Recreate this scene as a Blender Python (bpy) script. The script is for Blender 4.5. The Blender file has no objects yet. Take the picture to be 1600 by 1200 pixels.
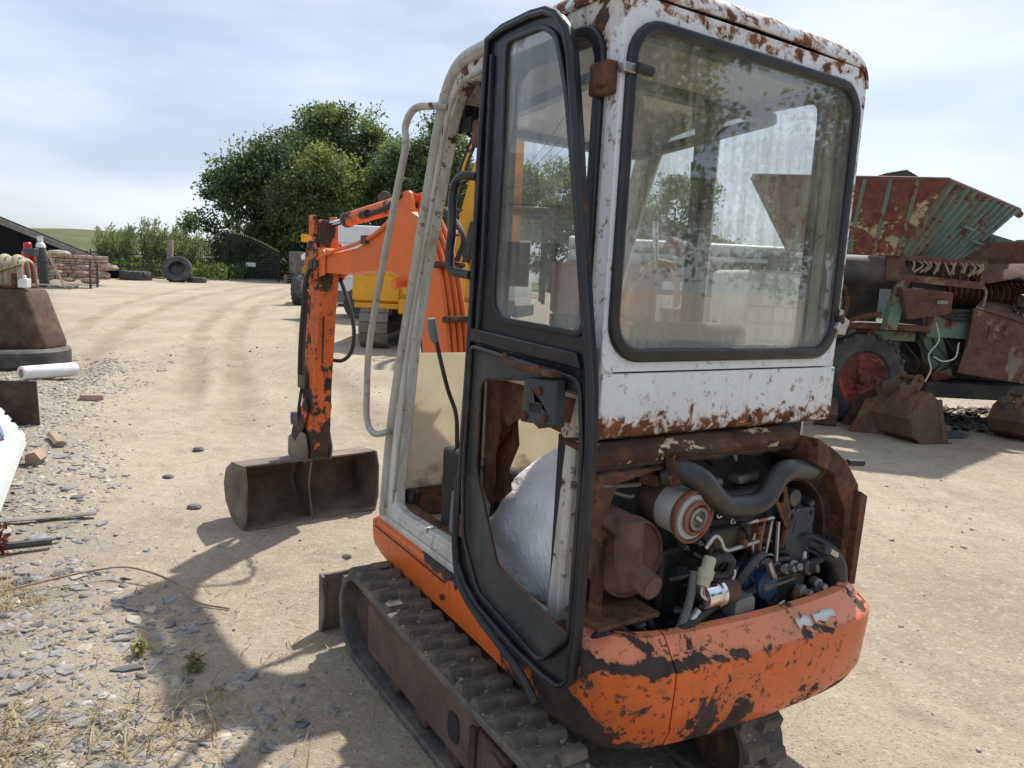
import bpy, bmesh, math, random
import numpy as np
from mathutils import Vector, Matrix
from mathutils.geometry import tessellate_polygon
random.seed(7); RNG = np.random.default_rng(11)
R = math.radians
SC = bpy.context.scene
COL = SC.collection

# ------------------------------------------------------------------ camera
cam_d = bpy.data.cameras.new('camera'); cam = bpy.data.objects.new('camera', cam_d); COL.objects.link(cam)
p_, r_ = R(8.0), R(3.0)
fw = Vector((0, math.cos(p_), -math.sin(p_))); up0 = Vector((0, math.sin(p_), math.cos(p_))); rt0 = Vector((1, 0, 0))
rt = rt0*math.cos(r_) + up0*math.sin(r_); up = up0*math.cos(r_) - rt0*math.sin(r_)
m3 = Matrix((rt, up, -fw)).transposed()
cam.matrix_world = Matrix.Translation((0, 0, 1.55)) @ m3.to_4x4()
cam_d.sensor_width = 36; cam_d.lens = 36*1158/1600; cam_d.clip_start = .05; cam_d.clip_end = 3000
SC.camera = cam

# ------------------------------------------------------------------ sky, sun, exposure
SUN = Vector((.289, .676, 1.0)).normalized()
sun_el = math.asin(SUN.z); sun_az = math.atan2(SUN.x, SUN.y)
W = bpy.data.worlds.new('World'); SC.world = W; W.use_nodes = True
nt = W.node_tree; nt.nodes.clear()
o_ = nt.nodes.new('ShaderNodeOutputWorld'); bg = nt.nodes.new('ShaderNodeBackground')
sky = nt.nodes.new('ShaderNodeTexSky'); sky.sky_type = 'NISHITA'; sky.sun_disc = False
sky.sun_elevation = sun_el; sky.sun_rotation = sun_az; sky.dust_density = 1.6; sky.air_density = 1.0; sky.ozone_density = 1.3
tc = nt.nodes.new('ShaderNodeTexCoord')
mp = nt.nodes.new('ShaderNodeMapping'); mp.inputs['Scale'].default_value = (1.0, 1.0, 3.4); mp.inputs['Location'].default_value = (2.3, .4, .25)
nz = nt.nodes.new('ShaderNodeTexNoise'); nz.inputs['Scale'].default_value = 1.7; nz.inputs['Detail'].default_value = 5; nz.inputs['Roughness'].default_value = .5
rp = nt.nodes.new('ShaderNodeValToRGB'); rp.color_ramp.elements[0].position = .33; rp.color_ramp.elements[1].position = .68
nz2 = nt.nodes.new('ShaderNodeTexNoise'); nz2.inputs['Scale'].default_value = 2.6; nz2.inputs['Detail'].default_value = 4
rp2 = nt.nodes.new('ShaderNodeValToRGB'); rp2.color_ramp.elements[0].color = (3.3, 3.9, 4.9, 1); rp2.color_ramp.elements[1].color = (5.3, 5.8, 6.6, 1)
rp2.color_ramp.elements[0].position = .38; rp2.color_ramp.elements[1].position = .66
mx = nt.nodes.new('ShaderNodeMix'); mx.data_type = 'RGBA'
mul = nt.nodes.new('ShaderNodeMath'); mul.operation = 'MULTIPLY_ADD'; mul.inputs[1].default_value = .4; mul.inputs[2].default_value = .52
L = nt.links.new
L(tc.outputs['Generated'], mp.inputs['Vector']); L(mp.outputs[0], nz.inputs['Vector']); L(mp.outputs[0], nz2.inputs['Vector'])
L(nz.outputs['Fac'], rp.inputs['Fac']); L(nz2.outputs['Fac'], rp2.inputs['Fac']); L(rp.outputs['Color'], mul.inputs[0]); L(mul.outputs[0], mx.inputs[0])
L(sky.outputs[0], mx.inputs[6]); L(rp2.outputs['Color'], mx.inputs[7]); L(mx.outputs[2], bg.inputs['Color']); bg.inputs['Strength'].default_value = .1
L(bg.outputs[0], o_.inputs[0])
sd = bpy.data.lights.new('sun', 'SUN'); sd.energy = 3.6; sd.angle = R(1.2); sd.color = (1, .95, .87)
sun = bpy.data.objects.new('sun', sd); COL.objects.link(sun); sun.rotation_euler = SUN.to_track_quat('Z', 'Y').to_euler(); sun.location = (8, 18, 28)
vs = SC.view_settings; vs.view_transform = 'Standard'; vs.look = 'None'; vs.exposure = .80; vs.gamma = 1; vs.use_curve_mapping = False

# ------------------------------------------------------------------ mesh helpers
def catmull(pts, k=6, closed=False):
    P = [Vector(p) for p in pts]; n = len(P); out = []
    for i in range(n if closed else n-1):
        a = P[(i-1) % n] if (closed or i > 0) else P[0]*2-P[1]
        b = P[i]; c = P[(i+1) % n]; d = P[(i+2) % n] if (closed or i+2 < n) else c*2-b
        for j in range(k):
            t = j/k
            out.append(.5*((2*b)+(c-a)*t+(2*a-5*b+4*c-d)*t*t+(-a+3*b-3*c+d)*t**3))
    if not closed: out.append(P[-1])
    return out
def rrect(x0, y0, x1, y1, r, n=5):
    out = []
    for cx, cy, a0 in ((x1-r, y1-r, 0), (x0+r, y1-r, 90), (x0+r, y0+r, 180), (x1-r, y0+r, 270)):
        for i in range(n+1):
            a = R(a0+90*i/n); out.append((cx+r*math.cos(a), cy+r*math.sin(a)))
    return out
def pround(pts, r, n=4):
    out = []; m = len(pts)
    for i in range(m):
        a = Vector(pts[i-1]); b = Vector(pts[i]); c = Vector(pts[(i+1) % m])
        rr = r[i] if isinstance(r, (list, tuple)) else r
        u = (a-b); v = (c-b); q = min(rr, u.length*.48, v.length*.48)
        p0 = b+u.normalized()*q; p1 = b+v.normalized()*q
        for j in range(n+1):
            t = j/n; out.append(tuple((1-t)**2*p0+2*t*(1-t)*b+t*t*p1))
    return out
def inset(pts, d):
    m = len(pts); out = []
    A = sum(pts[i][0]*pts[(i+1) % m][1]-pts[(i+1) % m][0]*pts[i][1] for i in range(m))
    s = 1 if A > 0 else -1
    for i in range(m):
        a = Vector(pts[i-1]); b = Vector(pts[i]); c = Vector(pts[(i+1) % m])
        e0 = (b-a); e1 = (c-b)
        if e0.length < 1e-7: e0 = e1
        if e1.length < 1e-7: e1 = e0
        e0 = e0.normalized(); e1 = e1.normalized()
        n0 = Vector((-e0.y, e0.x))*s; n1 = Vector((-e1.y, e1.x))*s
        k = (n0+n1); k = k/max(.5, k.length_squared/2) if k.length > 1e-6 else n0
        out.append(tuple(b+k*d))
    return out
AX = {'x': lambda a, b, d: (d, a, b), 'y': lambda a, b, d: (a, d, b), 'z': lambda a, b, d: (a, b, d)}
class MB:
    def __init__(s): s.v = []; s.f = []
    def add(s, vs, fs):
        o = len(s.v); s.v += [tuple(v) for v in vs]; s.f += [tuple(i+o for i in f) for f in fs]; return s
    def box(s, c, sz, rz=0, rx=0, ry=0):
        M = Matrix.Rotation(R(rz), 3, 'Z') @ Matrix.Rotation(R(ry), 3, 'Y') @ Matrix.Rotation(R(rx), 3, 'X')
        h = [q/2 for q in sz]; c = Vector(c)
        vs = [c+M @ Vector((x*h[0], y*h[1], z*h[2])) for z in (-1, 1) for y in (-1, 1) for x in (-1, 1)]
        return s.add(vs, [(0, 2, 3, 1), (4, 5, 7, 6), (0, 1, 5, 4), (2, 6, 7, 3), (0, 4, 6, 2), (1, 3, 7, 5)])
    def bb(s, x0, x1, y0, y1, z0, z1): return s.box(((x0+x1)/2, (y0+y1)/2, (z0+z1)/2), (x1-x0, y1-y0, z1-z0))
    def hexa(s, P): return s.add(P, [(0, 3, 2, 1), (4, 5, 6, 7), (0, 1, 5, 4), (1, 2, 6, 5), (2, 3, 7, 6), (3, 0, 4, 7)])
    def prism(s, poly, d0, d1, ax='z'):
        m = len(poly); F = AX[ax]
        return s.add([F(a, b, d0) for a, b in poly]+[F(a, b, d1) for a, b in poly],
                     [tuple(range(m))[::-1], tuple(range(m, 2*m))]+[(i, (i+1) % m, m+(i+1) % m, m+i) for i in range(m)])
    def plate(s, outer, holes, d0, d1, ax='z'):
        F = AX[ax]; loops = [outer]+list(holes)
        flat = [p for l in loops for p in l]; N = len(flat)
        tris = tessellate_polygon([[Vector((a, b, 0)) for a, b in l] for l in loops])
        vs = [F(a, b, d0) for a, b in flat]+[F(a, b, d1) for a, b in flat]
        fs = [tuple(t)[::-1] for t in tris]+[tuple(i+N for i in t) for t in tris]; o = 0
        for l in loops:
            m = len(l)
            fs += [(o+i, o+(i+1) % m, N+o+(i+1) % m, N+o+i) for i in range(m)]; o += m
        return s.add(vs, fs)
    def ring(s, A, B, d0, d1, ax='z'):
        m = len(A); F = AX[ax]
        vs = [F(a, b, d) for d in (d0, d1) for l in (A, B) for a, b in l]; fs = []
        for i in range(m):
            j = (i+1) % m
            fs += [(i, m+i, m+j, j), (2*m+i, 2*m+j, 3*m+j, 3*m+i), (i, j, 2*m+j, 2*m+i), (m+i, 3*m+i, 3*m+j, m+j)]
        return s.add(vs, fs)
    def tube(s, pts, r, n=10, k=0, closed=False, caps=True, flat=1.0):
        P = catmull(pts, k, closed) if k else [Vector(p) for p in pts]
        m = len(P); rr = r if isinstance(r, (list, tuple)) else [r]*m
        if len(rr) != m: rr = [rr[min(len(rr)-1, int(i/(m-1)*(len(rr)-1)+.5))] for i in range(m)]
        T = []
        for i in range(m):
            a = P[i-1] if (i > 0 or closed) else P[0]; b = P[(i+1) % m] if (i < m-1 or closed) else P[-1]
            t = (b-a); T.append(t.normalized() if t.length > 1e-9 else Vector((0, 0, 1)))
        u = T[0].orthogonal().normalized() if abs(T[0].z) > .95 else Vector((0, 0, 1)).cross(T[0]).normalized()
        vs = []
        for i in range(m):
            u = (u-T[i]*u.dot(T[i])); u = u.normalized() if u.length > 1e-6 else T[i].orthogonal().normalized()
            w = T[i].cross(u)
            for j in range(n):
                a = 2*math.pi*j/n; vs.append(P[i]+u*(rr[i]*math.cos(a))+w*(rr[i]*flat*math.sin(a)))
        fs = []
        for i in range(m if closed else m-1):
            q = (i+1) % m
            fs += [(i*n+j, i*n+(j+1) % n, q*n+(j+1) % n, q*n+j) for j in range(n)]
        if caps and not closed: fs += [tuple(range(n))[::-1], tuple((m-1)*n+j for j in range(n))]
        return s.add(vs, fs)
    def lathe(s, prof, o, ax=(0, 0, 1), n=24):
        ax = Vector(ax).normalized(); u = ax.orthogonal().normalized(); w = ax.cross(u); o = Vector(o); vs = []; fs = []
        for r, h in prof:
            for j in range(n):
                a = 2*math.pi*j/n; vs.append(o+ax*h+u*(r*math.cos(a))+w*(r*math.sin(a)))
        for i in range(len(prof)-1):
            fs += [(i*n+j, i*n+(j+1) % n, (i+1)*n+(j+1) % n, (i+1)*n+j) for j in range(n)]
        if prof[0][0] > 1e-6: fs.append(tuple(range(n))[::-1])
        if prof[-1][0] > 1e-6: fs.append(tuple((len(prof)-1)*n+j for j in range(n)))
        return s.add(vs, fs)
    def grid(s, fn, nu, nv, closeu=False):
        vs = [fn(i/(nu if closeu else nu-1), j/(nv-1)) for i in range(nu) for j in range(nv)]
        fs = [(i*nv+j, ((i+1) % nu)*nv+j, ((i+1) % nu)*nv+j+1, i*nv+j+1) for i in range(nu if closeu else nu-1) for j in range(nv-1)]
        return s.add(vs, fs)
    def build(s, name, mat, parent=None, bev=0, smooth=35, solid=0, segs=2, **props):
        me = bpy.data.meshes.new(name); me.from_pydata(s.v, [], s.f)
        bm = bmesh.new(); bm.from_mesh(me); bmesh.ops.remove_doubles(bm, verts=bm.verts, dist=1e-6)
        bmesh.ops.recalc_face_normals(bm, faces=bm.faces); bm.to_mesh(me); bm.free()
        if smooth:
            me.shade_smooth(); me.set_sharp_from_angle(angle=R(smooth))
        ob = bpy.data.objects.new(name, me); COL.objects.link(ob)
        me.materials.append(mat)
        if parent: ob.parent = parent
        if solid:
            q = ob.modifiers.new('s', 'SOLIDIFY'); q.thickness = solid; q.offset = 0
        if bev:
            q = ob.modifiers.new('b', 'BEVEL'); q.width = bev; q.segments = segs; q.limit_method = 'ANGLE'; q.angle_limit = R(38); q.harden_normals = False
        for k, v in props.items(): ob[k] = v
        return ob
def npmesh(name, V, F, mat, parent=None, smooth=False, **props):
    """V (n,3) float array, F (m,k) int array"""
    me = bpy.data.meshes.new(name); n, m, k = len(V), len(F), F.shape[1]
    me.vertices.add(n); me.vertices.foreach_set('co', np.ascontiguousarray(V, dtype=np.float32).ravel())
    me.loops.add(m*k); me.loops.foreach_set('vertex_index', np.ascontiguousarray(F, dtype=np.int32).ravel())
    me.polygons.add(m); me.polygons.foreach_set('loop_start', np.arange(0, m*k, k, dtype=np.int32))
    if smooth: me.polygons.foreach_set('use_smooth', np.ones(m, dtype=bool))
    me.update(calc_edges=True); me.validate()
    ob = bpy.data.objects.new(name, me); COL.objects.link(ob); me.materials.append(mat)
    if parent: ob.parent = parent
    for q, v in props.items(): ob[q] = v
    return ob
def thing(name, label, cat, loc=(0, 0, 0), rz=0, group=None, rx=0, ry=0):
    e = bpy.data.objects.new(name, None); COL.objects.link(e); e.empty_display_size = .2
    e.location = loc; e.rotation_euler = (R(rx), R(ry), R(rz)); e['label'] = label; e['category'] = cat
    if group: e['group'] = group
    return e
def tag(o, label, cat, group=None):
    o['label'] = label; o['category'] = cat
    if group: o['group'] = group
    return o
def copy_tree(o, parent=None):
    c = o.copy(); COL.objects.link(c); c.parent = parent
    for ch in list(o.children): copy_tree(ch, c)
    return c
# ------------------------------------------------------------------ materials
class NT:
    def __init__(s, name):
        s.m = bpy.data.materials.new(name); s.m.use_nodes = True; s.t = s.m.node_tree
        s.b = s.t.nodes['Principled BSDF']; s.out = s.t.nodes['Material Output']
        s.co = s.t.nodes.new('ShaderNodeTexCoord').outputs['Object']
    def set(s, sock, v):
        if isinstance(v, bpy.types.NodeSocket): s.t.links.new(v, sock)
        elif isinstance(v, (tuple, list)) and len(v) == 3 and sock.type == 'RGBA': sock.default_value = (*v, 1)
        else: sock.default_value = v
    def mapping(s, scale=(1, 1, 1), loc=(0, 0, 0), rot=(0, 0, 0)):
        n = s.t.nodes.new('ShaderNodeMapping'); s.t.links.new(s.co, n.inputs[0])
        n.inputs['Scale'].default_value = scale; n.inputs['Location'].default_value = loc; n.inputs['Rotation'].default_value = rot
        return n.outputs[0]
    def noise(s, scale, detail=4, rough=.55, vec=None, dist=0, col=False):
        n = s.t.nodes.new('ShaderNodeTexNoise'); s.t.links.new(vec or s.co, n.inputs['Vector'])
        n.inputs['Scale'].default_value = scale; n.inputs['Detail'].default_value = detail; n.inputs['Roughness'].default_value = rough; n.inputs['Distortion'].default_value = dist
        return n.outputs['Color' if col else 'Fac']
    def vor(s, scale, feature='F1', vec=None, out='Distance', rnd=1):
        n = s.t.nodes.new('ShaderNodeTexVoronoi'); n.feature = feature; s.t.links.new(vec or s.co, n.inputs['Vector']); n.inputs['Scale'].default_value = scale; n.inputs['Randomness'].default_value = rnd
        return n.outputs[out]
    def ramp(s, fac, stops, const=False):
        n = s.t.nodes.new('ShaderNodeValToRGB'); s.t.links.new(fac, n.inputs[0]); e = n.color_ramp.elements
        if const: n.color_ramp.interpolation = 'CONSTANT'
        while len(e) < len(stops): e.new(.5)
        for q, (p, c) in zip(e, stops):
            q.position = p; q.color = (*c, 1) if isinstance(c, (tuple, list)) else (c, c, c, 1)
        return n.outputs['Color']
    def mapr(s, v, a, b, c=0, d=1):
        n = s.t.nodes.new('ShaderNodeMapRange'); n.clamp = True; s.t.links.new(v, n.inputs[0])
        for i, q in zip((1, 2, 3, 4), (a, b, c, d)): n.inputs[i].default_value = q
        return n.outputs[0]
    def mix(s, f, a, b, mode='MIX'):
        n = s.t.nodes.new('ShaderNodeMix'); n.data_type = 'RGBA'; n.blend_type = mode
        s.set(n.inputs[0], f); s.set(n.inputs[6], a); s.set(n.inputs[7], b); return n.outputs[2]
    def math(s, op, a, b=0.0):
        n = s.t.nodes.new('ShaderNodeMath'); n.operation = op; s.set(n.inputs[0], a); s.set(n.inputs[1], b); return n.outputs[0]
    def axis(s, i):
        n = s.t.nodes.new('ShaderNodeSeparateXYZ'); s.t.links.new(s.co, n.inputs[0]); return n.outputs[i]
    def bump(s, h, strength=.3, dist=.01):
        n = s.t.nodes.new('ShaderNodeBump'); s.t.links.new(h, n.inputs['Height']); n.inputs['Strength'].default_value = strength; n.inputs['Distance'].default_value = dist
        s.t.links.new(n.outputs[0], s.b.inputs['Normal']); return n
    def fin(s, color=None, rough=None, metal=None, spec=None, **kw):
        if color is not None: s.set(s.b.inputs['Base Color'], color)
        if rough is not None: s.set(s.b.inputs['Roughness'], rough)
        if metal is not None: s.set(s.b.inputs['Metallic'], metal)
        if spec is not None: s.b.inputs['Specular IOR Level'].default_value = spec
        return s.m
RUST = [(.25, (.020, .011, .008)), (.48, (.065, .026, .014)), (.62, (.13, .048, .020)), (.8, (.22, .095, .04))]
def rustcol(n, scale=14, seed=0, stops=RUST):
    return n.ramp(n.noise(scale, 6, .65, n.mapping(loc=(seed, seed*.7, 3+seed))), stops)
def weathered(name, base, var=.25, chip=.42, cscale=6, stops=RUST, rough=.5, seed=0, bias=(), scratch=0, sky_sheen=None, dirt=.25, fleck=.5, bumpk=.25, under=None, streak=0, halo=.35, dirtcol=(.20, .155, .105), spec=.4, metal=0):
    """paint with flaked patches that show rust / primer; chip = amount 0..1 flaked; bias = (axis, from, to, gain) adds flaking along an axis"""
    n = NT(name); mp = n.mapping(loc=(seed*1.7, seed, seed*.3))
    b2 = tuple(min(1, c*(1+var)) for c in base); b1 = tuple(c*(1-var) for c in base)
    pc = n.ramp(n.noise(2.3, 5, .6, mp), [(.3, b1), (.7, b2)])
    pc = n.mix(n.mapr(n.noise(55, 3, .6, mp), .58, .72, 0, .25), pc, tuple(c*.55 for c in base))
    if streak:
        sv = n.mapping(scale=(26, 26, 1.6), loc=(seed, 0, 0)); pc = n.mix(n.mapr(n.noise(1.0, 4, .6, sv), .5, .75, 0, streak), pc, (.16, .085, .04))
    if sky_sheen: pc = n.mix(n.mapr(n.axis(sky_sheen[0]), sky_sheen[1], sky_sheen[2], 0, sky_sheen[4]), pc, sky_sheen[3])   # sky glare on upward faces, painted into the colour
    m = n.noise(cscale, 8, .62, mp, dist=.4)
    for ax, a, b, g in bias: m = n.math('ADD', m, n.mapr(n.axis(ax), a, b, 0, g))
    mask = n.mapr(m, 1-chip-.012, 1-chip+.012)
    f = n.noise(38, 4, .6, mp); fl = n.mapr(f, .74-.16*fleck, .76-.16*fleck)
    if fleck > 0: mask = n.math('MAXIMUM', mask, n.math('MULTIPLY', fl, n.mapr(m, 1-chip-.22, 1-chip-.02)))
    if scratch:
        sc = n.noise(1, 5, .6, n.mapping(scale=(5, 5, 90), loc=(seed, 2, 0), rot=(.12, -.1, 0))); mask = n.math('MAXIMUM', mask, n.math('MULTIPLY', n.mapr(sc, .66, .70, 0, scratch), n.mapr(n.noise(3, 3, .5, mp), .45, .6)))
        s2 = n.noise(1, 4, .6, n.mapping(scale=(70, 70, 9), loc=(seed, 5, 0), rot=(.5, .5, 0))); mask = n.math('MAXIMUM', mask, n.math('MULTIPLY', n.mapr(s2, .69, .72, 0, scratch), n.mapr(n.noise(3, 3, .5, mp), .5, .62)))
    rc = rustcol(n, 13, seed, stops)
    hl = n.mapr(m, 1-chip-.09, 1-chip); pc = n.mix(n.math('MULTIPLY', hl, halo), pc, (.30, .12, .035) if under is None else under)
    c = n.mix(mask, pc, rc)
    d = n.mapr(n.noise(4.5, 6, .65, n.mapping(loc=(9+seed, 1, 2))), .48, .72, 0, dirt); c = n.mix(d, c, dirtcol)
    h = n.math('ADD', n.math('MULTIPLY', mask, -.6), n.math('MULTIPLY', n.noise(90, 3, .6), .25)); n.bump(h, bumpk, .004)
    return n.fin(c, n.mix(mask, (rough,)*3, (.85,)*3), metal, spec)
def plain(name, col, rough=.5, metal=0, var=.15, scale=12, bumpk=.12, spec=.5, dirt=0, dirtcol=(.22, .17, .115), bscale=70):
    n = NT(name)
    c = n.ramp(n.noise(scale, 5, .6), [(.3, tuple(q*(1-var) for q in col)), (.7, tuple(min(1, q*(1+var)) for q in col))])
    if dirt: c = n.mix(n.mapr(n.noise(scale*.6, 6, .65, n.mapping(loc=(5, 2, 8))), .42, .68, 0, dirt), c, dirtcol)
    if bumpk: n.bump(n.noise(bscale, 3, .6), bumpk, .004)
    return n.fin(c, rough, metal, spec)
def glass(name, tint=(.93, .95, .95), dust=.3, dcol=(.55, .52, .44), streak=True, gl=1.0, edge=None, cap=.8):
    n = NT(name); t = n.t; t.nodes.remove(n.b)
    tr = t.nodes.new('ShaderNodeBsdfTransparent'); tr.inputs[0].default_value = (*tint, 1)
    g = t.nodes.new('ShaderNodeBsdfGlossy'); g.inputs['Roughness'].default_value = .02; g.inputs[0].default_value = (1, 1, 1, 1)
    lw = t.nodes.new('ShaderNodeLayerWeight'); lw.inputs[0].default_value = .5; frs = n.math('ADD', n.math('MULTIPLY', n.math('POWER', lw.outputs['Facing'], 5.0), .9), .045)
    m1 = t.nodes.new('ShaderNodeMixShader'); L = t.links.new
    L(n.math('MULTIPLY', frs, gl), m1.inputs[0]); L(tr.outputs[0], m1.inputs[1]); L(g.outputs[0], m1.inputs[2])
    df = t.nodes.new('ShaderNodeBsdfDiffuse'); df.inputs[0].default_value = (*dcol, 1)
    tl = t.nodes.new('ShaderNodeBsdfTranslucent'); tl.inputs[0].default_value = (*dcol, 1); md = t.nodes.new('ShaderNodeMixShader'); L(df.outputs[0], md.inputs[1]); L(tl.outputs[0], md.inputs[2]); md.inputs[0].default_value = .5
    d = n.mapr(n.noise(5, 7, .7), .35, .75, .25, 1)
    if streak: d = n.math('MULTIPLY', d, n.mapr(n.noise(1, 6, .7, n.mapping(scale=(34, 34, 2.2))), .38, .66, .1, 1.9))
    d = n.math('ADD', d, n.mapr(n.noise(120, 2, .5), .62, .7, 0, .35))
    if edge is not None:   # dusty band towards an edge: (axis, from, to, gain)
        for ax, a, b, q in edge: d = n.math('ADD', d, n.mapr(n.axis(ax), a, b, 0, q))
    d = n.math('MINIMUM', n.math('MULTIPLY', d, dust), cap)
    m2 = t.nodes.new('ShaderNodeMixShader'); L(d, m2.inputs[0]); L(m1.outputs[0], m2.inputs[1]); L(md.outputs[0], m2.inputs[2]); L(m2.outputs[0], n.out.inputs[0])
    return n.m
MT = {}
DARKCHIP = [(.2, (.018, .013, .012)), (.5, (.045, .029, .024)), (.7, (.080, .046, .033)), (.9, (.13, .062, .035))]
MT['orange'] = weathered('orange_paint', (.70, .135, .018), .12, .335, 4.5, DARKCHIP, .42, 3, dirt=.2, fleck=.8, spec=.45, bias=((2, .47, .51, .12), (2, .37, .32, .10)), scratch=.4)
MT['orange_cw'] = weathered('orange_counterweight', (.66, .125, .024), .16, .385, 5.2, DARKCHIP, .30, 1.3, dirt=.2, fleck=1.0, streak=.25, bias=((2, .545, .562, .12), (2, .572, .592, -.10), (0, .16, -.06, .15), (2, .40, .33, .10)), scratch=.5, sky_sheen=(2, .560, .566, (.74, .27, .14), .7))  # chamfer coloured paler and pinker to imitate sky glare on it
MT['orange_boom'] = weathered('orange_boom', (.72, .150, .030), .12, .30, 5, DARKCHIP, .45, 6, dirt=.15, fleck=.5)
MT['orange_arm'] = weathered('orange_arm', (.66, .13, .025), .14, .44, 5.5, DARKCHIP, .45, 8.2, bias=((2, 1.1, .4, .22),), dirt=.15, fleck=.9)
MT['white'] = weathered('white_cab_paint', (.70, .72, .74), .05, .30, 20, [(.25, (.05, .02, .010)), (.48, (.13, .045, .016)), (.62, (.24, .085, .025)), (.8, (.36, .15, .05))], .4, 2, bias=((2, 1.235, 1.14, .24), (2, 2.19, 2.24, .15), (2, 2.285, 2.25, .0), (0, .98, 1.0, .13), (0, .02, .0, .04)), dirt=.12, fleck=1, streak=.12, halo=.8)
MT['white_side'] = weathered('white_side_paint', (.58, .56, .50), .10, .315, 9, RUST, .45, 5, bias=((2, 1.75, 2.15, .13),), dirt=.35, fleck=.8, streak=.6)
MT['silver'] = weathered('silver_pillar_paint', (.42, .41, .37), .12, .31, 10, RUST, .38, 4, dirt=.4, fleck=1, streak=.5, metal=.25)
MT['black'] = weathered('black_door_paint', (.012, .0145, .019), .2, .35, 10, RUST, .30, 9, dirt=.22, fleck=.8, under=(.03, .02, .015))
MT['black_low'] = weathered('dark_door_panel', (.036, .042, .046), .25, .33, 9, DARKCHIP, .5, 4, dirt=.35, fleck=.3, under=(.04, .035, .03))
MT['rust'] = weathered('rusty_steel', (.075, .032, .02), .4, .5, 6, RUST, .85, 1, dirt=.3, fleck=.5, bumpk=.5)
MT['rust_pale'] = weathered('rust_with_cream_paint', (.62, .5, .33), .2, .60, 9, RUST, .8, 3.3, dirt=.25, fleck=.6, bumpk=.5)
MT['rust_ragged'] = weathered('ragged_rust', (.55, .50, .42), .2, .60, 5, [(.25, (.03, .015, .01)), (.5, (.10, .036, .016)), (.7, (.22, .085, .03)), (.85, (.36, .17, .07))], .85, 7, dirt=.1, bumpk=.7)
MT['darkrust'] = plain('dark_rust', (.045, .024, .018), .85, 0, .45, 9, .5, dirt=.3)
MT['bucket'] = plain('dirty_bucket_steel', (.105, .080, .062), .65, .1, .45, 5, .4, dirt=.8, dirtcol=(.26, .21, .15))
MT['rubber'] = plain('rubber', (.022, .022, .023), .62, 0, .3, 10, .25)
MT['rubber_dusty'] = plain('dusty_rubber', (.055, .053, .05), .8, 0, .3, 6, .4, dirt=.75, dirtcol=(.19, .155, .115))
MT['track'] = plain('track_rubber', (.075, .068, .060), .78, 0, .5, 9, .8, dirt=.85, dirtcol=(.22, .175, .125), bscale=45)
MT['trackframe'] = plain('mud_caked_frame', (.095, .057, .042), .9, 0, .4, 7, .8, dirt=.8, dirtcol=(.16, .11, .078), bscale=35)
MT['hose'] = plain('black_hose', (.017, .019, .022), .42, 0, .3, 8, .15, dirt=.25)
MT['seal'] = plain('window_rubber_seal', (.008, .0095, .012), .35, 0, .3, 20, .2, dirt=.06)
MT['steel'] = plain('bare_steel', (.45, .45, .45), .35, .9, .2, 20, .15, dirt=.2)
MT['chrome'] = plain('chrome_rod', (.75, .76, .78), .14, 1, .05, 20, 0)
MT['castmetal'] = plain('oily_cast_metal', (.06, .058, .055), .5, .5, .5, 14, .5, dirt=.35)
MT['alu'] = plain('grimy_aluminium', (.22, .22, .21), .5, .6, .45, 16, .4, dirt=.4)
MT['blue'] = plain('engine_blue', (.020, .065, .15), .5, 0, .4, 10, .35, dirt=.4, dirtcol=(.05, .045, .04))
MT['bluedark'] = plain('oily_blue_steel', (.020, .032, .05), .5, .2, .4, 10, .3, dirt=.3, dirtcol=(.07, .055, .04))
MT['muffler'] = plain('rusted_muffler', (.125, .064, .046), .9, 0, .35, 22, .6, bscale=120)
MT['filter'] = weathered('cream_filter_can', (.42, .42, .37), .1, .36, 6, RUST, .4, 12, dirt=.3, fleck=.6)
MT['filterband'] = plain('brown_filter_band', (.085, .047, .032), .75, 0, .35, 18, .4)
MT['orange_rim'] = plain('orange_rim', (.27, .085, .045), .6, 0, .3, 25, .2, dirt=.3)
MT['grey'] = plain('grey_plastic', (.14, .15, .15), .5, 0, .2, 9, .1, dirt=.3)
MT['black_plastic'] = plain('black_plastic', (.012, .012, .013), .45, 0, .3, 9, .1, dirt=.2)
MT['connector'] = plain('cream_connector', (.42, .40, .27), .5, 0, .1, 20, .05)
MT['wire_white'] = plain('pale_wire', (.55, .52, .46), .5, 0, .1, 20, 0)
MT['wire_red'] = plain('pink_wire', (.45, .2, .18), .5, 0, .1, 20, 0)
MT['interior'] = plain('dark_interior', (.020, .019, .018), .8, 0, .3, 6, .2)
MT['seat'] = plain('worn_black_seat', (.028, .028, .028), .7, 0, .3, 9, .4, dirt=.2)
MT['lining'] = plain('stained_roof_lining', (.50, .46, .33), .85, 0, .25, 4, .3, dirt=.6, dirtcol=(.24, .18, .07))
MT['floor'] = plain('dusty_cab_floor', (.27, .235, .18), .85, 0, .25, 7, .4, dirt=.5, dirtcol=(.14, .105, .07))
MT['yellowlabel'] = plain('yellow_label', (.65, .55, .12), .5, 0, .1, 20, 0)
MT['whitesheet'] = None
n = NT('white_plastic_sheet'); n.bump(n.math('ADD', n.math('MULTIPLY', n.vor(9, 'DISTANCE_TO_EDGE', n.noise(2.2, 3, .6, dist=1.0, col=True)), 1.2), n.math('ADD', n.noise(14, 6, .65, dist=1.2), n.math('MULTIPLY', n.noise(60, 3, .6), .15))), .45, .02)
c = n.ramp(n.noise(9, 6, .65), [(.3, (.78, .79, .80)), (.7, (.86, .86, .86))]); c = n.mix(n.mapr(n.noise(3, 6, .7, n.mapping(loc=(3, 3, 1))), .6, .75, 0, .35), c, (.45, .46, .48)); MT['whitesheet'] = n.fin(c, .45, 0, .4)
MT['rearglass'] = glass('dirty_rear_window', (.92, .94, .92), .27, (.60, .60, .545), True, 2.3, [(2, 1.5, 1.36, .8), (0, .22, .05, .6), (0, .85, .95, .25)])
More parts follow.
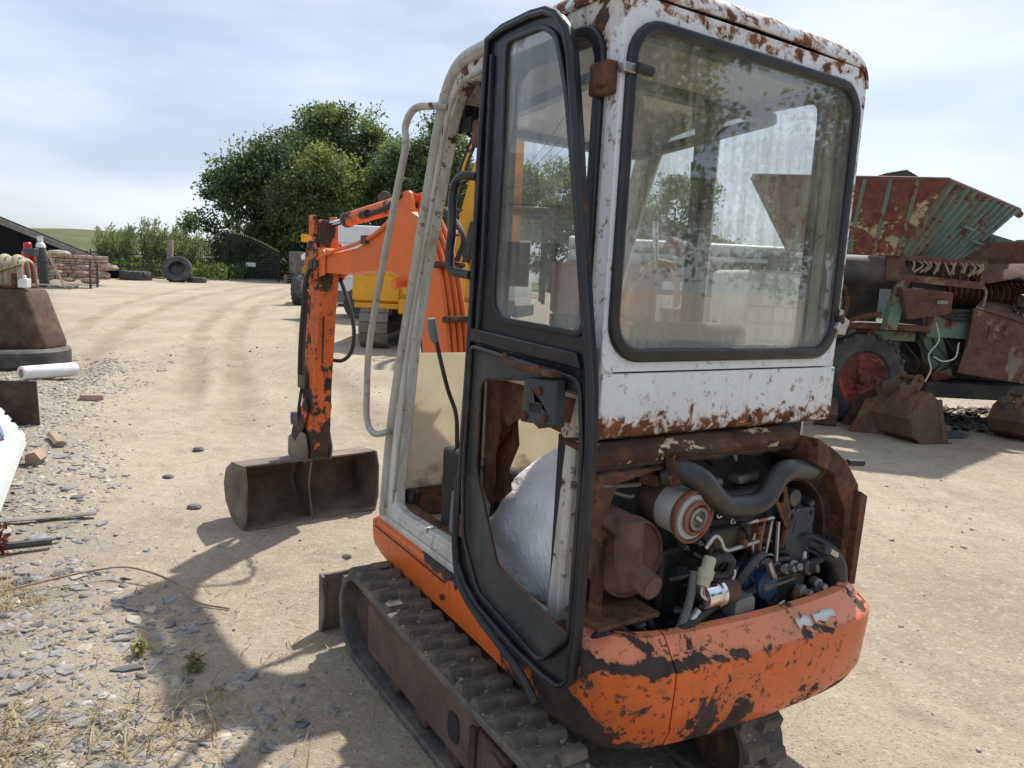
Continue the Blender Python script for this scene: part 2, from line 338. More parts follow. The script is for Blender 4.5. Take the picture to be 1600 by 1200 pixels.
MT['doorglass'] = glass('grimy_door_glass', (.94, .96, .95), .17, (.62, .62, .56), True, 1.2, [(2, 1.60, 1.43, .9), (1, .28, .38, .3)])
MT['sideglass'] = glass('dirty_side_window', (.96, .965, .96), .07, (.62, .60, .52), True, .8)
n = NT('yellowed_polycarbonate'); t = n.t
c = n.ramp(n.noise(5, 7, .7), [(.3, (.66, .61, .48)), (.7, (.80, .76, .64))])
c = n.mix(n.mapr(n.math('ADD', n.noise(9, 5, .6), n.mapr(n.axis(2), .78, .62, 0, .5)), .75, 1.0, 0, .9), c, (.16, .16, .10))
sc = n.noise(1, 5, .7, n.mapping(scale=(60, 60, 6), rot=(.4, .3, .6))); c = n.mix(n.mapr(sc, .56, .7, 0, .3), c, (.75, .72, .62))
n.fin(c, .55, 0, .3); tl = t.nodes.new('ShaderNodeBsdfTranslucent'); t.links.new(c, tl.inputs[0]); mm = t.nodes.new('ShaderNodeMixShader'); mm.inputs[0].default_value = .65
t.links.new(n.b.outputs[0], mm.inputs[1]); t.links.new(tl.outputs[0], mm.inputs[2]); t.links.new(mm.outputs[0], n.out.inputs[0]); MT['poly'] = n.m
# ================================================================== ground
def _hash(ix, iy, s):
    h = (ix*374761393+iy*668265263+s*982451653) & 0xffffffff
    h = ((h ^ (h >> 13))*1274126177) & 0xffffffff
    return ((h ^ (h >> 16)) & 0xffff)/65535.0
def vnoise(x, y, s=0):
    x0 = np.floor(x).astype(np.int64); y0 = np.floor(y).astype(np.int64); fx = x-x0; fy = y-y0
    fx = fx*fx*(3-2*fx); fy = fy*fy*(3-2*fy)
    a = _hash(x0, y0, s); b = _hash(x0+1, y0, s); c = _hash(x0, y0+1, s); d = _hash(x0+1, y0+1, s)
    return (a*(1-fx)+b*fx)*(1-fy)+(c*(1-fx)+d*fx)*fy
def fbm(x, y, o=4, s=0):
    r = 0; a = .5
    for k in range(o): r = r+a*(vnoise(x, y, s+k)-.5); x = x*2.03; y = y*2.03; a *= .5
    return r
def zbase(x, y):
    return .02*np.clip(y-5, 0, 42)*np.clip((5-x)/3, 0, 1)
RUT = [(-12.5, 36, -4.6, 7.0), (-10.9, 36, -3.1, 7.0), (-9.8, 36, -2.2, 6.0), (-8.3, 36, -.9, 6.0), (-13.6, 36, -7.4, 12), (-7.5, 36, 1.2, 7)]
def zground(x, y):
    x = np.asarray(x, float); y = np.asarray(y, float)
    near = np.clip(1-(np.hypot(x, y-4)-6)/20, .25, 1)
    z = zbase(x, y)+.030*fbm(x*.35, y*.35, 3, 3)+.020*fbm(x*2.1, y*2.1, 4, 9)*near+.026*fbm(x*9, y*9, 4, 21)*near
    for (xa, ya, xb, yb) in RUT:      # faint wheel ruts across the yard
        t = np.clip((y-yb)/(ya-yb), 0, 1); xc = xb+(xa-xb)*t-1.4*np.sin(t*3.1); q = (x-xc)/.20
        z = z+(-.034*np.exp(-q**2)*(.7+1.6*np.abs(fbm(x*6, y*6, 2, 88)))+.022*np.exp(-((np.abs(q)-1.7)/.7)**2))*np.clip((y-yb)/2, 0, 1)*np.clip((37-y)/3, 0, 1)
    # bar prints left by the excavator's own tracks
    u = (x-.228)*.839+(y-1.918)*.545; v = -(x-.228)*.545+(y-1.918)*.839
    for uc in (-.36, .02):
        m = np.exp(-((u-uc)/.09)**4)*(v > 1.55)*(v < 2.5); z = z-.011*m*(np.sin(v*2*np.pi/.105) > .2)
    flat = np.exp(-(((u-.3)/.75)**6+((v-.5)/1.15)**6)); z = z*(1-flat)-.004*flat
    return z
def gz(x, y): return float(zground(np.array([x]), np.array([y]))[0])
def axis_pts(lo, a, b, hi, st, g=1.09):
    c = list(np.arange(a, b, st)); s = st; p = c[-1]
    while p < hi: s *= g; p += s; c.append(p)
    s = st; p = c[0]
    while p > lo: s *= g; p -= s; c.insert(0, p)
    return np.array(c)
gx = axis_pts(-420, -4.6, 4.4, 420, .03); gy = axis_pts(-60, 1.6, 7.6, 700, .03)
GX, GY = np.meshgrid(gx, gy, indexing='ij'); GZ = zground(GX, GY)
nx, ny = GX.shape; idx = np.arange(nx*ny).reshape(nx, ny)
GF = np.stack([idx[:-1, :-1], idx[1:, :-1], idx[1:, 1:], idx[:-1, 1:]], -1).reshape(-1, 4)
n = NT('dry_yard_dirt')
big = n.noise(.45, 5, .6); c = n.ramp(big, [(.32, (.295, .24, .175)), (.5, (.36, .30, .22)), (.68, (.43, .365, .27))])
c = n.mix(n.mapr(n.noise(1.3, 6, .65, n.mapping(loc=(4, 9, 0), scale=(1, .5, 1))), .5, .72, 0, .55), c, (.30, .275, .235))
c = n.mix(n.mapr(n.noise(6, 6, .7), .5, .75, 0, .5), c, (.24, .18, .12))
c = n.mix(n.mapr(n.noise(1, 6, .7, n.mapping(scale=(3.2, .35, 1), rot=(0, 0, R(-22)))), .5, .7, 0, .5), c, (.46, .40, .31))
c = n.mix(n.mapr(n.noise(26, 5, .7), .52, .66, 0, .6), c, (.50, .44, .35))
c = n.mix(n.mapr(n.noise(64, 4, .7, n.mapping(loc=(3, 3, 3))), .54, .64, 0, .55), c, (.17, .13, .09))
c = n.mix(n.mapr(n.noise(3.1, 6, .7, n.mapping(loc=(6, 1, 3))), .56, .68, 0, .45), c, (.23, .185, .135))
v1 = n.vor(55, out='Distance'); peb = n.mapr(v1, .16, .28, 1, 0); pc = n.vor(55, out='Color'); sep = n.t.nodes.new('ShaderNodeSeparateColor'); n.t.links.new(pc, sep.inputs[0])
sel = n.math('MULTIPLY', peb, n.mapr(n.math('ADD', sep.outputs[0], n.math('MULTIPLY', n.noise(1.8, 4, .6, n.mapping(loc=(7, 7, 0))), .9)), .92, .96))
c = n.mix(n.math('MULTIPLY', sel, .8), c, n.ramp(sep.outputs[1], [(.1, (.20, .185, .165)), (.5, (.38, .35, .30)), (.9, (.52, .49, .43))]))
v2 = n.vor(150, out='Distance'); c = n.mix(n.mapr(v2, .12, .3, .28, 0), c, (.20, .165, .12))
xs_, ys_ = n.axis(0), n.axis(1); rutm = None      # compacted wheel tracks curving towards the gate
wob = n.math('MULTIPLY', n.math('SUBTRACT', n.noise(.5, 3, .5), .5), .5)
for (xa, ya, xb, yb) in RUT:
    t_ = n.mapr(ys_, yb, ya); xc_ = n.math('ADD', n.math('MULTIPLY', t_, xa-xb), xb); xc_ = n.math('SUBTRACT', xc_, n.math('MULTIPLY', n.math('SINE', n.math('MULTIPLY', t_, 3.1)), 1.4))
    q_ = n.math('ABSOLUTE', n.math('ADD', n.math('SUBTRACT', xs_, xc_), wob)); m_ = n.math('MULTIPLY', n.mapr(q_, .10, .26, 1, 0), n.mapr(ys_, yb, yb+2)); rutm = m_ if rutm is None else n.math('MAXIMUM', rutm, m_)
rutm = n.math('MULTIPLY', rutm, n.mapr(n.noise(1.4, 5, .65, n.mapping(loc=(2, 8, 0))), .35, .6, .15, .75)); c = n.mix(rutm, c, (.235, .185, .125))
# greyer slate dust along the left verge
ed = n.math('ADD', n.math('MULTIPLY', xs_, -1.0), n.math('MULTIPLY', ys_, -.62)); ed = n.math('ADD', ed, n.math('MULTIPLY', n.noise(1.6, 5, .6), 1.1))
c = n.mix(n.mapr(ed, .2, .9, 0, .5), c, (.20, .185, .16))
# grass and scrub beyond the yard
far = n.math('ADD', ys_, n.math('MULTIPLY', n.noise(.15, 3, .5), 6)); c = n.mix(n.mapr(far, 52, 56), c, n.ramp(n.noise(.6, 5, .6), [(.3, (.07, .10, .035)), (.7, (.14, .17, .06))]))
h = n.math('ADD', n.math('MULTIPLY', n.noise(30, 6, .7), .9), n.math('ADD', n.math('MULTIPLY', sel, .45), n.math('MULTIPLY', n.noise(120, 4, .7), .35)))
n.bump(h, .8, .016); MT['dirt'] = n.fin(c, .92, 0, .2)
ground = npmesh('ground', np.stack([GX, GY, GZ], -1).reshape(-1, 3), GF, MT['dirt'], smooth=True, kind='structure')

# loose stones: one irregular flat chip template per variant, joined with numpy
def chip_templates(k, nside=6, seed=2):
    r = np.random.default_rng(seed); out = []
    for i in range(k):
        a = np.sort(r.uniform(0, 2*np.pi, nside)+0)+0; a = np.linspace(0, 2*np.pi, nside, endpoint=False)+r.uniform(-.35, .35, nside)
        rad = r.uniform(.7, 1.15, nside); x = np.cos(a)*rad; y = np.sin(a)*rad*r.uniform(.5, .9)
        top = np.stack([x*.93, y*.93, np.full(nside, .5)+r.uniform(-.12, .12, nside)], -1); bot = np.stack([x, y, np.full(nside, -.35)], -1)
        V = np.concatenate([bot, top, [[0, 0, .53]]]); F = []
        for j in range(nside):
            q = (j+1) % nside; F += [(j, q, nside+q), (j, nside+q, nside+j), (nside+j, nside+q, 2*nside)]
        out.append((V, np.array(F)))
    return out
TPL = chip_templates(8)
def scatter(name, X, Y, S, T, C, mat, tilt=.18, lift=0., **props):
    """stones at X,Y with size S, thickness T, colour C -> one joined mesh"""
    r = np.random.default_rng(5); Z = zground(X, Y)+lift; VV = []; FF = []; CC = []; o = 0
    kind = r.integers(0, len(TPL), len(X))
    for k, (V, F) in enumerate(TPL):
        m = np.where(kind == k)[0]
        if not len(m): continue
        th = r.uniform(0, 6.283, len(m)); ct, sn = np.cos(th), np.sin(th)
        vx = V[None, :, 0]*S[m, None]; vy = V[None, :, 1]*S[m, None]; vz = V[None, :, 2]*T[m, None]
        tx = r.normal(0, tilt, len(m))[:, None]; ty = r.normal(0, tilt, len(m))[:, None]
        wx = vx*ct[:, None]-vy*sn[:, None]; wy = vx*sn[:, None]+vy*ct[:, None]; wz = vz+vx*tx+vy*ty+T[m, None]*.25
        P = np.stack([wx+X[m, None], wy+Y[m, None], wz+Z[m, None]], -1)
        nv = V.shape[0]; VV.append(P.reshape(-1, 3)); FF.append((F[None]+(np.arange(len(m))*nv)[:, None, None]+o).reshape(-1, 3)); o += nv*len(m)
        CC.append(np.repeat(C[m], nv, 0))
    ob = npmesh(name, np.concatenate(VV), np.concatenate(FF), mat, **props)
    at = ob.data.color_attributes.new('tint', 'FLOAT_COLOR', 'POINT'); cc = np.concatenate(CC); cc = np.concatenate([cc, np.ones((len(cc), 1))], 1)
    at.data.foreach_set('color', cc.astype(np.float32).ravel()); return ob
def attrmat(name, rough=.8, tl=0, bumpk=.3, bscale=80):
    n = NT(name); a = n.t.nodes.new('ShaderNodeAttribute'); a.attribute_name = 'tint'
    c = n.mix(n.mapr(n.noise(22, 5, .65), .4, .7, 0, .35), a.outputs['Color'], (.34, .29, .22)) if not tl else a.outputs['Color']
    n.fin(c, rough, 0, .35)
    if bumpk: n.bump(n.noise(bscale, 3, .6), bumpk, .004)
    if tl:
        t = n.t; q = t.nodes.new('ShaderNodeBsdfTranslucent'); t.links.new(n.mix(1.0, c, (1.25, 1.2, .7), 'MULTIPLY'), q.inputs[0]); m = t.nodes.new('ShaderNodeMixShader'); m.inputs[0].default_value = tl
        t.links.new(n.b.outputs[0], m.inputs[1]); t.links.new(q.outputs[0], m.inputs[2]); t.links.new(m.outputs[0], n.out.inputs[0])
    return n.m
MT['stone'] = attrmat('loose_stone', .75); MT['leaf'] = attrmat('leaves', .55, .45, 0)
def verge(x, y):  # >0 inside the stony strip on the left
    e = np.interp(y, [1.0, 2.2, 3.1, 4.2, 5.9, 9.5, 12, 20], [-.1, -.62, -1.5, -2.35, -3.25, -4.7, -5.6, -9]); return e-x
def stone_cols(n_, slate):
    g = RNG.uniform(.10, .26, n_); sl = np.stack([g*1.0, g*1.0, g*1.02], -1); b = RNG.uniform(.22, .42, n_); be = np.stack([b*1.06, b*.96, b*.80], -1)
    w = RNG.uniform(0, 1, n_)[:, None] < slate[:, None]; return np.where(w, sl, be)
N = 190000
Yc = 1.6+RNG.power(1.05, N)*9; Xc = RNG.uniform(-9, .5, N); e = verge(Xc, Yc)+.55*fbm(Xc*1.3, Yc*1.3, 3, 40)*2
keep = (RNG.uniform(0, 1, N) < np.clip(.10+e*.85, 0, .95)) & (e > -.45) & (np.abs(Xc) < Yc*.78+.6); Xc, Yc, e = Xc[keep], Yc[keep], e[keep]
Sc = np.minimum(np.exp(RNG.normal(-4.42, .50, len(Xc))), .032); Tc = Sc*RNG.uniform(.12, .4, len(Xc))
sl = np.clip((6.0-Yc)/2.2, .12, .85)
scatter('slate_chippings', Xc, Yc, Sc, Tc, stone_cols(len(Xc), sl), MT['stone'], .20, -.002, kind='stuff', label='grey slate and beige stone chippings along the left verge')
N = 26000
Yp = 1.5+RNG.power(1.4, N)*13; Xp = RNG.uniform(-8, 9, N); kp = RNG.uniform(0, 1, N) < np.clip(.25+2.2*fbm(Xp*.7, Yp*.7, 3, 60), .04, 1)
Xp, Yp = Xp[kp], Yp[kp]; Sp = np.exp(RNG.normal(-5.15, .5, len(Xp))); g = RNG.uniform(.2, .42, len(Xp)); CP = np.stack([g*1.05, g*.95, g*.80], -1)
scatter('yard_pebbles', Xp, Yp, Sp, Sp*RNG.uniform(.4, .8, len(Xp)), CP, MT['stone'], .3, kind='stuff', label='small pale pebbles scattered over the yard dirt')
# larger single stones
def big_stone(x, y, s, t, col, label, group, rz, name='loose_slate'):
    V, F = TPL[int(abs(x*7+y*13)*10) % 8]; mb = MB(); mb.add([(a*s, b*s, c_*t+t*.35) for a, b, c_ in V], [tuple(f) for f in F])
    ob = mb.build(name, MT[col], None, .0, 0); ob.location = (x, y, gz(x, y)-.004); ob.rotation_euler = (random.uniform(-.12, .12), random.uniform(-.12, .12), rz); tag(ob, label, 'stone', group); return ob
MT['slate'] = plain('blue_grey_slate', (.19, .193, .198), .7, 0, .35, 22, .4, dirt=.5, dirtcol=(.30, .26, .2)); MT['slate_dark'] = plain('dark_slate', (.075, .08, .09), .6, 0, .3, 22, .4, dirt=.3); MT['beige_stone'] = plain('beige_stone', (.36, .31, .25), .85, 0, .25, 18, .5)
random.seed(21); k = 0
while k < 170:
    y = 1.75+random.random()**1.3*4.2; x = random.uniform(-4.4, -.1)
    if verge(np.array([x]), np.array([y]))[0]+random.uniform(-.35, .25) < 0 or abs(x) > y*.76: continue
    s = random.uniform(.030, .062); dk = random.random()
    big_stone(x, y, s, s*random.uniform(.15, .34), 'slate' if dk < .65 else ('slate_dark' if dk < .8 else 'beige_stone'), 'larger flat stone lying among the slate chippings on the left', 'larger flat stones in the chippings', random.uniform(0, 6.3)); k += 1
# ================================================================== mini excavator (local x = right, y = forward, z = up; origin under rear-left cab corner)
EX = thing('mini_excavator', 'old orange mini excavator with rusty white cab, door swung open and engine exposed', 'excavator', (.228, 1.918, 0), 33)
# ---- tracks
def track_path(n=132):
    yf, yr, rf, rr_, zf, zr = 1.165, -.04, .176, .152, .180, .156
    P = []
    for i in range(40): a = R(-90+180*i/39); P.append((yf+rf*math.cos(a), zf+rf*math.sin(a)))
    for i in range(1, 40):
        t = i/40; sag = .018*math.sin(math.pi*t); P.append((yf+(yr-yf)*t, (zf+rf)*(1-t)+(zr+rr_)*t-sag*.5))
    for i in range(34): a = R(90+180*i/33); P.append((yr+rr_*math.cos(a), zr+rr_*math.sin(a)))
    for i in range(1, 40): t = i/40; P.append((yr+(yf-yr)*t, (zr-rr_)*(1-t)+(zf-rf)*t))
    return P
TP = track_path()
def resample(P, n):
    Q = [Vector(p) for p in P]; L_ = [0]
    for i in range(len(Q)): L_.append(L_[-1]+(Q[(i+1) % len(Q)]-Q[i]).length)
    out = []; j = 0
    for k in range(n):
        d = L_[-1]*k/n
        while L_[j+1] < d: j += 1
        u = (d-L_[j])/max(1e-9, L_[j+1]-L_[j]); a = Q[j]; b = Q[(j+1) % len(Q)]; out.append((a.lerp(b, u), (b-a).normalized()))
    return out
MT['mud'] = plain('dried_mud', (.27, .215, .15), .95, 0, .3, 20, .5)
def build_track(x0, x1):
    S = resample(TP, 120)
    inn = [p-Vector((t.y, -t.x))*.026 for p, t in S]
    tr = MB().ring([tuple(p) for p, t in S], [tuple(p) for p in inn], x0, x1, 'x').build('track', MT['track'], EX, .006, 50)
    xm = (x0+x1)/2; w = (x1-x0)
    prof = [(-.031, -.004), (.031, -.004), (.020, .026), (-.012, .026)]
    def lug(a, b, off):
        mb = MB()
        for (u0, u1, o) in ((a, xm+.01, 0), (xm-.005, b, off)):
            mb.prism([(q+o, z) for q, z in prof], u0, u1, 'x')
            for g in range(3): mb.prism([(-.010+o+g*.0095, .0255), (-.0045+o+g*.0095, .0255), (-.006+o+g*.0095, .0285), (-.009+o+g*.0095, .0285)], u0+.006, u1-.006, 'x')
        return mb.build('track_lug', MT['track'], None, .004, 40)
    lg = lug(x0+.006, x1-.006, .026); first = True
    for p, t in resample(TP, 37):
        o = lg if first else lg.copy()
        if not first: COL.objects.link(o)
        first = False; o.parent = tr; nrm = Vector((t.y, -t.x))
        o.matrix_local = Matrix(((1, 0, 0, 0), (0, t.x, nrm.x, p.x), (0, t.y, nrm.y, p.y), (0, 0, 0, 1))) @ Matrix.Rotation(R(random.uniform(-1.6, 1.6)), 4, 'Z') @ Matrix.Diagonal((random.uniform(.965, 1.0), random.uniform(.9, 1.06), random.uniform(.78, 1.05), 1))
    mud = MB()
    for p, t in resample(TP, 260):      # dried mud and grit caught between the lugs and on the frame
        for _ in range(2):
            V_, F_ = TPL[random.randrange(8)]; s_ = random.uniform(.004, .011); nr = Vector((t.y, -t.x)); x_ = random.uniform(x0+.01, x1-.01); dd = random.uniform(-.01, .01)
            mud.add([(x_+a*s_, p.x+t.x*(b*s_+dd)+nr.x*(c_*s_*.6+.002), p.y+t.y*(b*s_+dd)+nr.y*(c_*s_*.6+.002)) for a, b, c_ in V_], [tuple(f) for f in F_])
    mud.build('dried_mud', MT['mud'], tr, 0, 0, kind='stuff')
    sgn = -1 if x0 < .2 else 1; xo = x0+.028 if sgn < 0 else x1-.028
    fr = MB().prism([(1.09, .075), (1.10, .265), (1.03, .298), (.28, .268), (.22, .228), (.08, .222), (.08, .06)], xo, xo+.12*-sgn, 'x').build('track_frame', MT['trackframe'], EX, .012)
    MB().prism(pround([(.34, .115), (.41, .115), (.41, .21), (.34, .21)], .03), xo-.004, xo+.01, 'x').build('frame_hole', MT['interior'], fr)
    MB().prism([(.265, .05), (.265, .235), (.23, .24), (.23, .05)], xo-.012, xo+.02, 'x').build('frame_rib', MT['darkrust'], fr, .004)
    MB().prism([(.195, .045), (.185, .19), (.145, .222), (.025, .20), (.02, .045)], xo-.014, xo+.03, 'x').build('motor_guard', MT['trackframe'], fr, .008)
    MB().prism([(1.0, .302), (.94, .314), (.33, .285), (.28, .273)], xo+.0, xo+.03, 'x').build('mud_ridge', MT['trackframe'], fr, .006)
    MB().lathe([(.112, -.05), (.118, -.03), (.118, .03), (.112, .05)], (xm, -.04, .156), (1, 0, 0), 28).build('drive_sprocket', MT['darkrust'], EX, .006)
    MB().lathe([(.05, -.085), (.06, -.07), (.06, .07), (.05, .085)], (xm, -.04, .156), (1, 0, 0), 18).build('hub', MT['rust'], EX, .006)
    MB().lathe([(.135, -.03), (.143, -.02), (.143, .02), (.135, .03)], (xm, 1.165, .18), (1, 0, 0), 28).build('idler_wheel', MT['darkrust'], EX, .006)
    for k, y in enumerate((.15, .38, .61, .84)):
        MB().lathe([(.05, -.06), (.058, -.05), (.058, .05), (.05, .06)], (xm, y, .085), (1, 0, 0), 16).build('track_roller', MT['darkrust'], EX, .004)
build_track(-.205, -.028)
build_track(.50, .677)
MB().bb(-.06, .54, .20, .95, .15, .31).bb(.1, .45, .85, 1.35, .12, .2).build('undercarriage', MT['darkrust'], EX, .02)
MB().lathe([(.28, .31), (.28, .37)], (.30, .5, 0), (0, 0, 1), 32).build('slew_ring', MT['darkrust'], EX, .005)
# dozer blade
mb = MB(); pr = [(1.475, .0), (1.455, .08), (1.455, .17), (1.485, .25), (1.50, .252), (1.473, .17), (1.473, .08), (1.493, .0)]
mb.prism(pr, -.225, .785, 'x'); bl = mb.build('dozer_blade', MT['bucket'], EX, .004)
MB().prism([(1.462, .0), (1.44, .09), (1.44, .17), (1.462, .25), (1.505, .252), (1.50, .0)], -.237, -.223, 'x').build('blade_end_plate', MT['bucket'], bl, .003)
MB().prism([(1.462, .0), (1.44, .09), (1.44, .17), (1.462, .25), (1.505, .252), (1.50, .0)], .783, .797, 'x').build('blade_end_plate', MT['bucket'], bl, .003)
for x in (.12, .42): MB().bb(x-.03, x+.03, .9, 1.45, .1, .17).build('blade_arm', MT['darkrust'], bl, .006)

# ---- skirt and counterweight: a profile swept along the plan outline of the house
PLAN = [(.02, 1.445), (-.025, 1.425), (-.032, 1.37), (-.035, 1.05), (-.042, .72), (-.055, .40), (-.068, .18), (-.068, .03), (-.045, -.085), (.0, -.150), (.07, -.193), (.17, -.222), (.32, -.243), (.50, -.257), (.70, -.263), (.86, -.256), (.97, -.235), (1.05, -.19), (1.095, -.11), (1.11, .02), (1.11, .35), (1.105, .8), (1.09, 1.25), (1.05, 1.42)]
PC = [Vector((p[0], p[1])) for p in catmull([(a, b, 0) for a, b in PLAN], 10)]
nP = len(PC)
def prof_at(i):
    """profile (inward offset, z) - low skirt along the side, tall counterweight at the back"""
    p = PC[i]; y = p.y
    k = max(0, min(1, (.42-y)/.5)); k = k*k*(3-2*k)
    zt = .500+.058*k; ztop = .508+.116*k; zb = .322-.030*k; ch = .03+.038*k
    bow = .050*k
    e = max(0, (y-1.30)/.14)
    return [(.10+bow, zb-.0), (.045+bow*.9, zb+.004+.03*e), (.012+bow*.5, zb+.035+.03*e), (.004+bow*.15, zb+.085), (0, zt-.045), (0, zt-.003), (.005, zt+.003), (ch+.004, ztop), (ch+.03, ztop+.004), (ch+.042, ztop-.012)]
def sweep(i0, i1, gap=.0022):
    mb = MB(); idx = list(range(i0, i1+1))
    rows = []
    for q, i in enumerate(idx):
        a = PC[max(0, i-1)]; b = PC[min(nP-1, i+1)]; t = (b-a).normalized(); nin = Vector((-t.y, t.x))
        sh = (gap if q == 0 else (-gap if q == len(idx)-1 else 0))
        rows.append([(PC[i].x+nin.x*o+t.x*sh, PC[i].y+nin.y*o+t.y*sh, z) for o, z in prof_at(i)])
    m = len(rows[0])
    vs = [p for r in rows for p in r]; fs = [(i*m+j, (i+1)*m+j, (i+1)*m+j+1, i*m+j+1) for i in range(len(rows)-1) for j in range(m-1)]
    fs += [tuple(range(m))[::-1], tuple((len(rows)-1)*m+j for j in range(m))]
    return mb.add(vs, fs)
def near(x, y): return min(range(nP), key=lambda i: (PC[i].x-x)**2+(PC[i].y-y)**2)
cuts = [0, near(-.05, .70), near(-.06, .33), near(.15, -.22), near(1.03, -.2), near(1.11, .3), nP-1]
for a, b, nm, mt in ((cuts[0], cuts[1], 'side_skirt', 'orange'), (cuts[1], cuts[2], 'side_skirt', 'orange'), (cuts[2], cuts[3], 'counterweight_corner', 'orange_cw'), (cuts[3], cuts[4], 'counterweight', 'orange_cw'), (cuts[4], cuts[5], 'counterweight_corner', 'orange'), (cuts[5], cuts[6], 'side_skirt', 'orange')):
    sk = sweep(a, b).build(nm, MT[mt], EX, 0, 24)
    if nm == 'side_skirt' and a == cuts[0]:
        MB().tube([(-.0375, 1.38, .478), (-.040, 1.05, .478), (-.046, .72, .478)], .0025, 6).build('trim_seam', MT['interior'], sk)
        MB().lathe([(.012, 0), (.010, .006)], (-.047, .73, .42), (-1, 0, 0), 12).build('bolt', MT['rust'], sk)
    if nm == 'counterweight':   # torn remains of a pale decal on the chamfer
        i0, i1 = near(.62, -.26), near(.80, -.26); vs = []; fs = []
        for q, i in enumerate(range(i0, i1+1)):
            a_ = PC[i-1]; b_ = PC[i+1]; t_ = (b_-a_).normalized(); ni = Vector((-t_.y, t_.x))
            jag = .008*math.sin(q*1.7)+.006*math.sin(q*3.1)
            for o, z in ((.022+max(0, jag), .578+max(0, jag)*.8), (.050-abs(jag)*1.3, .606-abs(jag))): vs.append((PC[i].x+ni.x*o-.004*ni.x*0, PC[i].y+ni.y*o, z+.0035))
        fs = [(2*q, 2*q+1, 2*q+3, 2*q+2) for q in range(len(vs)//2-1) if q % 7 != 3]
        MB().add(vs, fs).build('torn_decal', plain('torn_pale_decal', (.55, .6, .56), .5, 0, .15, 30, .1), sk, solid=.0012)
# house deck under cab and engine
DK = [tuple(p) for p in PC]
deck = MB().prism(inset(DK, .06), .34, .40, 'z').build('house_deck', MT['darkrust'], EX, .004)
MB().bb(.03, .98, .10, 1.38, .44, .497).build('cab_floor_frame', MT['darkrust'], EX, .008)

# ---- cab: side frames
def YZ(l): return l
SIDE = [(1.425, .505), (1.40, .61), (1.37, .82), (1.33, .99), (1.265, 1.24), (1.187, 1.497), (1.115, 1.74), (1.046, 1.967), (1.012, 2.08), (.978, 2.165), (.925, 2.235), (.85, 2.272), (.75, 2.282), (.05, 2.282), (.012, 2.27), (0.001, 2.235), (0.001, 1.142), (.085, 1.142), (.115, .505)]
H_DOOR = [(.665, .60), (1.20, .585), (1.26, .60), (1.262, .66), (1.237, .82), (1.209, .985), (1.169, 1.261), (1.079, 1.573), (.954, 1.958), (.91, 2.085), (.87, 2.15), (.81, 2.19), (.70, 2.20), (.668, 2.19)]
H_Q = rrect(.075, 1.34, .565, 2.20, .09, 5)
H_LOW = [(.585, .575), (.585, 1.235), (.10, 1.235), (.135, 1.1), (.175, .575)]
cf = MB().plate(SIDE, [H_DOOR, H_Q, H_LOW], .001, .048, 'x').build('cab_side_frame', MT['white_side'], EX, .007)
cat1 = catmull([(y, z, 0) for y, z in [(1.405, .53), (1.385, .70), (1.355, .90), (1.318, 1.06), (1.262, 1.26), (1.187, 1.51), (1.115, 1.75), (1.046, 1.975), (1.01, 2.09), (.975, 2.17), (.92, 2.24), (.84, 2.275), (.70, 2.283), (.56, 2.285)]], 4)
MB().tube([(.008, p.x-.026, p.y-.004) for p in cat1], .027, 12).build('front_pillar', MT['silver'], EX)
cat2 = catmull([(y, z, 0) for y, z in [(1.275, .60), (1.262, .68), (1.240, .83), (1.212, .985), (1.172, 1.261), (1.082, 1.573), (.957, 1.958), (.912, 2.088), (.872, 2.153), (.81, 2.195), (.70, 2.206), (.67, 2.206)]], 4)
MB().tube([(.002, p.x+.006, p.y+.004) for p in cat2], .010, 8).build('door_seal', MT['silver'], EX)
MB().bb(-.012, .06, .62, 1.40, .502, .53).bb(-.004, .03, .62, 1.30, .53, .575).build('door_sill', MT['white_side'], EX, .006)
MB().bb(-.014, .05, .588, .655, .58, 2.22).build('hinge_post', MT['black'], EX, .008)
q_in = rrect(.095, 1.36, .545, 2.18, .075, 5); q_out = rrect(.06, 1.325, .58, 2.215, .10, 5)
MB().ring(q_out, q_in, -.014, .055, 'x').build('quarter_window_seal', MT['seal'], EX, .006)
MB().prism(rrect(.085, 1.35, .555, 2.19, .08, 5), .018, .023, 'x').build('quarter_window', MT['sideglass'], EX)
# ragged rusted-through lower quarter panel
random.seed(3)
rag = [(.585, 1.24), (.585, .86)]
for i in range(7): rag.append((.585-.055-.02*random.random()-i*.004, .80+.055*i+random.uniform(-.02, .02)))
for i in range(8): rag.append((.50-.055*i, 1.115+random.uniform(-.035, .035)))
rag.append((.09, 1.20)); rag.append((.09, 1.24))
MB().prism(rag, .012, .016, 'x').build('rusted_panel_remains', MT['rust_ragged'], EX)
MB().prism([(.575, .80), (.575, 1.12), (.50, 1.16), (.47, 1.02), (.52, .93), (.50, .86)], .05, .075, 'x').build('rusted_inner_skin', MT['rust_ragged'], EX)
MB().prism([(.095, 1.23), (.16, 1.23), (.19, .58), (.12, .52)], .052, .09, 'x').build('rear_lower_post', MT['rust_ragged'], EX, .006)
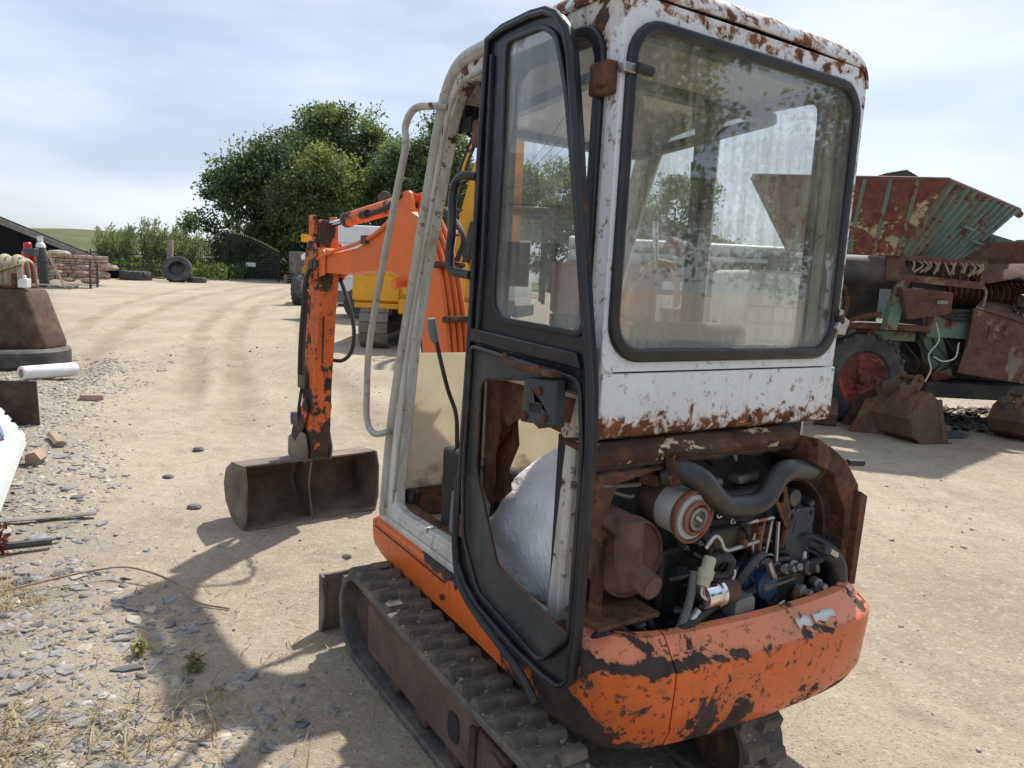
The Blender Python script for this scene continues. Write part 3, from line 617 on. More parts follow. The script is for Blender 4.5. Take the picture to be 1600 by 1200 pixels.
# right side frame
H_R1 = pround([(.10, 1.30), (.58, 1.30), (.58, 2.20), (.10, 2.20)], .07); H_R2 = pround([(.64, 1.30), (1.15, 1.30), (.95, 1.96), (.86, 2.17), (.64, 2.20)], .05)
MB().plate(SIDE, [H_R1, H_R2], .952, .999, 'x').build('cab_side_frame', MT['white_side'], EX, .007)
for H in (H_R1, H_R2):
    MB().ring(inset(H, -.012), inset(H, .022), .944, .964, 'x').build('side_window_seal', MT['seal'], EX)
    MB().prism(inset(H, .01), .952, .957, 'x').build('side_window', MT['sideglass'], EX)
MB().bb(.925, .945, .592, .622, 1.27, 2.2).box((.93, .60, 2.0), (.05, .07, .07)).build('window_slide_rail', MT['black'], EX, .005)
MB().tube([(.985, p.x-.02, p.y) for p in cat1], .026, 10).build('front_pillar', MT['silver'], EX)
# rear face with window opening
RO = [(.004, 1.322), (.996, 1.322), (1.0, 1.40), (1.012, 2.20), (.985, 2.262), (.015, 2.262), (.0, 2.2), (-.0, 1.40)]
W_O = rrect(.036, 1.372, .962, 2.196, .085, 6)
MB().plate(pround(RO, .03, 2), [W_O], .0, .05, 'y').build('rear_frame', MT['white'], EX, .008)
MB().ring(rrect(.014, 1.348, .978, 2.212, .105, 6), rrect(.044, 1.384, .950, 2.184, .082, 6), -.016, .014, 'y').build('rear_window_seal', MT['seal'], EX, .007)
MB().ring(rrect(.036, 1.372, .962, 2.196, .095, 6), rrect(.050, 1.392, .944, 2.176, .075, 6), .012, .045, 'y').build('inner_window_frame', MT['seal'], EX, .004)
MB().prism(rrect(.045, 1.385, .952, 2.188, .08, 6), -.002, .003, 'y').build('rear_window', MT['rearglass'], EX)
# lower rear panel with folded bottom lip
mb = MB(); pf = [(-.004, 1.318), (-.006, 1.165), (.0, 1.146), (.018, 1.136), (.06, 1.136), (.06, 1.142), (.022, 1.144), (.008, 1.152), (.004, 1.17), (.006, 1.318)]
mb.prism([(a, b) for a, b in pf], .004, 1.004, 'x'); mb.build('rear_lower_panel', MT['white'], EX, .003)
for x, z in ((.60, 1.165), (.80, 1.17)): MB().lathe([(.009, 0), (.007, .004)], (x, -.006, z), (0, -1, 0), 12).build('panel_hole_plug', MT['interior'], EX)
# roof skin
def roof_z(x, y):
    r = .055; z = 2.322+.012*math.sin(math.pi*min(1, max(0, x)))
    d = min(x+.002, 1.012-x)
    if d < r: z -= r-math.sqrt(max(0, r*r-(r-d)**2))
    if y < .06: q = .06; d = y; z -= q-math.sqrt(max(0, q*q-(q-d)**2))
    if y > .72: q = (y-.72)/.30; z -= .20*q*q*(.55+.45*q)
    return z
us = sorted(set([0, .003, .008, .016, .026, .038, .05, .06]+[.06+.88*i/10 for i in range(11)]+[.95, .965, .978, .99, .998, 1.0])); us = [-.002+1.014*u for u in us]
vs_ = [0, .002, .006, .014, .025, .04, .06]+[.06+.66*i/8 for i in range(1, 9)]+[.72+.3*i/10 for i in range(1, 11)]
mb = MB().add([(x, y, roof_z(x, y)) for x in us for y in vs_], [(i*len(vs_)+j, (i+1)*len(vs_)+j, (i+1)*len(vs_)+j+1, i*len(vs_)+j+1) for i in range(len(us)-1) for j in range(len(vs_)-1)])
mb.build('roof', MT['white'], EX, solid=.01)
MB().bb(.06, .95, .05, .90, 2.222, 2.236).build('roof_lining', MT['lining'], EX, .006)
MB().bb(.05, .95, .90, .965, 2.09, 2.15).bb(.05, .95, .045, .09, 2.19, 2.222).build('roof_cross_beam', MT['black'], EX, .008)
# front window lifted under the roof
A = [(.10, .93), (.90, .93), (.90, .22), (.10, .22)]
wf = bpy.data.objects.new('raised_front_window', None); COL.objects.link(wf); wf.parent = EX; wf.location = (0, 0, 2.145); wf.rotation_euler = (R(-4), 0, 0)
MB().ring(pround(A, .06), pround(inset(A, .045), .04), -.016, .016, 'z').build('window_frame', MT['black'], wf, .005)
MB().prism(pround(inset(A, .04), .04), -.002, .002, 'z').build('window_pane', MT['sideglass'], wf)
MB().tube([(.07, .90, 2.05), (.07, .86, 2.03), (.065, .84, 2.0), (.06, .86, 1.985), (.06, .885, 2.0)], .006, 8, 4).bb(.05, .10, .84, .93, 2.05, 2.10).tube([(.06, .80, 2.19), (.10, .72, 2.20), (.10, .6, 2.2)], .012, 8, 3).build('window_latch', MT['black'], EX)
# lower front panel, dash bar
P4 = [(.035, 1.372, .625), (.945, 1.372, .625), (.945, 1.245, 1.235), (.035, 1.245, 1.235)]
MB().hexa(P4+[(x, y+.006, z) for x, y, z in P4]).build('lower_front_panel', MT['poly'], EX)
MB().box((.49, 1.385, .60), (.92, .05, .055)).build('front_bottom_rail', MT['rust'], EX, .008)
# cab inside
MB().bb(.04, .95, .10, 1.36, .498, .52).build('cab_floor', MT['floor'], EX, .003)
fp = MB().plate([(.06, .88), (.60, .88), (.60, 1.26), (.06, 1.26)], [pround([(.125, 1.08), (.165, 1.08), (.165, 1.17), (.125, 1.17)], .008)], .53, .534, 'z').build('floor_plate', MT['floor'], EX, .001)
MB().bb(.118, .172, 1.07, 1.18, .521, .5295).build('plate_opening', MT['interior'], fp)
for x, y in ((.09, .93), (.2, .95), (.09, 1.22), (.28, 1.05)): MB().lathe([(.010, 0), (.009, .004)], (x, y, .534), (0, 0, 1), 10).build('plate_hole', MT['interior'], fp)
MB().bb(.04, .08, .62, 1.33, .52, .60).bb(.08, .9, 1.30, 1.34, .52, .63).build('kick_strip', MT['rust'], EX, .006)
MB().lathe([(.028, 0), (.03, .01), (.03, .045), (.02, .055)], (.085, 1.27, .60), (0, 0, 1), 16).build('rubber_stop', MT['black_plastic'], EX)
sb = MB().prism([(.74, .535), (.90, .535), (.88, .76), (.78, .74)], .055, .10, 'x').build('switch_box', MT['grey'], EX, .006)
MB().prism([(.80, .58), (.865, .58), (.862, .69), (.81, .685)], .0535, .0545, 'x').build('warning_sticker', MT['yellowlabel'], sb)
MB().bb(.25, .72, .18, .62, .52, .86).build('seat_box', MT['seat'], EX, .02)
MB().box((.49, .20, 1.17), (.46, .10, .56), rx=8).build('seat_back', MT['seat'], EX, .04, segs=4)
lv = MB().tube([(.11, .95, .90), (.10, .95, 1.03), (.06, .95, 1.13), (.022, .95, 1.25), (0.0, .95, 1.33)], .0085, 8, 4).build('control_lever', MT['black_plastic'], EX)
MB().tube([(.0, .95, 1.31), (-.012, .95, 1.35), (-.020, .948, 1.395)], [.015, .018, .016], 10, 3).build('lever_grip', MT['grey'], lv)
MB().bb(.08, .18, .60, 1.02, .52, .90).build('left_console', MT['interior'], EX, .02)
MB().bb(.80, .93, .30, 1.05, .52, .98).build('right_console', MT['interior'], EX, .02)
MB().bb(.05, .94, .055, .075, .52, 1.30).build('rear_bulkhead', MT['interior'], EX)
MB().bb(.06, .94, .05, .20, 1.28, 1.34).build('parcel_shelf', MT['interior'], EX, .01)
# handrail outside front pillar
MB().tube([(.0, .93, 2.135), (-.04, .96, 2.137), (-.075, 1.03, 2.133), (-.08, 1.093, 2.085), (-.08, 1.088, 2.006), (-.08, 1.155, 1.852), (-.08, 1.275, 1.566), (-.08, 1.387, 1.251), (-.08, 1.402, 1.036), (-.078, 1.394, .935), (-.07, 1.34, .892), (-.03, 1.31, .90), (.01, 1.33, .91)], .0135, 10, 5).build('handrail', MT['silver'], EX)
# hinge bracket on rear post, window clip
hb = MB().bb(-.034, .003, .012, .085, 2.02, 2.10).bb(-.05, -.03, .005, .05, 2.035, 2.085).build('hinge_bracket', MT['rust'], EX, .006)
MB().lathe([(.009, 0), (.009, .012)], (-.034, .055, 2.06), (-1, 0, 0), 10).build('bracket_bolt', MT['darkrust'], hb)
wc = MB().bb(-.008, .032, -.022, .002, 2.068, 2.092).build('window_clip', MT['steel'], EX, .003)
MB().tube([(.03, -.024, 2.082), (.075, -.03, 2.078)], .013, 10).build('clip_knob', MT['black_plastic'], wc)
wc = MB().box((.985, -.016, 1.46), (.05, .03, .05), ry=25).build('window_clip', MT['steel'], EX, .003)
MB().tube([(.98, -.02, 1.47), (.955, -.028, 1.50)], .016, 10).build('clip_knob', MT['black_plastic'], wc)

# ---- door, swung right back along the cab side
XD = -.07
DO = [(.530, 2.252), (.445, 2.266), (.298, 2.266), (.228, 2.258), (.177, 2.235), (.131, 2.190), (.104, 2.128), (.063, 1.935), (.004, 1.618), (-.063, 1.304), (-.077, 1.144), (-.073, .892), (-.07, .666), (-.059, .509), (-.034, .480), (-.007, .465), (.060, .462), (.215, .474), (.430, .515), (.510, .552), (.572, .61), (.590, .69), (.583, .912), (.562, 1.295), (.552, 1.617), (.546, 2.001)]
DG = [(.425, 2.222), (.245, 2.219), (.176, 2.180), (.118, 2.026), (.058, 1.78), (-.014, 1.445), (.004, 1.425), (.197, 1.430), (.375, 1.434), (.428, 1.470), (.425, 1.618), (.415, 1.893)]
DL = [(.525, 1.335), (-.026, 1.305), (-.053, 1.132), (-.051, .87), (-.048, .636), (.070, .512), (.415, .578), (.520, .72), (.537, .902)]
DGr = pround(DG, .03, 3); DLr = pround(DL, .03, 3)
dr = MB().plate(DO, [DGr, DLr], XD-.002, XD+.016, 'x').build('door_frame', MT['black'], EX, .004)
MB().ring(DO, inset(DO, .015), XD-.020, XD-.002, 'x').build('door_outer_rail', MT['black'], dr, .006)
MB().tube([(XD-.010, y, z) for y, z in inset(DO, -.001)], .0075, 8, closed=True).build('door_edge_seal', MT['rubber'], dr)
MB().tube([(XD-.006, .500, 2.20), (XD-.006, .498, 1.6), (XD-.006, .512, 1.38)], .009, 6).build('door_stiffener', MT['black'], dr)
MB().prism([(.545, 1.395), (.0, 1.375), (-.02, 1.335), (.55, 1.352)], XD-.016, XD, 'x').build('door_cross_bar', MT['black'], dr, .005)
MB().tube([(XD-.018, y, z) for y, z in pround(inset(DL, -.004), .03, 3)], .0075, 8, closed=True).build('inner_flange', MT['black'], dr)
MB().ring(inset(DGr, -.010), inset(DGr, .006), XD-.012, XD-.001, 'x').build('door_glass_seal', MT['seal'], dr, .003)
dg = MB().prism(pround(inset(DG, -.004), .03, 3), XD-.002, XD+.002, 'x').build('door_glass', MT['doorglass'], EX)
mb = MB(); o = (.40, 1.80)
for tgt in ((.12, 1.97), (.11, 1.93), (.10, 1.90), (.11, 1.86), (.30, 1.55), (.36, 1.48), (.36, 2.1)):
    pts = [(XD-.0035, o[0]+(tgt[0]-o[0])*t+.008*math.sin(7*t+tgt[1]*9), o[1]+(tgt[1]-o[1])*t+.01*math.sin(5*t+tgt[0]*20)) for t in [i/6 for i in range(7)]]
    mb.tube(pts, .0007, 4, 2)
mb.build('crack', MT['grey'], dg)
DH = [(.457, 1.243), (.480, 1.214), (.486, .957), (.421, .85), (.329, .69), (-.038, .625), (-.043, .87), (-.045, 1.148), (-.028, 1.268), (.183, 1.28)]
dp = MB().plate(inset(DL, -.006), [pround(DH, .025, 3)], XD-.004, XD, 'x').build('door_lower_panel', MT['black_low'], EX)
MB().tube([(XD-.006, y, z) for y, z in pround(DH, .025, 3)], .0035, 6, closed=True).build('panel_torn_edge', MT['rust'], dp)
lk = MB().plate([(.185, 1.165), (.022, 1.180), (.030, 1.302), (.175, 1.29)], [[(.15, 1.20), (.09, 1.205), (.09, 1.228), (.15, 1.222)]], XD-.05, XD-.016, 'x').build('door_lock', MT['black_low'], EX, .005)
MB().bb(XD-.044, XD-.03, .088, .152, 1.196, 1.232).build('lock_slot', MT['interior'], lk)
for y, z in ((.10, 1.262), (.07, 1.195), (.16, 1.185)): MB().lathe([(.013, 0), (.012, .007), (.0, .009)], (XD-.05, y, z), (-1, 0, 0), 12).build('rivet', MT['rust'], lk)
MB().tube([(XD-.04, .30, 1.335), (XD-.055, .24, 1.322), (XD-.06, .16, 1.318), (XD-.05, .10, 1.318)], .011, 8, 4).bb(XD-.065, XD-.03, .03, .15, 1.308, 1.325).build('door_handle', MT['rust'], EX, .003)
MB().tube([(XD-.012, .550, 1.857), (XD-.030, .60, 1.862), (XD-.035, .640, 1.845), (XD-.035, .660, 1.80), (XD-.035, .656, 1.70), (XD-.035, .668, 1.62), (XD-.035, .645, 1.570), (XD-.012, .565, 1.557)], .0145, 10, 5).build('grab_handle', MT['black'], EX)
MB().tube([(XD-.012, .59, .90), (XD-.016, .580, .66), (XD-.018, .525, .548), (XD-.02, .40, .495), (XD-.024, .22, .455), (XD-.03, .12, .43), (XD-.035, .05, .395)], .012, 8, 6).build('loose_rubber_seal', MT['rubber'], EX)
MB().bb(XD-.01, -.012, .55, .60, 1.95, 2.03).bb(XD-.01, -.012, .55, .60, .70, .78).build('door_hinge', MT['rust'], EX, .006)
MB().tube([(XD-.026, -.03, 1.045), (-.02, -.055, 1.035), (.06, -.05, 1.025), (.14, -.03, 1.015)], .0055, 8, 4).tube([(XD-.026, -.03, 1.035), (.0, -.05, 1.02), (.09, -.04, .99), (.12, -.03, .985)], .005, 8, 4).build('door_stay', MT['rubber_dusty'], EX)
# ---- engine bay
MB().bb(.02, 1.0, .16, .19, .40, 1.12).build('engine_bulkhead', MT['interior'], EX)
mb = MB(); pf = [(-.044, 1.080), (-.050, 1.100), (-.036, 1.120), (.0, 1.131), (.10, 1.131), (.10, 1.123), (-.03, 1.110), (-.040, 1.098), (-.034, 1.080)]
mb.prism(pf, -.05, .80, 'x'); mb.build('engine_bay_beam', MT['rust_pale'], EX, .004)
mb = MB(); random.seed(5); N = 26   # frayed lower edge of the beam
mb.add([p for i in range(N) for p in ((-.05+.85*i/(N-1), -.039, 1.083), (-.05+.85*i/(N-1), -.034, 1.068-random.random()*.014))], [(2*i, 2*i+1, 2*i+3, 2*i+2) for i in range(N-1)])
mb.build('frayed_beam_edge', MT['darkrust'], EX, solid=.004)
mb = MB().prism([(-.04, 1.06), (.0, 1.066), (.22, 1.064), (.10, 1.045), (.04, 1.035), (-.02, .90), (-.05, .90)], -.06, -.035, 'y'); mb.build('left_bay_bracket', MT['rust'], EX, .004)
# right hand cowl, curved round the radiator
CW_ = [(.80, 1.112), (.88, 1.075), (.955, 1.03), (1.04, .94), (1.048, .90), (1.03, .62), (1.0, .60), (.985, .86), (.93, .93), (.90, .99), (.80, 1.03)]
MB().prism(CW_, -.115, .10, 'y').build('right_cowl', MT['rust'], EX, .006)
MB().prism([(1.02, .925), (1.058, .905), (1.045, .60), (1.015, .61)], -.14, -.112, 'y').build('cowl_flange', MT['rust'], EX, .004)
# curved fan shroud
sh = []
for k in range(15):
    a = R(78-118*k/14); sh.append((.74+.255*math.cos(a), .78+.235*math.sin(a)))
MB().ring(sh+[(x*.97+.02, z) for x, z in sh[::-1]], [(.74+(x-.74)*.86, .78+(z-.78)*.86) for x, z in sh]+[(.74+(x-.74)*.84, .78+(z-.78)*.84) for x, z in sh[::-1]], -.06, .08, 'y').build('fan_shroud', MT['darkrust'], EX)
rd = MB().bb(.97, 1.03, -.02, .16, .48, .95).build('radiator', MT['black_plastic'], EX, .006)
# engine
en = MB().bb(.30, .88, .02, .16, .45, .78).bb(.42, .84, -.02, .12, .74, .86).bb(.52, .66, -.055, .04, .50, .72).build('engine_block', MT['castmetal'], EX, .012)
MB().bb(.44, .82, -.0, .13, .86, .93).build('valve_cover', MT['alu'], en, .03, segs=4)
MB().lathe([(.03, 0), (.034, .01), (.034, .03), (.02, .04)], (.52, .05, .93), (0, 0, 1), 16).build('filler_cap', MT['black_plastic'], en)
MB().bb(.56, .68, -.075, -.01, .52, .735).build('blue_casting', MT['blue'], en, .018)
MB().bb(.33, .40, -.10, .02, .40, .56).build('blue_mount', MT['blue'], en, .01)
MB().bb(.70, .90, -.04, .06, .72, .90).build('blue_cover', MT['bluedark'], en, .02)
gp = MB().prism(pround([(.735, .68), (.84, .68), (.855, .70), (.86, .88), (.72, .885)], .02), -.085, -.079, 'y').build('guard_plate', MT['bluedark'], en)
for x, z in ((.75, .86), (.845, .86), (.845, .71)): MB().lathe([(.008, 0), (.008, .004)], (x, -.085, z), (0, -1, 0), 8).build('plate_hole', MT['interior'], gp)
MB().plate(pround([(.645, .965), (.69, .97), (.715, .90), (.735, .83), (.715, .82), (.66, .90), (.64, .93)], .012), [rrect(.658, .915, .685, .952, .012, 3)], -.095, -.087, 'y').build('lifting_eye', MT['rust'], en)
MB().tube([(.735, -.10, .925), (.735, .0, .925)], .028, 14).build('thermostat_housing', MT['castmetal'], en, .004)
# intake hose
MB().tube([(.225, -.03, 1.03), (.26, -.07, 1.048), (.31, -.098, 1.025), (.365, -.105, .972), (.42, -.105, .942), (.53, -.105, .932), (.585, -.104, .952), (.63, -.10, 1.0), (.69, -.095, 1.018), (.80, -.078, 1.002), (.86, -.06, 1.0)], .0335, 16, 6).build('intake_hose', MT['hose'], EX)
MB().tube([(.845, -.065, 1.003), (.868, -.056, 1.0)], .041, 16).build('hose_clamp', MT['rust'], EX)
MB().tube([(.222, -.052, 1.044), (.242, -.07, 1.052)], .041, 16).build('hose_clamp', MT['rust'], EX)
MT['bore_shade'] = plain('bore_shade', (.003, .003, .003), .95, 0, .1, 9, 0)  # near-black for the tail pipe mouth, shade inside the bore painted as colour
# air filter, lying fore and aft with its cap towards the rear
fa = Vector((.02, -1, -.07)).normalized(); f0 = Vector((.285, .215, .945))
af = MB().lathe([(.0, 0), (.062, .004), (.068, .015), (.068, .30), (.064, .315), (0, .32)], f0, fa, 32).build('air_filter', MT['filter'], EX)
MB().lathe([(.0695, .12), (.0705, .122), (.0705, .222), (.0695, .224)], f0, fa, 32).build('filter_band', MT['filterband'], af)
MB().lathe([(.0685, .288), (.076, .298), (.079, .306), (.0775, .316), (.072, .314), (.071, .306)], f0, fa, 36).build('filter_rim', MT['orange_rim'], af)
MB().lathe([(.0725, .309), (.060, .303), (.050, .306), (.048, .318), (.0, .318)], f0, fa, 32).build('filter_cap', MT['grey'], af)
MB().lathe([(.048, .316), (.051, .326), (.044, .334), (.039, .327), (.038, .318)], f0, fa, 32).build('cap_ring', MT['orange_rim'], af)
MB().lathe([(.037, .318), (.034, .332), (.025, .334), (.021, .322), (.0, .320)], f0, fa, 28).build('cap_centre', MT['alu'], af)
wn = f0+fa*.328; MB().box(wn, (.03, .012, .012), 0, 0, 35).build('wing_nut', MT['steel'], af, .003)
MB().box((.235, .02, 1.01), (.05, .06, .035), 20).build('filter_bracket', MT['rust'], af, .004)
# muffler with tail pipe
mo = (.145, .20, .805); ma = (0, -1, -.03)
mf = MB().lathe([(0, 0), (.100, .004), (.112, .014), (.116, .02), (.116, .21), (.113, .222), (.107, .224), (.104, .212), (.0, .208)], mo, ma, 36).build('muffler', MT['muffler'], EX)
MB().lathe([(.117, .10), (.120, .102), (.120, .125), (.117, .127)], mo, ma, 36).build('muffler_strap', MT['darkrust'], mf)
MB().tube([(.075, .16, .935), (.066, -.075, .918)], .035, 18).build('exhaust_inlet', MT['muffler'], mf)
MB().tube([(.066, -.085, .945), (.068, -.088, .775)], .037, 18).build('exhaust_drop', MT['muffler'], mf)
MB().tube([(.070, -.070, .805), (.076, -.12, .796), (.078, -.176, .786)], .034, 18, 3, caps=False).lathe([(.034, 0), (.030, 0), (.030, -.06)], (.078, -.176, .786), (.03, -1, -.17), 18).build('tail_pipe', MT['muffler'], mf)
MB().lathe([(.0300, -.022), (.0, -.022)], (.078, -.176, .786), (.03, -1, -.17), 18).build('pipe_mouth', MT['bore_shade'], mf)
MB().bb(.015, .04, -.03, .0, .62, .90).build('muffler_bracket', MT['rust'], mf, .004)
MB().bb(-.02, .20, -.09, .06, .645, .66).build('muffler_shelf', MT['rust'], mf, .004)
# starter motor and solenoid
st = MB().lathe([(0, 0), (.038, .004), (.045, .02), (.045, .14), (.05, .145), (.05, .17), (.04, .18)], (.37, -.10, .555), (.95, .05, .20), 24).build('starter_motor', MT['hose'], EX)
MB().lathe([(.0, 0), (.033, .003), (.035, .01), (.035, .06), (.042, .062), (.042, .075), (.03, .077)], (.305, -.135, .700), (.98, .1, -.04), 20).build('solenoid_cap', MT['chrome'], st)
MB().lathe([(.035, .077), (.037, .08), (.037, .14), (.03, .145), (.018, .15), (.018, .165)], (.305, -.135, .700), (.98, .1, -.04), 20).build('solenoid_body', MT['filterband'], st)
MB().lathe([(.0, 0), (.010, .001), (.010, .012)], (.303, -.137, .705), (-.98, -.1, .04), 10).build('solenoid_terminal', MT['black_plastic'], st)
MB().bb(.50, .56, -.12, -.08, .57, .66).build('starter_nose', MT['alu'], st, .015)
# relay bracket
MB().prism(pround([(.44, .665), (.52, .67), (.525, .645), (.52, .57), (.44, .565)], .012), -.150, -.10, 'y').build('relay_bracket', MT['grey'], EX, .003)
MB().bb(.38, .50, -.14, -.08, .44, .54).build('battery_box', MT['black_plastic'], EX, .008)
# injection pump cluster
ip = MB().bb(.67, .83, -.10, .0, .56, .68).bb(.70, .80, -.125, -.09, .50, .58).build('injection_pump', MT['castmetal'], EX, .012)
for i, (x, z, r, l) in enumerate(((.66, .71, .018, .06), (.70, .70, .015, .05), (.74, .705, .017, .05), (.79, .69, .02, .06), (.86, .60, .016, .09), (.80, .53, .022, .04), (.72, .56, .03, .03), (.76, .63, .02, .05), (.83, .65, .014, .06))):
    MB().lathe([(r, 0), (r*1.15, l*.2), (r*1.15, l*.5), (r*.7, l*.55), (r*.7, l)], (x, -.09-.004*i, z), (.2 if i % 2 else -.2, -1, .3 if i < 4 else 0), 12).build('pump_fitting', MT['alu' if i % 3 else 'castmetal'], ip, .002)
MB().prism(pround([(.70, .64), (.73, .655), (.74, .60), (.79, .61), (.80, .57), (.75, .545), (.72, .58)], .01), -.15, -.142, 'y').build('pump_lever', MT['rust'], ip)
MB().tube([(.545, -.15, .685), (.62, -.155, .688), (.70, -.15, .69)], .004, 6, 3).tube([(.552, -.15, .685), (.585, -.153, .687)], .009, 8).build('throttle_cable', MT['rubber_dusty'], ip)
MB().tube([(.66, -.10, .86), (.66, -.11, .66)], .006, 6).build('dipstick', MT['steel'], ip)
# injector pipes and spill loops
for k in range(3): MB().tube([(.50+.035*k, -.095, .872), (.505+.035*k, -.12, .885), (.53+.035*k, -.125, .888), (.545+.035*k, -.11, .872), (.55+.035*k, -.10, .80), (.58+.02*k, -.09, .73)], .0048, 8, 4).build('injector_pipe', MT['orange_rim' if k == 1 else 'steel'], EX)
MB().tube([(.325, -.12, .835), (.345, -.13, .87), (.37, -.13, .855), (.39, -.13, .825), (.42, -.13, .82), (.54, -.125, .825)], .0065, 8, 5).build('fuel_return_pipe', MT['steel'], EX)
MB().bb(.465, .485, -.135, -.11, .815, .84).bb(.535, .555, -.13, -.10, .845, .87).build('pipe_clip', MT['rust'], EX, .003)
# hoses
MB().tube([(.86, -.03, .76), (.92, -.075, .73), (.965, -.105, .68), (.975, -.11, .60), (.93, -.11, .535), (.87, -.09, .50)], .038, 14, 6).build('radiator_hose', MT['hose'], EX)
MB().tube([(.47, -.09, .60), (.47, -.11, .68), (.50, -.12, .735), (.56, -.11, .76), (.61, -.09, .76)], .016, 10, 6).build('heater_hose', MT['hose'], EX)
MB().tube([(.14, -.12, .56), (.20, -.135, .60), (.31, -.135, .645), (.42, -.12, .67)], .014, 10, 5).build('fuel_hose', MT['rubber'], EX)
cnd = [(.285, -.12, .775), (.268, -.13, .70), (.245, -.125, .62), (.22, -.11, .56), (.20, -.10, .50)]
pc_ = catmull(cnd, 26); MB().tube([p for p in pc_], [.013 if i % 2 else .0105 for i in range(len(pc_))], 10).build('corrugated_conduit', MT['grey'], EX)
cn = Vector((.33, -.135, .815)); MB().lathe([(.014, 0), (.018, .004), (.018, .035), (.023, .037), (.023, .062), (.019, .064), (.019, .085)], cn, (-.45, -.15, -.9), 14).build('wiring_connector', MT['connector'], EX, .002)
MB().tube([(.29, -.15, .74), (.285, -.155, .72), (.30, -.158, .705), (.31, -.15, .70)], .0035, 6, 4).build('wire', MT['wire_white'], EX)
MB().tube([(.295, -.15, .74), (.296, -.157, .715), (.308, -.158, .70)], .0032, 6, 4).build('wire', MT['wire_red'], EX)
MB().tube([(.345, -.12, .80), (.40, -.135, .80), (.425, -.13, .775), (.41, -.125, .745), (.37, -.12, .75), (.345, -.11, .77)], [.014, .012], 8, 12).build('wiring_loom', MT['rubber'], EX)
MB().tube([(.43, -.13, .77), (.44, -.135, .745), (.425, -.13, .72), (.40, -.12, .73)], .0035, 6, 4).build('wire', MT['wire_white'], EX)
MB().tube([(.41, -.16, .56), (.43, -.168, .612), (.46, -.166, .618), (.58, -.163, .618), (.66, -.15, .625)], .003, 6, 4).build('wire', MT['wire_white'], EX)
# hydraulic valve block, fitted low on the left
hv = MB().bb(-.0, .17, -.07, .06, .42, .555).build('valve_block', MT['castmetal'], EX, .01)
for i in range(7):
    x = .0+.026*i+random.uniform(-.01, .01); y = -.05+random.uniform(-.02, .06); z = .565+random.uniform(-.01, .025)
    MB().lathe([(.014, -.02), (.016, 0), (.016, .014), (.010, .016), (.010, .035), (.014, .036), (.014, .045)], (x, y, z), (random.uniform(-.3, .3), random.uniform(-.5, 0), 1), 8).build('hydraulic_fitting', MT['alu'], hv, .001)
for i in range(4):
    x = .0+.045*i; MB().tube([(x, -.02, .58), (x+.02, -.06, .625+.01*i), (x+.06, -.07, .60), (x+.10, -.05, .50)], .011, 8, 5).build('hydraulic_hose', MT['rubber'], hv)
MB().tube([(.15, -.05, .64), (.19, -.06, .63)], .018, 12).build('drain_plug', MT['rust'], hv)
for k in range(6):
    MB().tube([(.20+.11*k, .09, 1.03+.012*(k % 2)), (.24+.11*k, .03, 1.055), (.30+.11*k, .06, 1.02), (.34+.11*k, .10, .97)], .007+.003*(k % 3), 8, 5).build('cable', MT['rubber' if k % 3 else 'wire_white'], EX)
MB().bb(.42, .52, .0, .08, .955, .985).box((.66, .05, .965), (.12, .06, .03), 12).build('intake_manifold', MT['alu'], en, .012)
MB().tube([(1.05, -.06, 1.0), (1.12, -.07, .995)], .012, 8).build('cut_hose_end', MT['rubber'], EX)

# ---- boom, arm and bucket share one swing transform
def swing(o): o.location = (.37, 1.55, 0); o.rotation_euler = (0, 0, R(7)); return o
BT = [(1.26, 1.665), (1.19, 1.675), (1.05, 1.645), (.78, 1.675), (.58, 1.745), (.44, 1.845), (.34, 1.872), (.20, 1.82), (.08, 1.69), (.0, 1.53), (-.06, 1.31), (-.12, 1.0), (-.17, .62)]
BB = [(.02, .60), (.07, .98), (.13, 1.24), (.22, 1.42), (.34, 1.535), (.42, 1.56), (.55, 1.56), (.72, 1.555), (.98, 1.53), (1.20, 1.535), (1.28, 1.57)]
bo = swing(MB().prism([(a, b) for a, b in BT+BB], -.062, .062, 'x').build('boom', MT['orange_boom'], EX, .006))
for sx in (-1, 1):
    MB().prism([(a, b) for a, b in pround([(1.14, 1.52), (1.30, 1.50), (1.33, 1.58), (1.25, 1.68), (1.14, 1.66)], .03)], sx*.064, sx*.078, 'x').build('arm_pivot_plate', MT['orange_boom'], bo, .003)
MB().tube([(-.10, 1.24, 1.58), (.10, 1.24, 1.58)], .035, 16).build('pivot_pin', MT['castmetal'], bo)
for k, x in enumerate((-.055, -.022, .012, .046)):
    off = .022
    pts = [(x, -.10-off, 1.0), (x, -.045-off, 1.31), (x, .02-off, 1.53), (x, .10-off*.8, 1.70), (x, .20-off*.3, 1.83+.01)]
    MB().tube(pts, .0115, 8, 5).build('boom_pipe', MT['orange_boom'], bo)
for z, y in ((1.36, -.075), (1.60, .01)):
    cl = MB().box((-.005, y, z), (.15, .03, .025), rx=-20).build('pipe_clamp', MT['rust'], bo, .003)
    for x in (-.07, .06): MB().lathe([(.009, 0), (.009, .016)], (x, y-.012, z), (0, -1, .2), 6).build('clamp_bolt', MT['rust'], cl)
for k, x in enumerate((-.072, .072)):
    MB().tube([(x, .44, 1.80), (x, .60, 1.735), (x, .80, 1.69), (x, 1.0, 1.66), (x*1.05, 1.16, 1.63), (x*1.1, 1.24, 1.60)], .011, 8, 5).build('side_pipe', MT['orange_boom'], bo)
    MB().box((x, .68, 1.715), (.03, .05, .045)).build('pipe_bracket', MT['castmetal'], bo, .004)
MB().tube([(.03, .0, 1.62), (.05, -.02, 1.72), (.06, .06, 1.80), (.07, .16, 1.86)], .013, 8, 5).build('hydraulic_hose', MT['rubber'], bo)
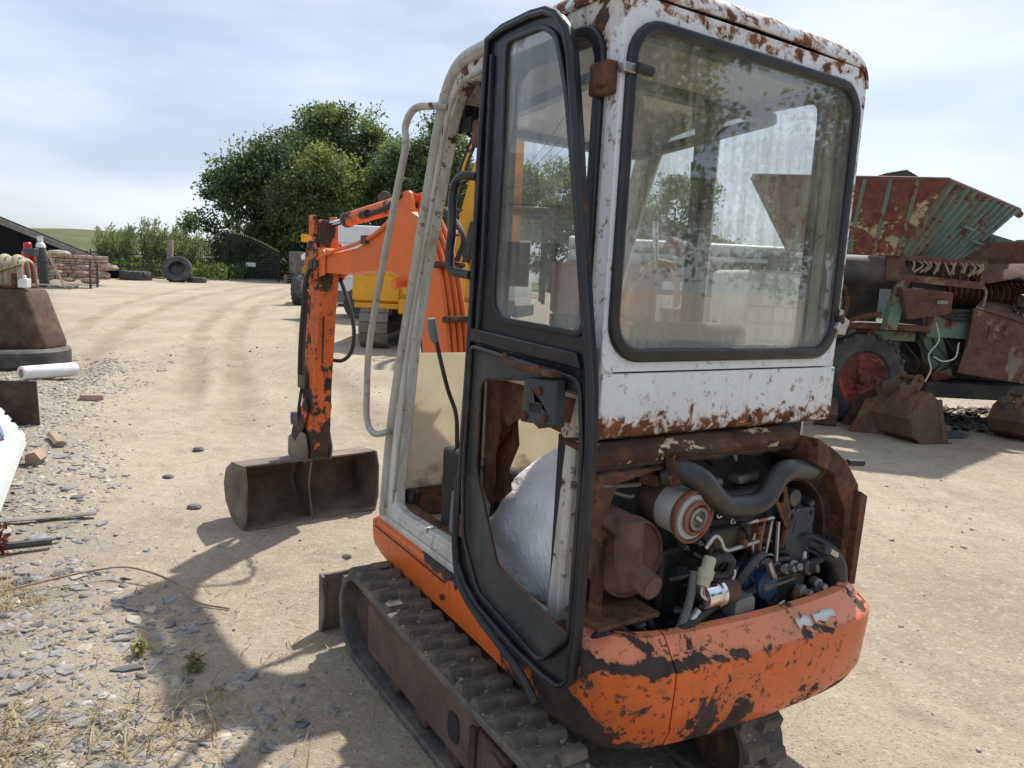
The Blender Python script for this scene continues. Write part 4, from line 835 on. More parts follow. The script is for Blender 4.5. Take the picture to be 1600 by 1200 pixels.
MB().prism(pround([(.26, 1.84), (.42, 1.84), (.40, 1.935), (.30, 1.95)], .025), -.05, -.03, 'x').prism(pround([(.26, 1.84), (.42, 1.84), (.40, 1.935), (.30, 1.95)], .025), .03, .05, 'x').build('cylinder_lug', MT['orange_boom'], bo, .004)
MB().tube([(-.03, .30, 1.52), (-.12, .30, 1.50)], .028, 12).build('boom_boss', MT['orange_boom'], bo, .004)
# boom swing post
swing(MB().bb(-.10, .10, -.18, .08, .34, .64).build('swing_post', MT['orange_boom'], EX, .02))
bc = swing(MB().tube([(0, .12, .62), (0, .24, 1.10)], .036, 16).build('boom_cylinder', MT['orange_boom'], EX)); MB().tube([(0, .24, 1.10), (0, .32, 1.46)], .02, 12).build('cylinder_rod', MT['chrome'], bc)
# arm cylinder
ac = swing(MB().tube([(0, .345, 1.905), (0, .40, 1.902), (0, 1.02, 1.832)], .040, 18).build('arm_cylinder', MT['orange_arm'], EX, .003))
MB().tube([(0, 1.02, 1.832), (0, 1.30, 1.80)], .019, 14).build('cylinder_rod', MT['chrome'], ac)
MB().tube([(-.048, .36, 1.93), (-.05, .50, 1.875), (-.045, .66, 1.85), (-.04, .74, 1.84)], .014, 8, 4).tube([(-.05, .70, 1.85), (-.05, .76, 1.845)], .022, 8).build('cylinder_hose', MT['rubber'], ac)
MB().lathe([(.043, 0), (.043, .03)], (0, 1.0, 1.8345), (0, 1, -.112), 18).build('cylinder_gland', MT['castmetal'], ac)
# arm
ARM = [(1.245, 1.835), (1.345, 1.835), (1.36, 1.60), (1.40, 1.30), (1.45, .86), (1.475, .48), (1.44, .40), (1.33, .40), (1.30, .50), (1.29, .86), (1.25, 1.30), (1.22, 1.52)]
ar = swing(MB().prism(ARM, -.058, .058, 'x').build('arm', MT['orange_arm'], EX, .005))
for sx in (-1, 1):
    MB().prism(pround([(1.20, 1.50), (1.38, 1.46), (1.38, 1.62), (1.33, 1.72), (1.23, 1.70)], .03), sx*.080, sx*.088, 'x').build('pivot_boss_plate', MT['orange_arm'], ar, .003)
    MB().lathe([(.03, 0), (.032, .004), (.032, .016), (.018, .022)], (sx*.088, 1.27, 1.575), (sx, 0, 0), 14).build('pivot_pin', MT['castmetal'], ar)
    MB().lathe([(.026, 0), (.028, .004), (.028, .016), (.016, .022)], (sx*.060, 1.38, .52), (sx, 0, 0), 14).build('bucket_pin', MT['castmetal'], ar)
    MB().lathe([(.026, 0), (.028, .004), (.028, .016), (.016, .022)], (sx*.060, 1.37, .72), (sx, 0, 0), 14).build('link_pin', MT['castmetal'], ar)
MB().bb(-.075, -.055, 1.29, 1.36, 1.74, 1.86).bb(.055, .075, 1.29, 1.36, 1.74, 1.86).build('cylinder_ears', MT['orange_arm'], ar, .006)
for sx in (-1, 1): MB().prism(pround([(1.36, .78), (1.52, .62), (1.57, .50), (1.52, .46), (1.40, .56), (1.33, .72)], .02), sx*.07, sx*.082, 'x').build('bucket_link', MT['orange_arm'], ar, .003)
bcy = swing(MB().tube([(0, 1.46, 1.42), (0, 1.53, .92)], .036, 16).build('bucket_cylinder', MT['black'], EX)); MB().tube([(0, 1.53, .92), (0, 1.56, .62)], .019, 12).build('cylinder_rod', MT['chrome'], bcy)
MB().bb(-.09, -.055, 1.36, 1.46, .83, .93).build('cylinder_bracket', MT['castmetal'], bcy, .008)
MB().bb(-.085, .085, 1.46, 1.57, .58, .66).build('rod_yoke', MT['castmetal'], bcy, .008)
MB().tube([(-.075, 1.27, 1.60), (-.115, 1.285, 1.50), (-.125, 1.31, 1.30), (-.12, 1.35, 1.08), (-.10, 1.40, .92)], .013, 8, 6).tube([(-.07, 1.42, .88), (-.09, 1.43, .70), (-.07, 1.46, .60)], .010, 8, 4).build('arm_hose', MT['rubber'], ar)
pc_ = catmull([(.07, 1.26, 1.53), (.085, 1.20, 1.43), (.09, 1.13, 1.32), (.09, 1.085, 1.20), (.085, 1.10, 1.09), (.08, 1.19, 1.025), (.075, 1.31, 1.01), (.07, 1.38, 1.01)], 14)
MB().tube(pc_, [.0125 if i % 2 else .0105 for i in range(len(pc_))], 8).build('spiral_wrapped_hose', MT['rubber'], ar)
MB().tube([(-.03, 1.245, 1.0), (-.03, 1.235, 1.28)], .006, 6).build('arm_pipe', MT['rubber'], ar)
# wide grading bucket, mouth towards the machine
BK = [(1.395, .002), (1.50, .0), (1.62, .03), (1.71, .11), (1.74, .21), (1.70, .31), (1.60, .372), (1.42, .385)]
bkin = [(1.395, .014), (1.50, .014), (1.61, .042), (1.695, .117), (1.722, .21), (1.685, .30), (1.595, .358), (1.42, .372)]
bk = swing(MB().prism(BK+bkin[::-1], -.43, .43, 'x').build('grading_bucket', MT['bucket'], EX, .003))
for x in (-.44, .428): MB().prism([(1.385, .0)]+BK[1:-1]+[(1.395, .39), (1.36, .30), (1.355, .10)], x, x+.012, 'x').build('bucket_end_plate', MT['bucket'], bk, .003)
MB().prism([(1.41, .012), (1.60, .04), (1.70, .2), (1.60, .36), (1.43, .37), (1.47, .2)], -.006, .006, 'x').build('bucket_rib', MT['bucket'], bk, .002)
for x in (-.085, .075): MB().prism(pround([(1.34, .38), (1.32, .46), (1.36, .56), (1.42, .56), (1.50, .48), (1.56, .52), (1.60, .50), (1.60, .375)], .02), x, x+.014, 'x').build('bucket_ear', MT['bucket'], bk, .003)
MB().bb(-.43, .43, 1.37, 1.47, -.002, .012).build('cutting_edge', MT['bucket'], bk, .003)

# white sheet thrown over the seat
def sheet(u, v):
    y = .085+.80*u
    zt = .52+.60*max(0, 1-(max(0, y-.16)/.72)**2.0)**.62
    a = v*math.pi/2; xo = .055+.03*math.sin(u*9)*(1-v)
    x = .46-(.46-xo)*math.sin(a)**1.0; z = .515+(zt-.515)*math.cos(a)**.62
    w = .010*math.sin(13*u+5*v)+.008*math.sin(23*u-11*v+1)+.006*math.sin(37*v+9*u)
    return (x+w, y+.3*w, z+.5*w)
WS = MB().grid(sheet, 60, 44).build('white_sheet', MT['whitesheet'], None, solid=.003)
WS.location = EX.location; WS.rotation_euler = EX.rotation_euler; tag(WS, 'crumpled white sheet draped over the seat inside the excavator cab', 'sheet')

# more small clutter in the engine bay: bolts, clips, thin pipes
random.seed(41)
for i in range(34):
    x = random.uniform(.30, .92); z = random.uniform(.66, .93); y = -.028-random.uniform(0, .05)
    MB().lathe([(.008, -.03), (.0085, 0), (.0085, .008), (.004, .009), (.004, .018)], (x, y, z), (random.uniform(-.3, .3), -1, random.uniform(-.3, .3)), 6).build('engine_bolt', MT[random.choice(['alu', 'rust', 'castmetal', 'steel'])], en, 0)
for i in range(9):
    x = random.uniform(.34, .85); z = random.uniform(.68, .86); a = random.uniform(-.12, .12)
    MB().tube([(x, -.03, z), (x+a*.4, -.075, z+random.uniform(-.03, .05)), (x+a, -.08, z-random.uniform(.02, .08)), (x+a*1.3, -.03, z-random.uniform(.08, .14))], random.choice([.004, .006, .009]), 7, 4).build('engine_pipe', MT[random.choice(['rubber', 'steel', 'rust', 'rubber'])], en)
MB().bb(.42, .60, -.06, -.015, .78, .85).build('inlet_port', MT['castmetal'], en, .012)
MB().lathe([(.0, 0), (.04, .004), (.045, .02), (.045, .07), (.03, .08), (.0, .08)], (.63, -.04, .655), (0, -1, .1), 20).build('oil_filter', MT['blue'], en)
MB().lathe([(.022, 0), (.030, .003), (.030, .012), (.022, .014), (.022, 0)], (.645, -.105, .625), (.1, -1, .1), 18).build('timing_cover_ring', MT['castmetal'], en)

# looms, clamps and grease lines that fill the gaps
for i in range(14):
    x = random.uniform(.24, .80); z = random.uniform(.60, .80); L_ = random.uniform(.10, .28)
    MB().tube([(x, -.06, z), (x+L_*.3, -.10, z+random.uniform(-.05, .03)), (x+L_*.7, -.095, z+random.uniform(-.06, .04)), (x+L_, -.05, z+random.uniform(-.05, .05))], random.choice([.005, .007, .010, .013]), 8, 5).build('engine_hose', MT[random.choice(['rubber', 'hose', 'rubber', 'castmetal'])], en)
for i in range(12):
    x = random.uniform(.30, .90); z = random.uniform(.62, .90)
    MB().box((x, -.055, z), (random.uniform(.02, .06), .03, random.uniform(.02, .05)), random.uniform(-20, 20), 0, random.uniform(-30, 30)).build('engine_bracket', MT[random.choice(['castmetal', 'rust', 'alu', 'bluedark', 'castmetal'])], en, .005)
for x0_, z0_, x1_, z1_ in ((.30, .665, .24, .60), (.58, .76, .62, .70), (.88, .745, .93, .72)): MB().tube([(x0_, -.135, z0_), (x1_, -.13, z1_)], .012, 8).build('hose_union', MT['steel'], en)
# ================================================================== left side and far background
def gpos(x, y, dz=0): return (x, y, gz(x, y)+dz)
MT['wood'] = plain('weathered_wood', (.26, .19, .125), .85, 0, .3, 9, .4); MT['wood_grey'] = plain('grey_timber', (.22, .20, .175), .9, 0, .3, 7, .4)
MT['gate_steel'] = plain('dark_gate_steel', (.028, .034, .034), .6, .2, .3, 9, .2); MT['iron_gold'] = plain('dull_gold_tips', (.42, .36, .18), .5, .3, .2, 9, .1)
MT['tyre'] = plain('old_tyre_rubber', (.045, .045, .046), .75, 0, .3, 6, .35, dirt=.6, dirtcol=(.17, .15, .125)); MT['pvc'] = plain('white_pvc', (.46, .49, .475), .45, 0, .06, 6, .08, dirt=.25, dirtcol=(.36, .36, .31))
MT['film'] = plain('white_film_roll', (.74, .74, .74), .3, 0, .05, 9, .1, dirt=.1); MT['card'] = plain('cardboard', (.30, .21, .13), .85, 0, .2, 20, .2)
MT['strap'] = plain('khaki_strap', (.36, .33, .22), .8, 0, .25, 14, .3, dirt=.3); MT['red'] = plain('red_paint', (.50, .028, .022), .4, 0, .15, 8, .1, dirt=.12); MT['whitep'] = plain('white_plastic', (.72, .72, .70), .4, 0, .08, 9, .05, dirt=.2)
MT['slatered'] = plain('dark_grey_paint', (.05, .055, .06), .5, .1, .2, 8, .1, dirt=.2); MT['rockred'] = plain('pinkish_sandstone', (.36, .25, .19), .9, 0, .35, 5, .6)
MT['rooftile'] = plain('dark_roof_sheet', (.06, .062, .065), .7, 0, .3, 3, .3, dirt=.3)
MT['rustblock'] = weathered('rust_skinned_steel', (.58, .25, .06), .2, .62, 1.1, [(.25, (.045, .024, .017)), (.5, (.085, .046, .031)), (.75, (.13, .07, .046))], .85, 2.2, bias=((0, .15, .5, .35),), dirt=.4, fleck=.1, bumpk=.6)
# ---- tyres
def tyre(name, r, w, hole, label, cat, loc, rot, lugs=0, group=None, rim=None):
    e = thing(name, label, cat, loc, 0, group); e.rotation_euler = rot
    ri = r*hole; pr = [(ri, -w*.36), (ri*1.06, -w*.46), (r*.86, -w*.5), (r*.955, -w*.46), (r, -w*.34), (r, w*.34), (r*.955, w*.46), (r*.86, w*.5), (ri*1.06, w*.46), (ri, w*.36), (ri*1.02, w*.2), (r*.9, w*.3), (r*.9, -w*.3), (ri*1.02, -w*.2), (ri, -w*.36)]
    MB().lathe(pr, (0, 0, 0), (0, 0, 1), 40).build('tyre_carcass', MT['tyre'], e)
    if lugs:
        lg = MB().hexa([(r*.94, -.02, 0), (r*1.045, -.016, .0), (r*1.045, .016, .0), (r*.94, .02, 0), (r*.93, .06, w*.5), (r*1.0, .064, w*.5), (r*1.0, .10, w*.5), (r*.93, .105, w*.5)])
        a = lg.build('tread_lug', MT['tyre'], e); lb = MB().hexa([(x, y, -z) for x, y, z in lg.v]).build('tread_lug', MT['tyre'], e)
        for i in range(lugs):
            for s_, q in ((0, a), (.5, lb)):
                o = q if i == 0 else q.copy()
                if i: COL.objects.link(o); o.parent = e
                o.rotation_euler = (0, 0, 2*math.pi*(i+s_)/lugs)
    return e
tyre('tractor_tyre', .70, .42, .60, 'chunky tractor tyre lying flat in front of the field gate', 'tyre', gpos(-18.2, 35.6, .20), (0, 0, 0), 18)
tyre('tractor_tyre', .66, .40, .56, 'large worn tyre leaning on the grey timber gate post', 'tyre', gpos(-16.2, 35.6, .58), (R(64), 0, R(14)), 0)
tyre('car_tyre', .45, .26, .6, 'small tyre lying flat behind the leaning tyre', 'tyre', gpos(-15.5, 36.1, .12), (0, 0, 0), 0)
tyre('lorry_tyre', .66, .26, .56, 'lorry tyre lying flat under the rusty steel block', 'tyre', gpos(-6.62, 9.75, .12), (0, 0, 0), 0)
# ---- field gate
g0 = Vector(gpos(-20.6, 36.0)); g1 = Vector(gpos(-17.55, 37.2)); dv = (g1-g0); Lg = dv.length
fg = thing('field_gate', 'dark steel five-bar field gate beside the timber post', 'gate', g0, math.degrees(math.atan2(dv.y, dv.x)))
for z in (.10, .36, .60, .86, 1.20): MB().tube([(0, 0, z), (Lg, 0, z)], .034, 6).build('gate_bar', MT['gate_steel'], fg)
for x in (.03, Lg*.25, Lg*.5, Lg*.75, Lg-.03): MB().bb(x-.025, x+.025, -.02, .02, .06, 1.26 if .1 < x < Lg-.1 else 1.36).build('gate_upright', MT['gate_steel'], fg)
p = MB().box((0, 0, .95), (.24, .24, 2.0), ry=2).build('gate_post', MT['wood_grey'], None, .02); p.location = gpos(-17.2, 37.0); tag(p, 'stout grey timber post between field gate and iron gates', 'post')
p = MB().box((0, 0, .6), (.14, .14, 1.3)).build('gate_post', MT['darkrust'], None, .02); p.location = gpos(-20.75, 36.0); tag(p, 'short dark post where the field gate meets the stone wall', 'post')
# ---- ornate iron gates
def iron_leaf(p0, p1, h0, h1, label, mirror=False):
    p0 = Vector(gpos(*p0)); p1 = Vector(gpos(*p1)); d = p1-p0; L_ = d.length
    e = thing('iron_gate', label, 'gate', p0, math.degrees(math.atan2(d.y, d.x)), 'pair of tall iron gates')
    n_ = int(L_/.14); top = lambda u: h0+(h1-h0)*(u**1.6 if not mirror else 1-(1-u)**1.0)+.16*math.sin(u*math.pi)*(1 if mirror else -1)
    for i in range(n_+1):
        u = i/n_; x = u*L_; hh = top(u)
        b = MB().box((x, 0, hh/2+.04), (.022, .022, hh)).build('gate_bar', MT['gate_steel'], e)
        MB().lathe([(.0, -.0), (.035, .02), (.0, .15)], (x, 0, hh+.04), (0, 0, 1), 6).build('spear_tip', MT['iron_gold'], b)
        if i < n_: MB().box((x+L_/n_/2, 0, .40), (.02, .02, .72)).lathe([(.0, 0), (.03, .02), (.0, .11)], (x+L_/n_/2, 0, .76), (0, 0, 1), 6).build('dog_bar', MT['gate_steel'], e)
    for z in (.10, .62, 1.0): MB().bb(0, L_, -.025, .025, z, z+.05).build('gate_rail', MT['gate_steel'], e)
    MB().tube([(L_*i/12, 0, top(i/12)-.10) for i in range(13)], .03, 6).build('gate_top_rail', MT['gate_steel'], e)
    for x in (0, L_): MB().box((x, 0, top(x/L_)/2+.05), (.08, .08, top(x/L_)+.1)).build('gate_stile', MT['gate_steel'], e)
    return e
iron_leaf((-20.6, 44.9), (-17.0, 43.8), 2.0, 2.65, 'left leaf of tall spear-topped black iron gates by the timber post')
il = iron_leaf((-16.9, 43.7), (-13.5, 42.3), 2.6, 1.55, 'right leaf of tall black iron gates with a small white notice', True)
MB().bb(1.35, 2.05, -.06, -.04, .75, .98).build('notice_board', MT['whitep'], il)
# ---- stone wall and rubble
def stone_wall(name, label, x0, x1, h, th, loc, rz, mat):
    e = thing(name, label, 'wall', loc, rz); r = random.Random(4); z = 0; mb = MB()
    MB().bb(x0+.04, x1-.04, -th*.4, th*.4, 0, h-.08).build('wall_core', MT['darkrust'], e)
    while z < h:
        hh = r.uniform(.11, .2); x = x0
        while x < x1:
            w = r.uniform(.16, .42); j = r.uniform(-.03, .03)
            mb.box((x+w/2, j, z+hh/2), (w-.02, th, hh-.02), r.uniform(-3, 3), 0, r.uniform(-2, 2)); x += w
        z += hh
    mb.build('wall_stones', MT[mat], e, .03, kind='stuff'); return e
stone_wall('stone_wall', 'low pinkish rubble stone wall joining the shed to the field gate', 0, 2.9, .95, .5, gpos(-20.6, 31.9), 60, 'rockred')
for i, (x, y, s, lb) in enumerate(((-20.0, 32.6, .38, 'pale boulder on top of the pinkish stone wall'), (-20.4, 33.3, .3, 'small rounded boulder beside the pale one on the wall'))):
    q = MB().lathe([(0, -.5), (.6, -.4), (.95, 0), (.7, .4), (0, .55)], (0, 0, 0), (0, 0, 1), 9).build('boulder', MT['beige_stone'], None, 0, 0); q.scale = (s*1.5, s, s*.7); q.location = gpos(x, y, 1.12); tag(q, lb, 'boulder')
# ---- open shed with low roof
sh = thing('open_shed', 'dark open-fronted shed with sloping slate roof at far left', 'shed', gpos(-20.0, 34.4, .28))
MB().hexa([(.75, -.4, .70), (-7.2, -2.2, 3.9), (-7.2, 5, 1.6), (.75, 5.5, -.9), (.75, -.4, .82), (-7.2, -2.2, 4.02), (-7.2, 5, 1.72), (.75, 5.5, -.78)]).build('roof', MT['rooftile'], sh)
MB().hexa([(.75, -.48, .50), (-7.2, -2.28, 3.65), (-7.2, -2.2, 3.65), (.75, -.40, .50), (.75, -.48, .74), (-7.2, -2.28, 3.94), (-7.2, -2.2, 3.94), (.75, -.40, .74)]).build('barge_board', MT['wood_grey'], sh)
MB().prism([(-9, -.3), (.4, -.3), (.4, .3), (-7.2, 2.6), (-9, 2.6)], 2.0, 2.2, 'y').build('back_wall', MT['interior'], sh); MB().bb(-9.2, -9, -2, 3, -.3, 2.6).build('far_wall', MT['interior'], sh); MB().bb(-9, .3, -1.6, 2, -.12, -.06).build('shed_floor', MT['interior'], sh)
MB().bb(-3.6, -3.4, -.9, -.7, -.2, 2.2).build('shed_post', MT['wood_grey'], sh)
MB().tube([(-4.6, -1.55, 2.85), (-4.6, -1.55, 3.3)], .025, 6).box((-4.6, -1.55, 3.33), (.14, .04, .1)).build('roof_finial', MT['gate_steel'], sh)
# ---- gas cylinders, mesh cage
def cyl(name, label, prof, loc, mats, rx=0, ry=0):
    e = thing(name, label, 'gas cylinder', loc, 0, None, rx, ry)
    for nm, pr, mt in zip(('cylinder_body', 'cylinder_top', 'valve_guard'), prof, mats): MB().lathe(pr, (0, 0, 0), (0, 0, 1), 20).build(nm, MT[mt], e)
    return e
cyl('gas_cylinder', 'tall dark grey gas cylinder with a white shoulder and cap', ([(.0, 0), (.155, .01), (.16, .04), (.16, 1.38)], [(.16, 1.38), (.155, 1.46), (.12, 1.54), (.06, 1.6)], [(.06, 1.6), (.10, 1.62), (.085, 1.70), (.12, 1.78), (.0, 1.78)]), gpos(-17.05, 26.9), ('slatered', 'whitep', 'whitep'), 0, -4)
cyl('gas_cylinder', 'red gas cylinder standing beside the tall dark one', ([(.0, 0), (.21, .01), (.22, .05), (.22, 1.1)], [(.22, 1.1), (.20, 1.2), (.13, 1.26)], [(.13, 1.26), (.13, 1.50), (.10, 1.54), (0, 1.54)]), gpos(-17.55, 26.9), ('red', 'red', 'red'), 0, -3)
MB_ = MB().bb(-.18, .18, -.15, .15, 0, .26).tube([(-.2, 0, .16), (-.32, 0, .2)], .05, 8); q = MB_.build('regulator_box', MT['slatered'], None, .03); q.location = gpos(-17.25, 26.55, 1.08); tag(q, 'dark green-black valve box between the red and grey cylinders', 'valve')
cg = thing('mesh_cage', 'low wire mesh cage beside the gas cylinders', 'cage', gpos(-17.3, 26.3), 18)
for z in (.02, .88): MB().tube([(0, 0, z), (2.0, 0, z)], .02, 6).build('cage_rail', MT['gate_steel'], cg); MB().tube([(2.0, 0, z), (2.0, 1.1, z)], .02, 6).build('cage_rail', MT['gate_steel'], cg)
for x, y in ((0, 0), (2.0, 0), (2.0, 1.1)): MB().bb(x-.035, x+.035, y-.03, y+.03, 0, .92).build('cage_post', MT['slatered'], cg)
mb = MB()
for i in range(40): mb.tube([(i*.05, 0, .03), (i*.05, 0, .87)], .0035, 4)
for i in range(17): mb.tube([(0, 0, .05+i*.05), (2.0, 0, .05+i*.05)], .0035, 4)
mb.build('cage_mesh', MT['gate_steel'], cg, kind='stuff')
pl = thing('pallet', 'grey wooden pallet lying flat under the mesh cage', 'pallet', gpos(-16.3, 26.2), 18)
for i in range(5): MB().bb(-.7, .7, -.5+i*.22, -.36+i*.22, .09, .115).build('plank', MT['wood_grey'], pl)
for i in range(3): MB().bb(-.7+i*.62, -.58+i*.62, -.5, .52, 0, .09).build('bearer', MT['wood_grey'], pl)
for i, (a, b) in enumerate((((-16.05, 26.15, 1.35), (-15.65, 25.8, .03)), ((-15.92, 26.2, 1.2), (-15.75, 26.0, .03)))):
    a = Vector((a[0]-.5, a[1], gz(a[0], a[1])+a[2])); b = Vector((b[0], b[1], gz(b[0], b[1])+b[2]))
    q = MB().tube([a, b], .022, 6).build('broom_handle', MT['wood'], None); tag(q, ['longer wooden handle leaning on the mesh cage', 'shorter wooden handle leaning behind the longer one'][i], 'handle')
for i in range(9):
    q = MB().lathe([(0, -.5), (.7, -.4), (1, 0), (.7, .45), (0, .5)], (0, 0, 0), (0, 0, 1), 8).build('rubble_stone', MT['beige_stone' if i % 2 else 'rockred'], None, 0, 0); s = random.uniform(.16, .3); q.scale = (s*1.3, s, s*.8); q.location = gpos(-18.6+i*.32, 29.4+random.uniform(-.3, .3), .15+.28*(i % 3)); tag(q, 'rough stone in the heap behind the mesh cage', 'stone', 'stones heaped behind the cage')
# ---- rusty block and what lies on it
rb = thing('steel_block', 'big rust-brown steel block with rounded corners standing on a tyre', 'counterweight', gpos(-7.05, 9.8, .22))
def blockf(k0, k1): return [(.66*k0, -.42*k0), (.66*k0, .42*k0), (-.75*k0, .42*k0), (-.75*k0, -.42*k0)]
A_ = pround([(.98, -.32), (.98, .28), (-1.0, .28), (-1.0, -.32)], .13, 5); B_ = pround([(.76, -.28), (.76, .25), (-.9, .25), (-.9, -.28)], .11, 5); m_ = len(A_)
rings = [(A_, 0.0, .94), (A_, .04, 1.0), (A_, .10, 1.0)]+[([(a[0]*(1-t)+b[0]*t, a[1]*(1-t)+b[1]*t) for a, b in zip(A_, B_)], 0.1+.63*t, 1) for t in (.33, .66, 1)]+[(B_, .77, .97), (B_, .79, .88)]
vs2 = [(x*k, y*k, z) for P_, z, k in rings for x, y in P_]; fs2 = [(i*m_+j, i*m_+(j+1) % m_, (i+1)*m_+(j+1) % m_, (i+1)*m_+j) for i in range(len(rings)-1) for j in range(m_)]+[tuple(range(m_))[::-1], tuple((len(rings)-1)*m_+j for j in range(m_))]
MB().add(vs2, fs2).build('block_body', MT['rustblock'], rb)
MB().bb(-.72, .62, -.27, .22, .792, .822).build('top_plate', MT['rust'], rb, .006)
for x in (.05, .60): MB().bb(x-.02, x+.02, -.27, -.21, .822, .98).build('plate_stake', MT['rust'], rb, .004)
base = Vector(gpos(-7.05, 9.8, .22+.822))
for i in range(6):
    x = .24+.085*i; h_ = random.uniform(.26, .36)
    pts = [(x, -.20, .0), (x+.01, -.24, h_*.5), (x, -.18, h_), (x+.01, -.06, h_*1.05), (x, .06, h_*.8), (x, .10, .02)]
    q = MB().tube(pts, .034, 8, 5, flat=.45).build('ratchet_strap', MT['strap'], None); q.location = base; tag(q, ['first', 'second', 'third', 'fourth', 'fifth', 'rightmost'][i]+' khaki strap from the left in the row looped on the rusty block', 'strap', 'straps looped on the rusty block')
q = MB().tube([(-.05, -.28, .05), (.25, -.29, .10), (.50, -.28, .20), (.72, -.25, .28)], .04, 8, 5, flat=.3).build('ratchet_strap', plain('olive_strap', (.21, .18, .085), .8, 0, .2, 12, .3), None); q.location = base; tag(q, 'olive webbing strap lying diagonally across the looped straps', 'strap')
bu = thing('plastic_float', 'white and red plastic float cut off by the left edge', 'float', base+Vector((.05, -.10, .30)))
MB().lathe([(.0, .26), (.08, .25), (.16, .18), (.2, .08)], (0, 0, 0), (0, 0, 1), 20).build('float_top', MT['whitep'], bu); MB().lathe([(.2, .08), (.22, .0), (.2, -.1)], (0, 0, 0), (0, 0, 1), 20).build('float_band', MT['red'], bu); MB().lathe([(.2, -.1), (.12, -.24), (.08, -.3), (0, -.3)], (0, 0, 0), (0, 0, 1), 20).build('float_base', MT['rust'], bu)
q = MB().bb(-.06, .06, -.05, .05, 0, .12).tube([(0, 0, .12), (0, 0, .16)], .03, 8).build('plastic_bottle', MT['whitep'], None, .02); q.location = base+Vector((.70, -.2, -.02)); tag(q, 'small white plastic bottle on the corner of the rusty block', 'bottle')
# ---- white film roll
rl = thing('plastic_film_roll', 'roll of white plastic film lying on the stones by the tyre', 'roll', gpos(-5.70, 8.50, .09), 62)
MB().lathe([(.035, 0), (.082, .0), (.085, .006), (.085, .63), (.08, .64), (.035, .64), (.035, 0)], (0, 0, 0), (1, 0, 0), 28).build('film', MT['film'], rl); MB().lathe([(.033, -.004), (.036, -.006), (.05, -.002), (.05, .004)], (0, 0, 0), (1, 0, 0), 20).build('cardboard_core', MT['card'], rl); MB().lathe([(.033, .01), (.0, .012)], (0, 0, 0), (1, 0, 0), 16).build('core_hole', MT['interior'], rl)
# ---- bundle of white strips
dbd = MB().box((0, 0, .20), (1.0, .02, .42), rx=6).build('dark_board', MT['darkrust'], None, .003); dbd.location = gpos(-4.72, 6.42); dbd.rotation_euler = (0, 0, R(12)); tag(dbd, 'dark brown board standing behind the bundle of white strips', 'board')
for i in range(12):
    lay = i // 4; k = i % 4
    prf = [(-.045, 0), (-.02, .035), (.02, .035), (.045, 0), (.037, 0), (.016, .028), (-.016, .028), (-.037, 0)]
    a = Vector((-4.20+.120*k+.03*lay, 5.98-.10*k-.05*lay, .08+.045*lay+.035*(3-k))); d0 = Vector((.555, -1.0, -.02)).normalized(); b = a+d0*3.2; d_ = (b-a).normalized(); sd_ = d_.cross(Vector((0, 0, 1))).normalized(); u_ = sd_.cross(d_)
    mb = MB().add([a+sd_*p[0]+u_*p[1] for p in prf]+[b+sd_*p[0]+u_*p[1] for p in prf], [tuple(range(8))[::-1], tuple(range(8, 16))]+[(j, (j+1) % 8, 8+(j+1) % 8, 8+j) for j in range(8)])
    tag(mb.build('cladding_strip', MT['pvc'], None, .002), 'long white channel strip in the strapped bundle at left', 'strip', 'white strips in the bundle')
q = MB().tube([(-4.10, 5.40, .10), (-4.10, 5.40, .36), (-3.95, 5.36, .42), (-3.75, 5.24, .36), (-3.60, 5.14, .22), (-3.58, 5.12, .03)], .022, 8, 6, flat=.3).build('bundle_strap', MT['black_plastic'], None); tag(q, 'black strap tied round the bundle of white strips', 'strap')
q = MB().tube([(-3.80, 5.27, .385), (-3.70, 5.21, .33), (-3.63, 5.16, .25)], .030, 8, 4, flat=.3).build('blue_tape', plain('blue_tape', (.03, .12, .42), .5, 0, .1, 9, .1), None); tag(q, 'short blue tape on the black bundle strap', 'tape')
for i, (x, y) in enumerate(((-4.0, 5.55), (-3.1, 3.95))):
    q = MB().box((0, 0, .045), (.75, .09, .09), -28).build('timber_bearer', MT['wood'], None, .006); q.location = gpos(x, y); tag(q, ['timber bearer under the far end of the white strips', 'timber bearer under the near end of the white strips'][i], 'timber')
# ---- odds and ends on the ground
def stick(name, pts, r, mat, label, cat, k=6, n=8, flat=1):
    q = MB().tube([(x, y, gz(x, y)+z) for x, y, z in pts], r, n, k, flat=flat).build(name, MT[mat], None); return tag(q, label, cat)
stick('wood_offcut', [(-3.88, 6.15, .035), (-3.62, 5.84, .03)], .045, 'wood', 'pale split wood offcut lying on the stones', 'wood', 0, 6, .6)
stick('wood_offcut', [(-3.52, 5.42, .05), (-3.50, 5.30, .05)], .06, 'rockred', 'short reddish block next to the white strips', 'block', 0, 5)
stick('flat_stick', [(-2.95, 4.05, .02), (-2.45, 4.28, .03)], .026, 'wood_grey', 'flat grey stick lying among the slates', 'stick', 0, 6, .4)
stick('old_hose', [(-2.75, 3.62, .035), (-2.6, 3.68, .04), (-2.42, 3.80, .035)], .022, 'slatered', 'short length of dark old hose among the slates', 'hose', 4)
stick('fallen_cane', [(-2.25, 3.18, .03), (-2.0, 3.40, .05), (-1.80, 3.43, .06), (-1.55, 3.36, .03), (-1.40, 3.22, .015), (-1.22, 3.16, .008)], .0048, 'wood', 'long thin curved cane lying across the dirt', 'cane', 8, 6)
q = MB().bb(-.11, .11, -.05, .05, 0, .06).build('brick_fragment', MT['rockred'], None, .008); q.location = gpos(-4.45, 7.75); q.rotation_euler = (0, 0, .4); tag(q, 'single brown brick fragment on the dirt near the roll', 'brick')
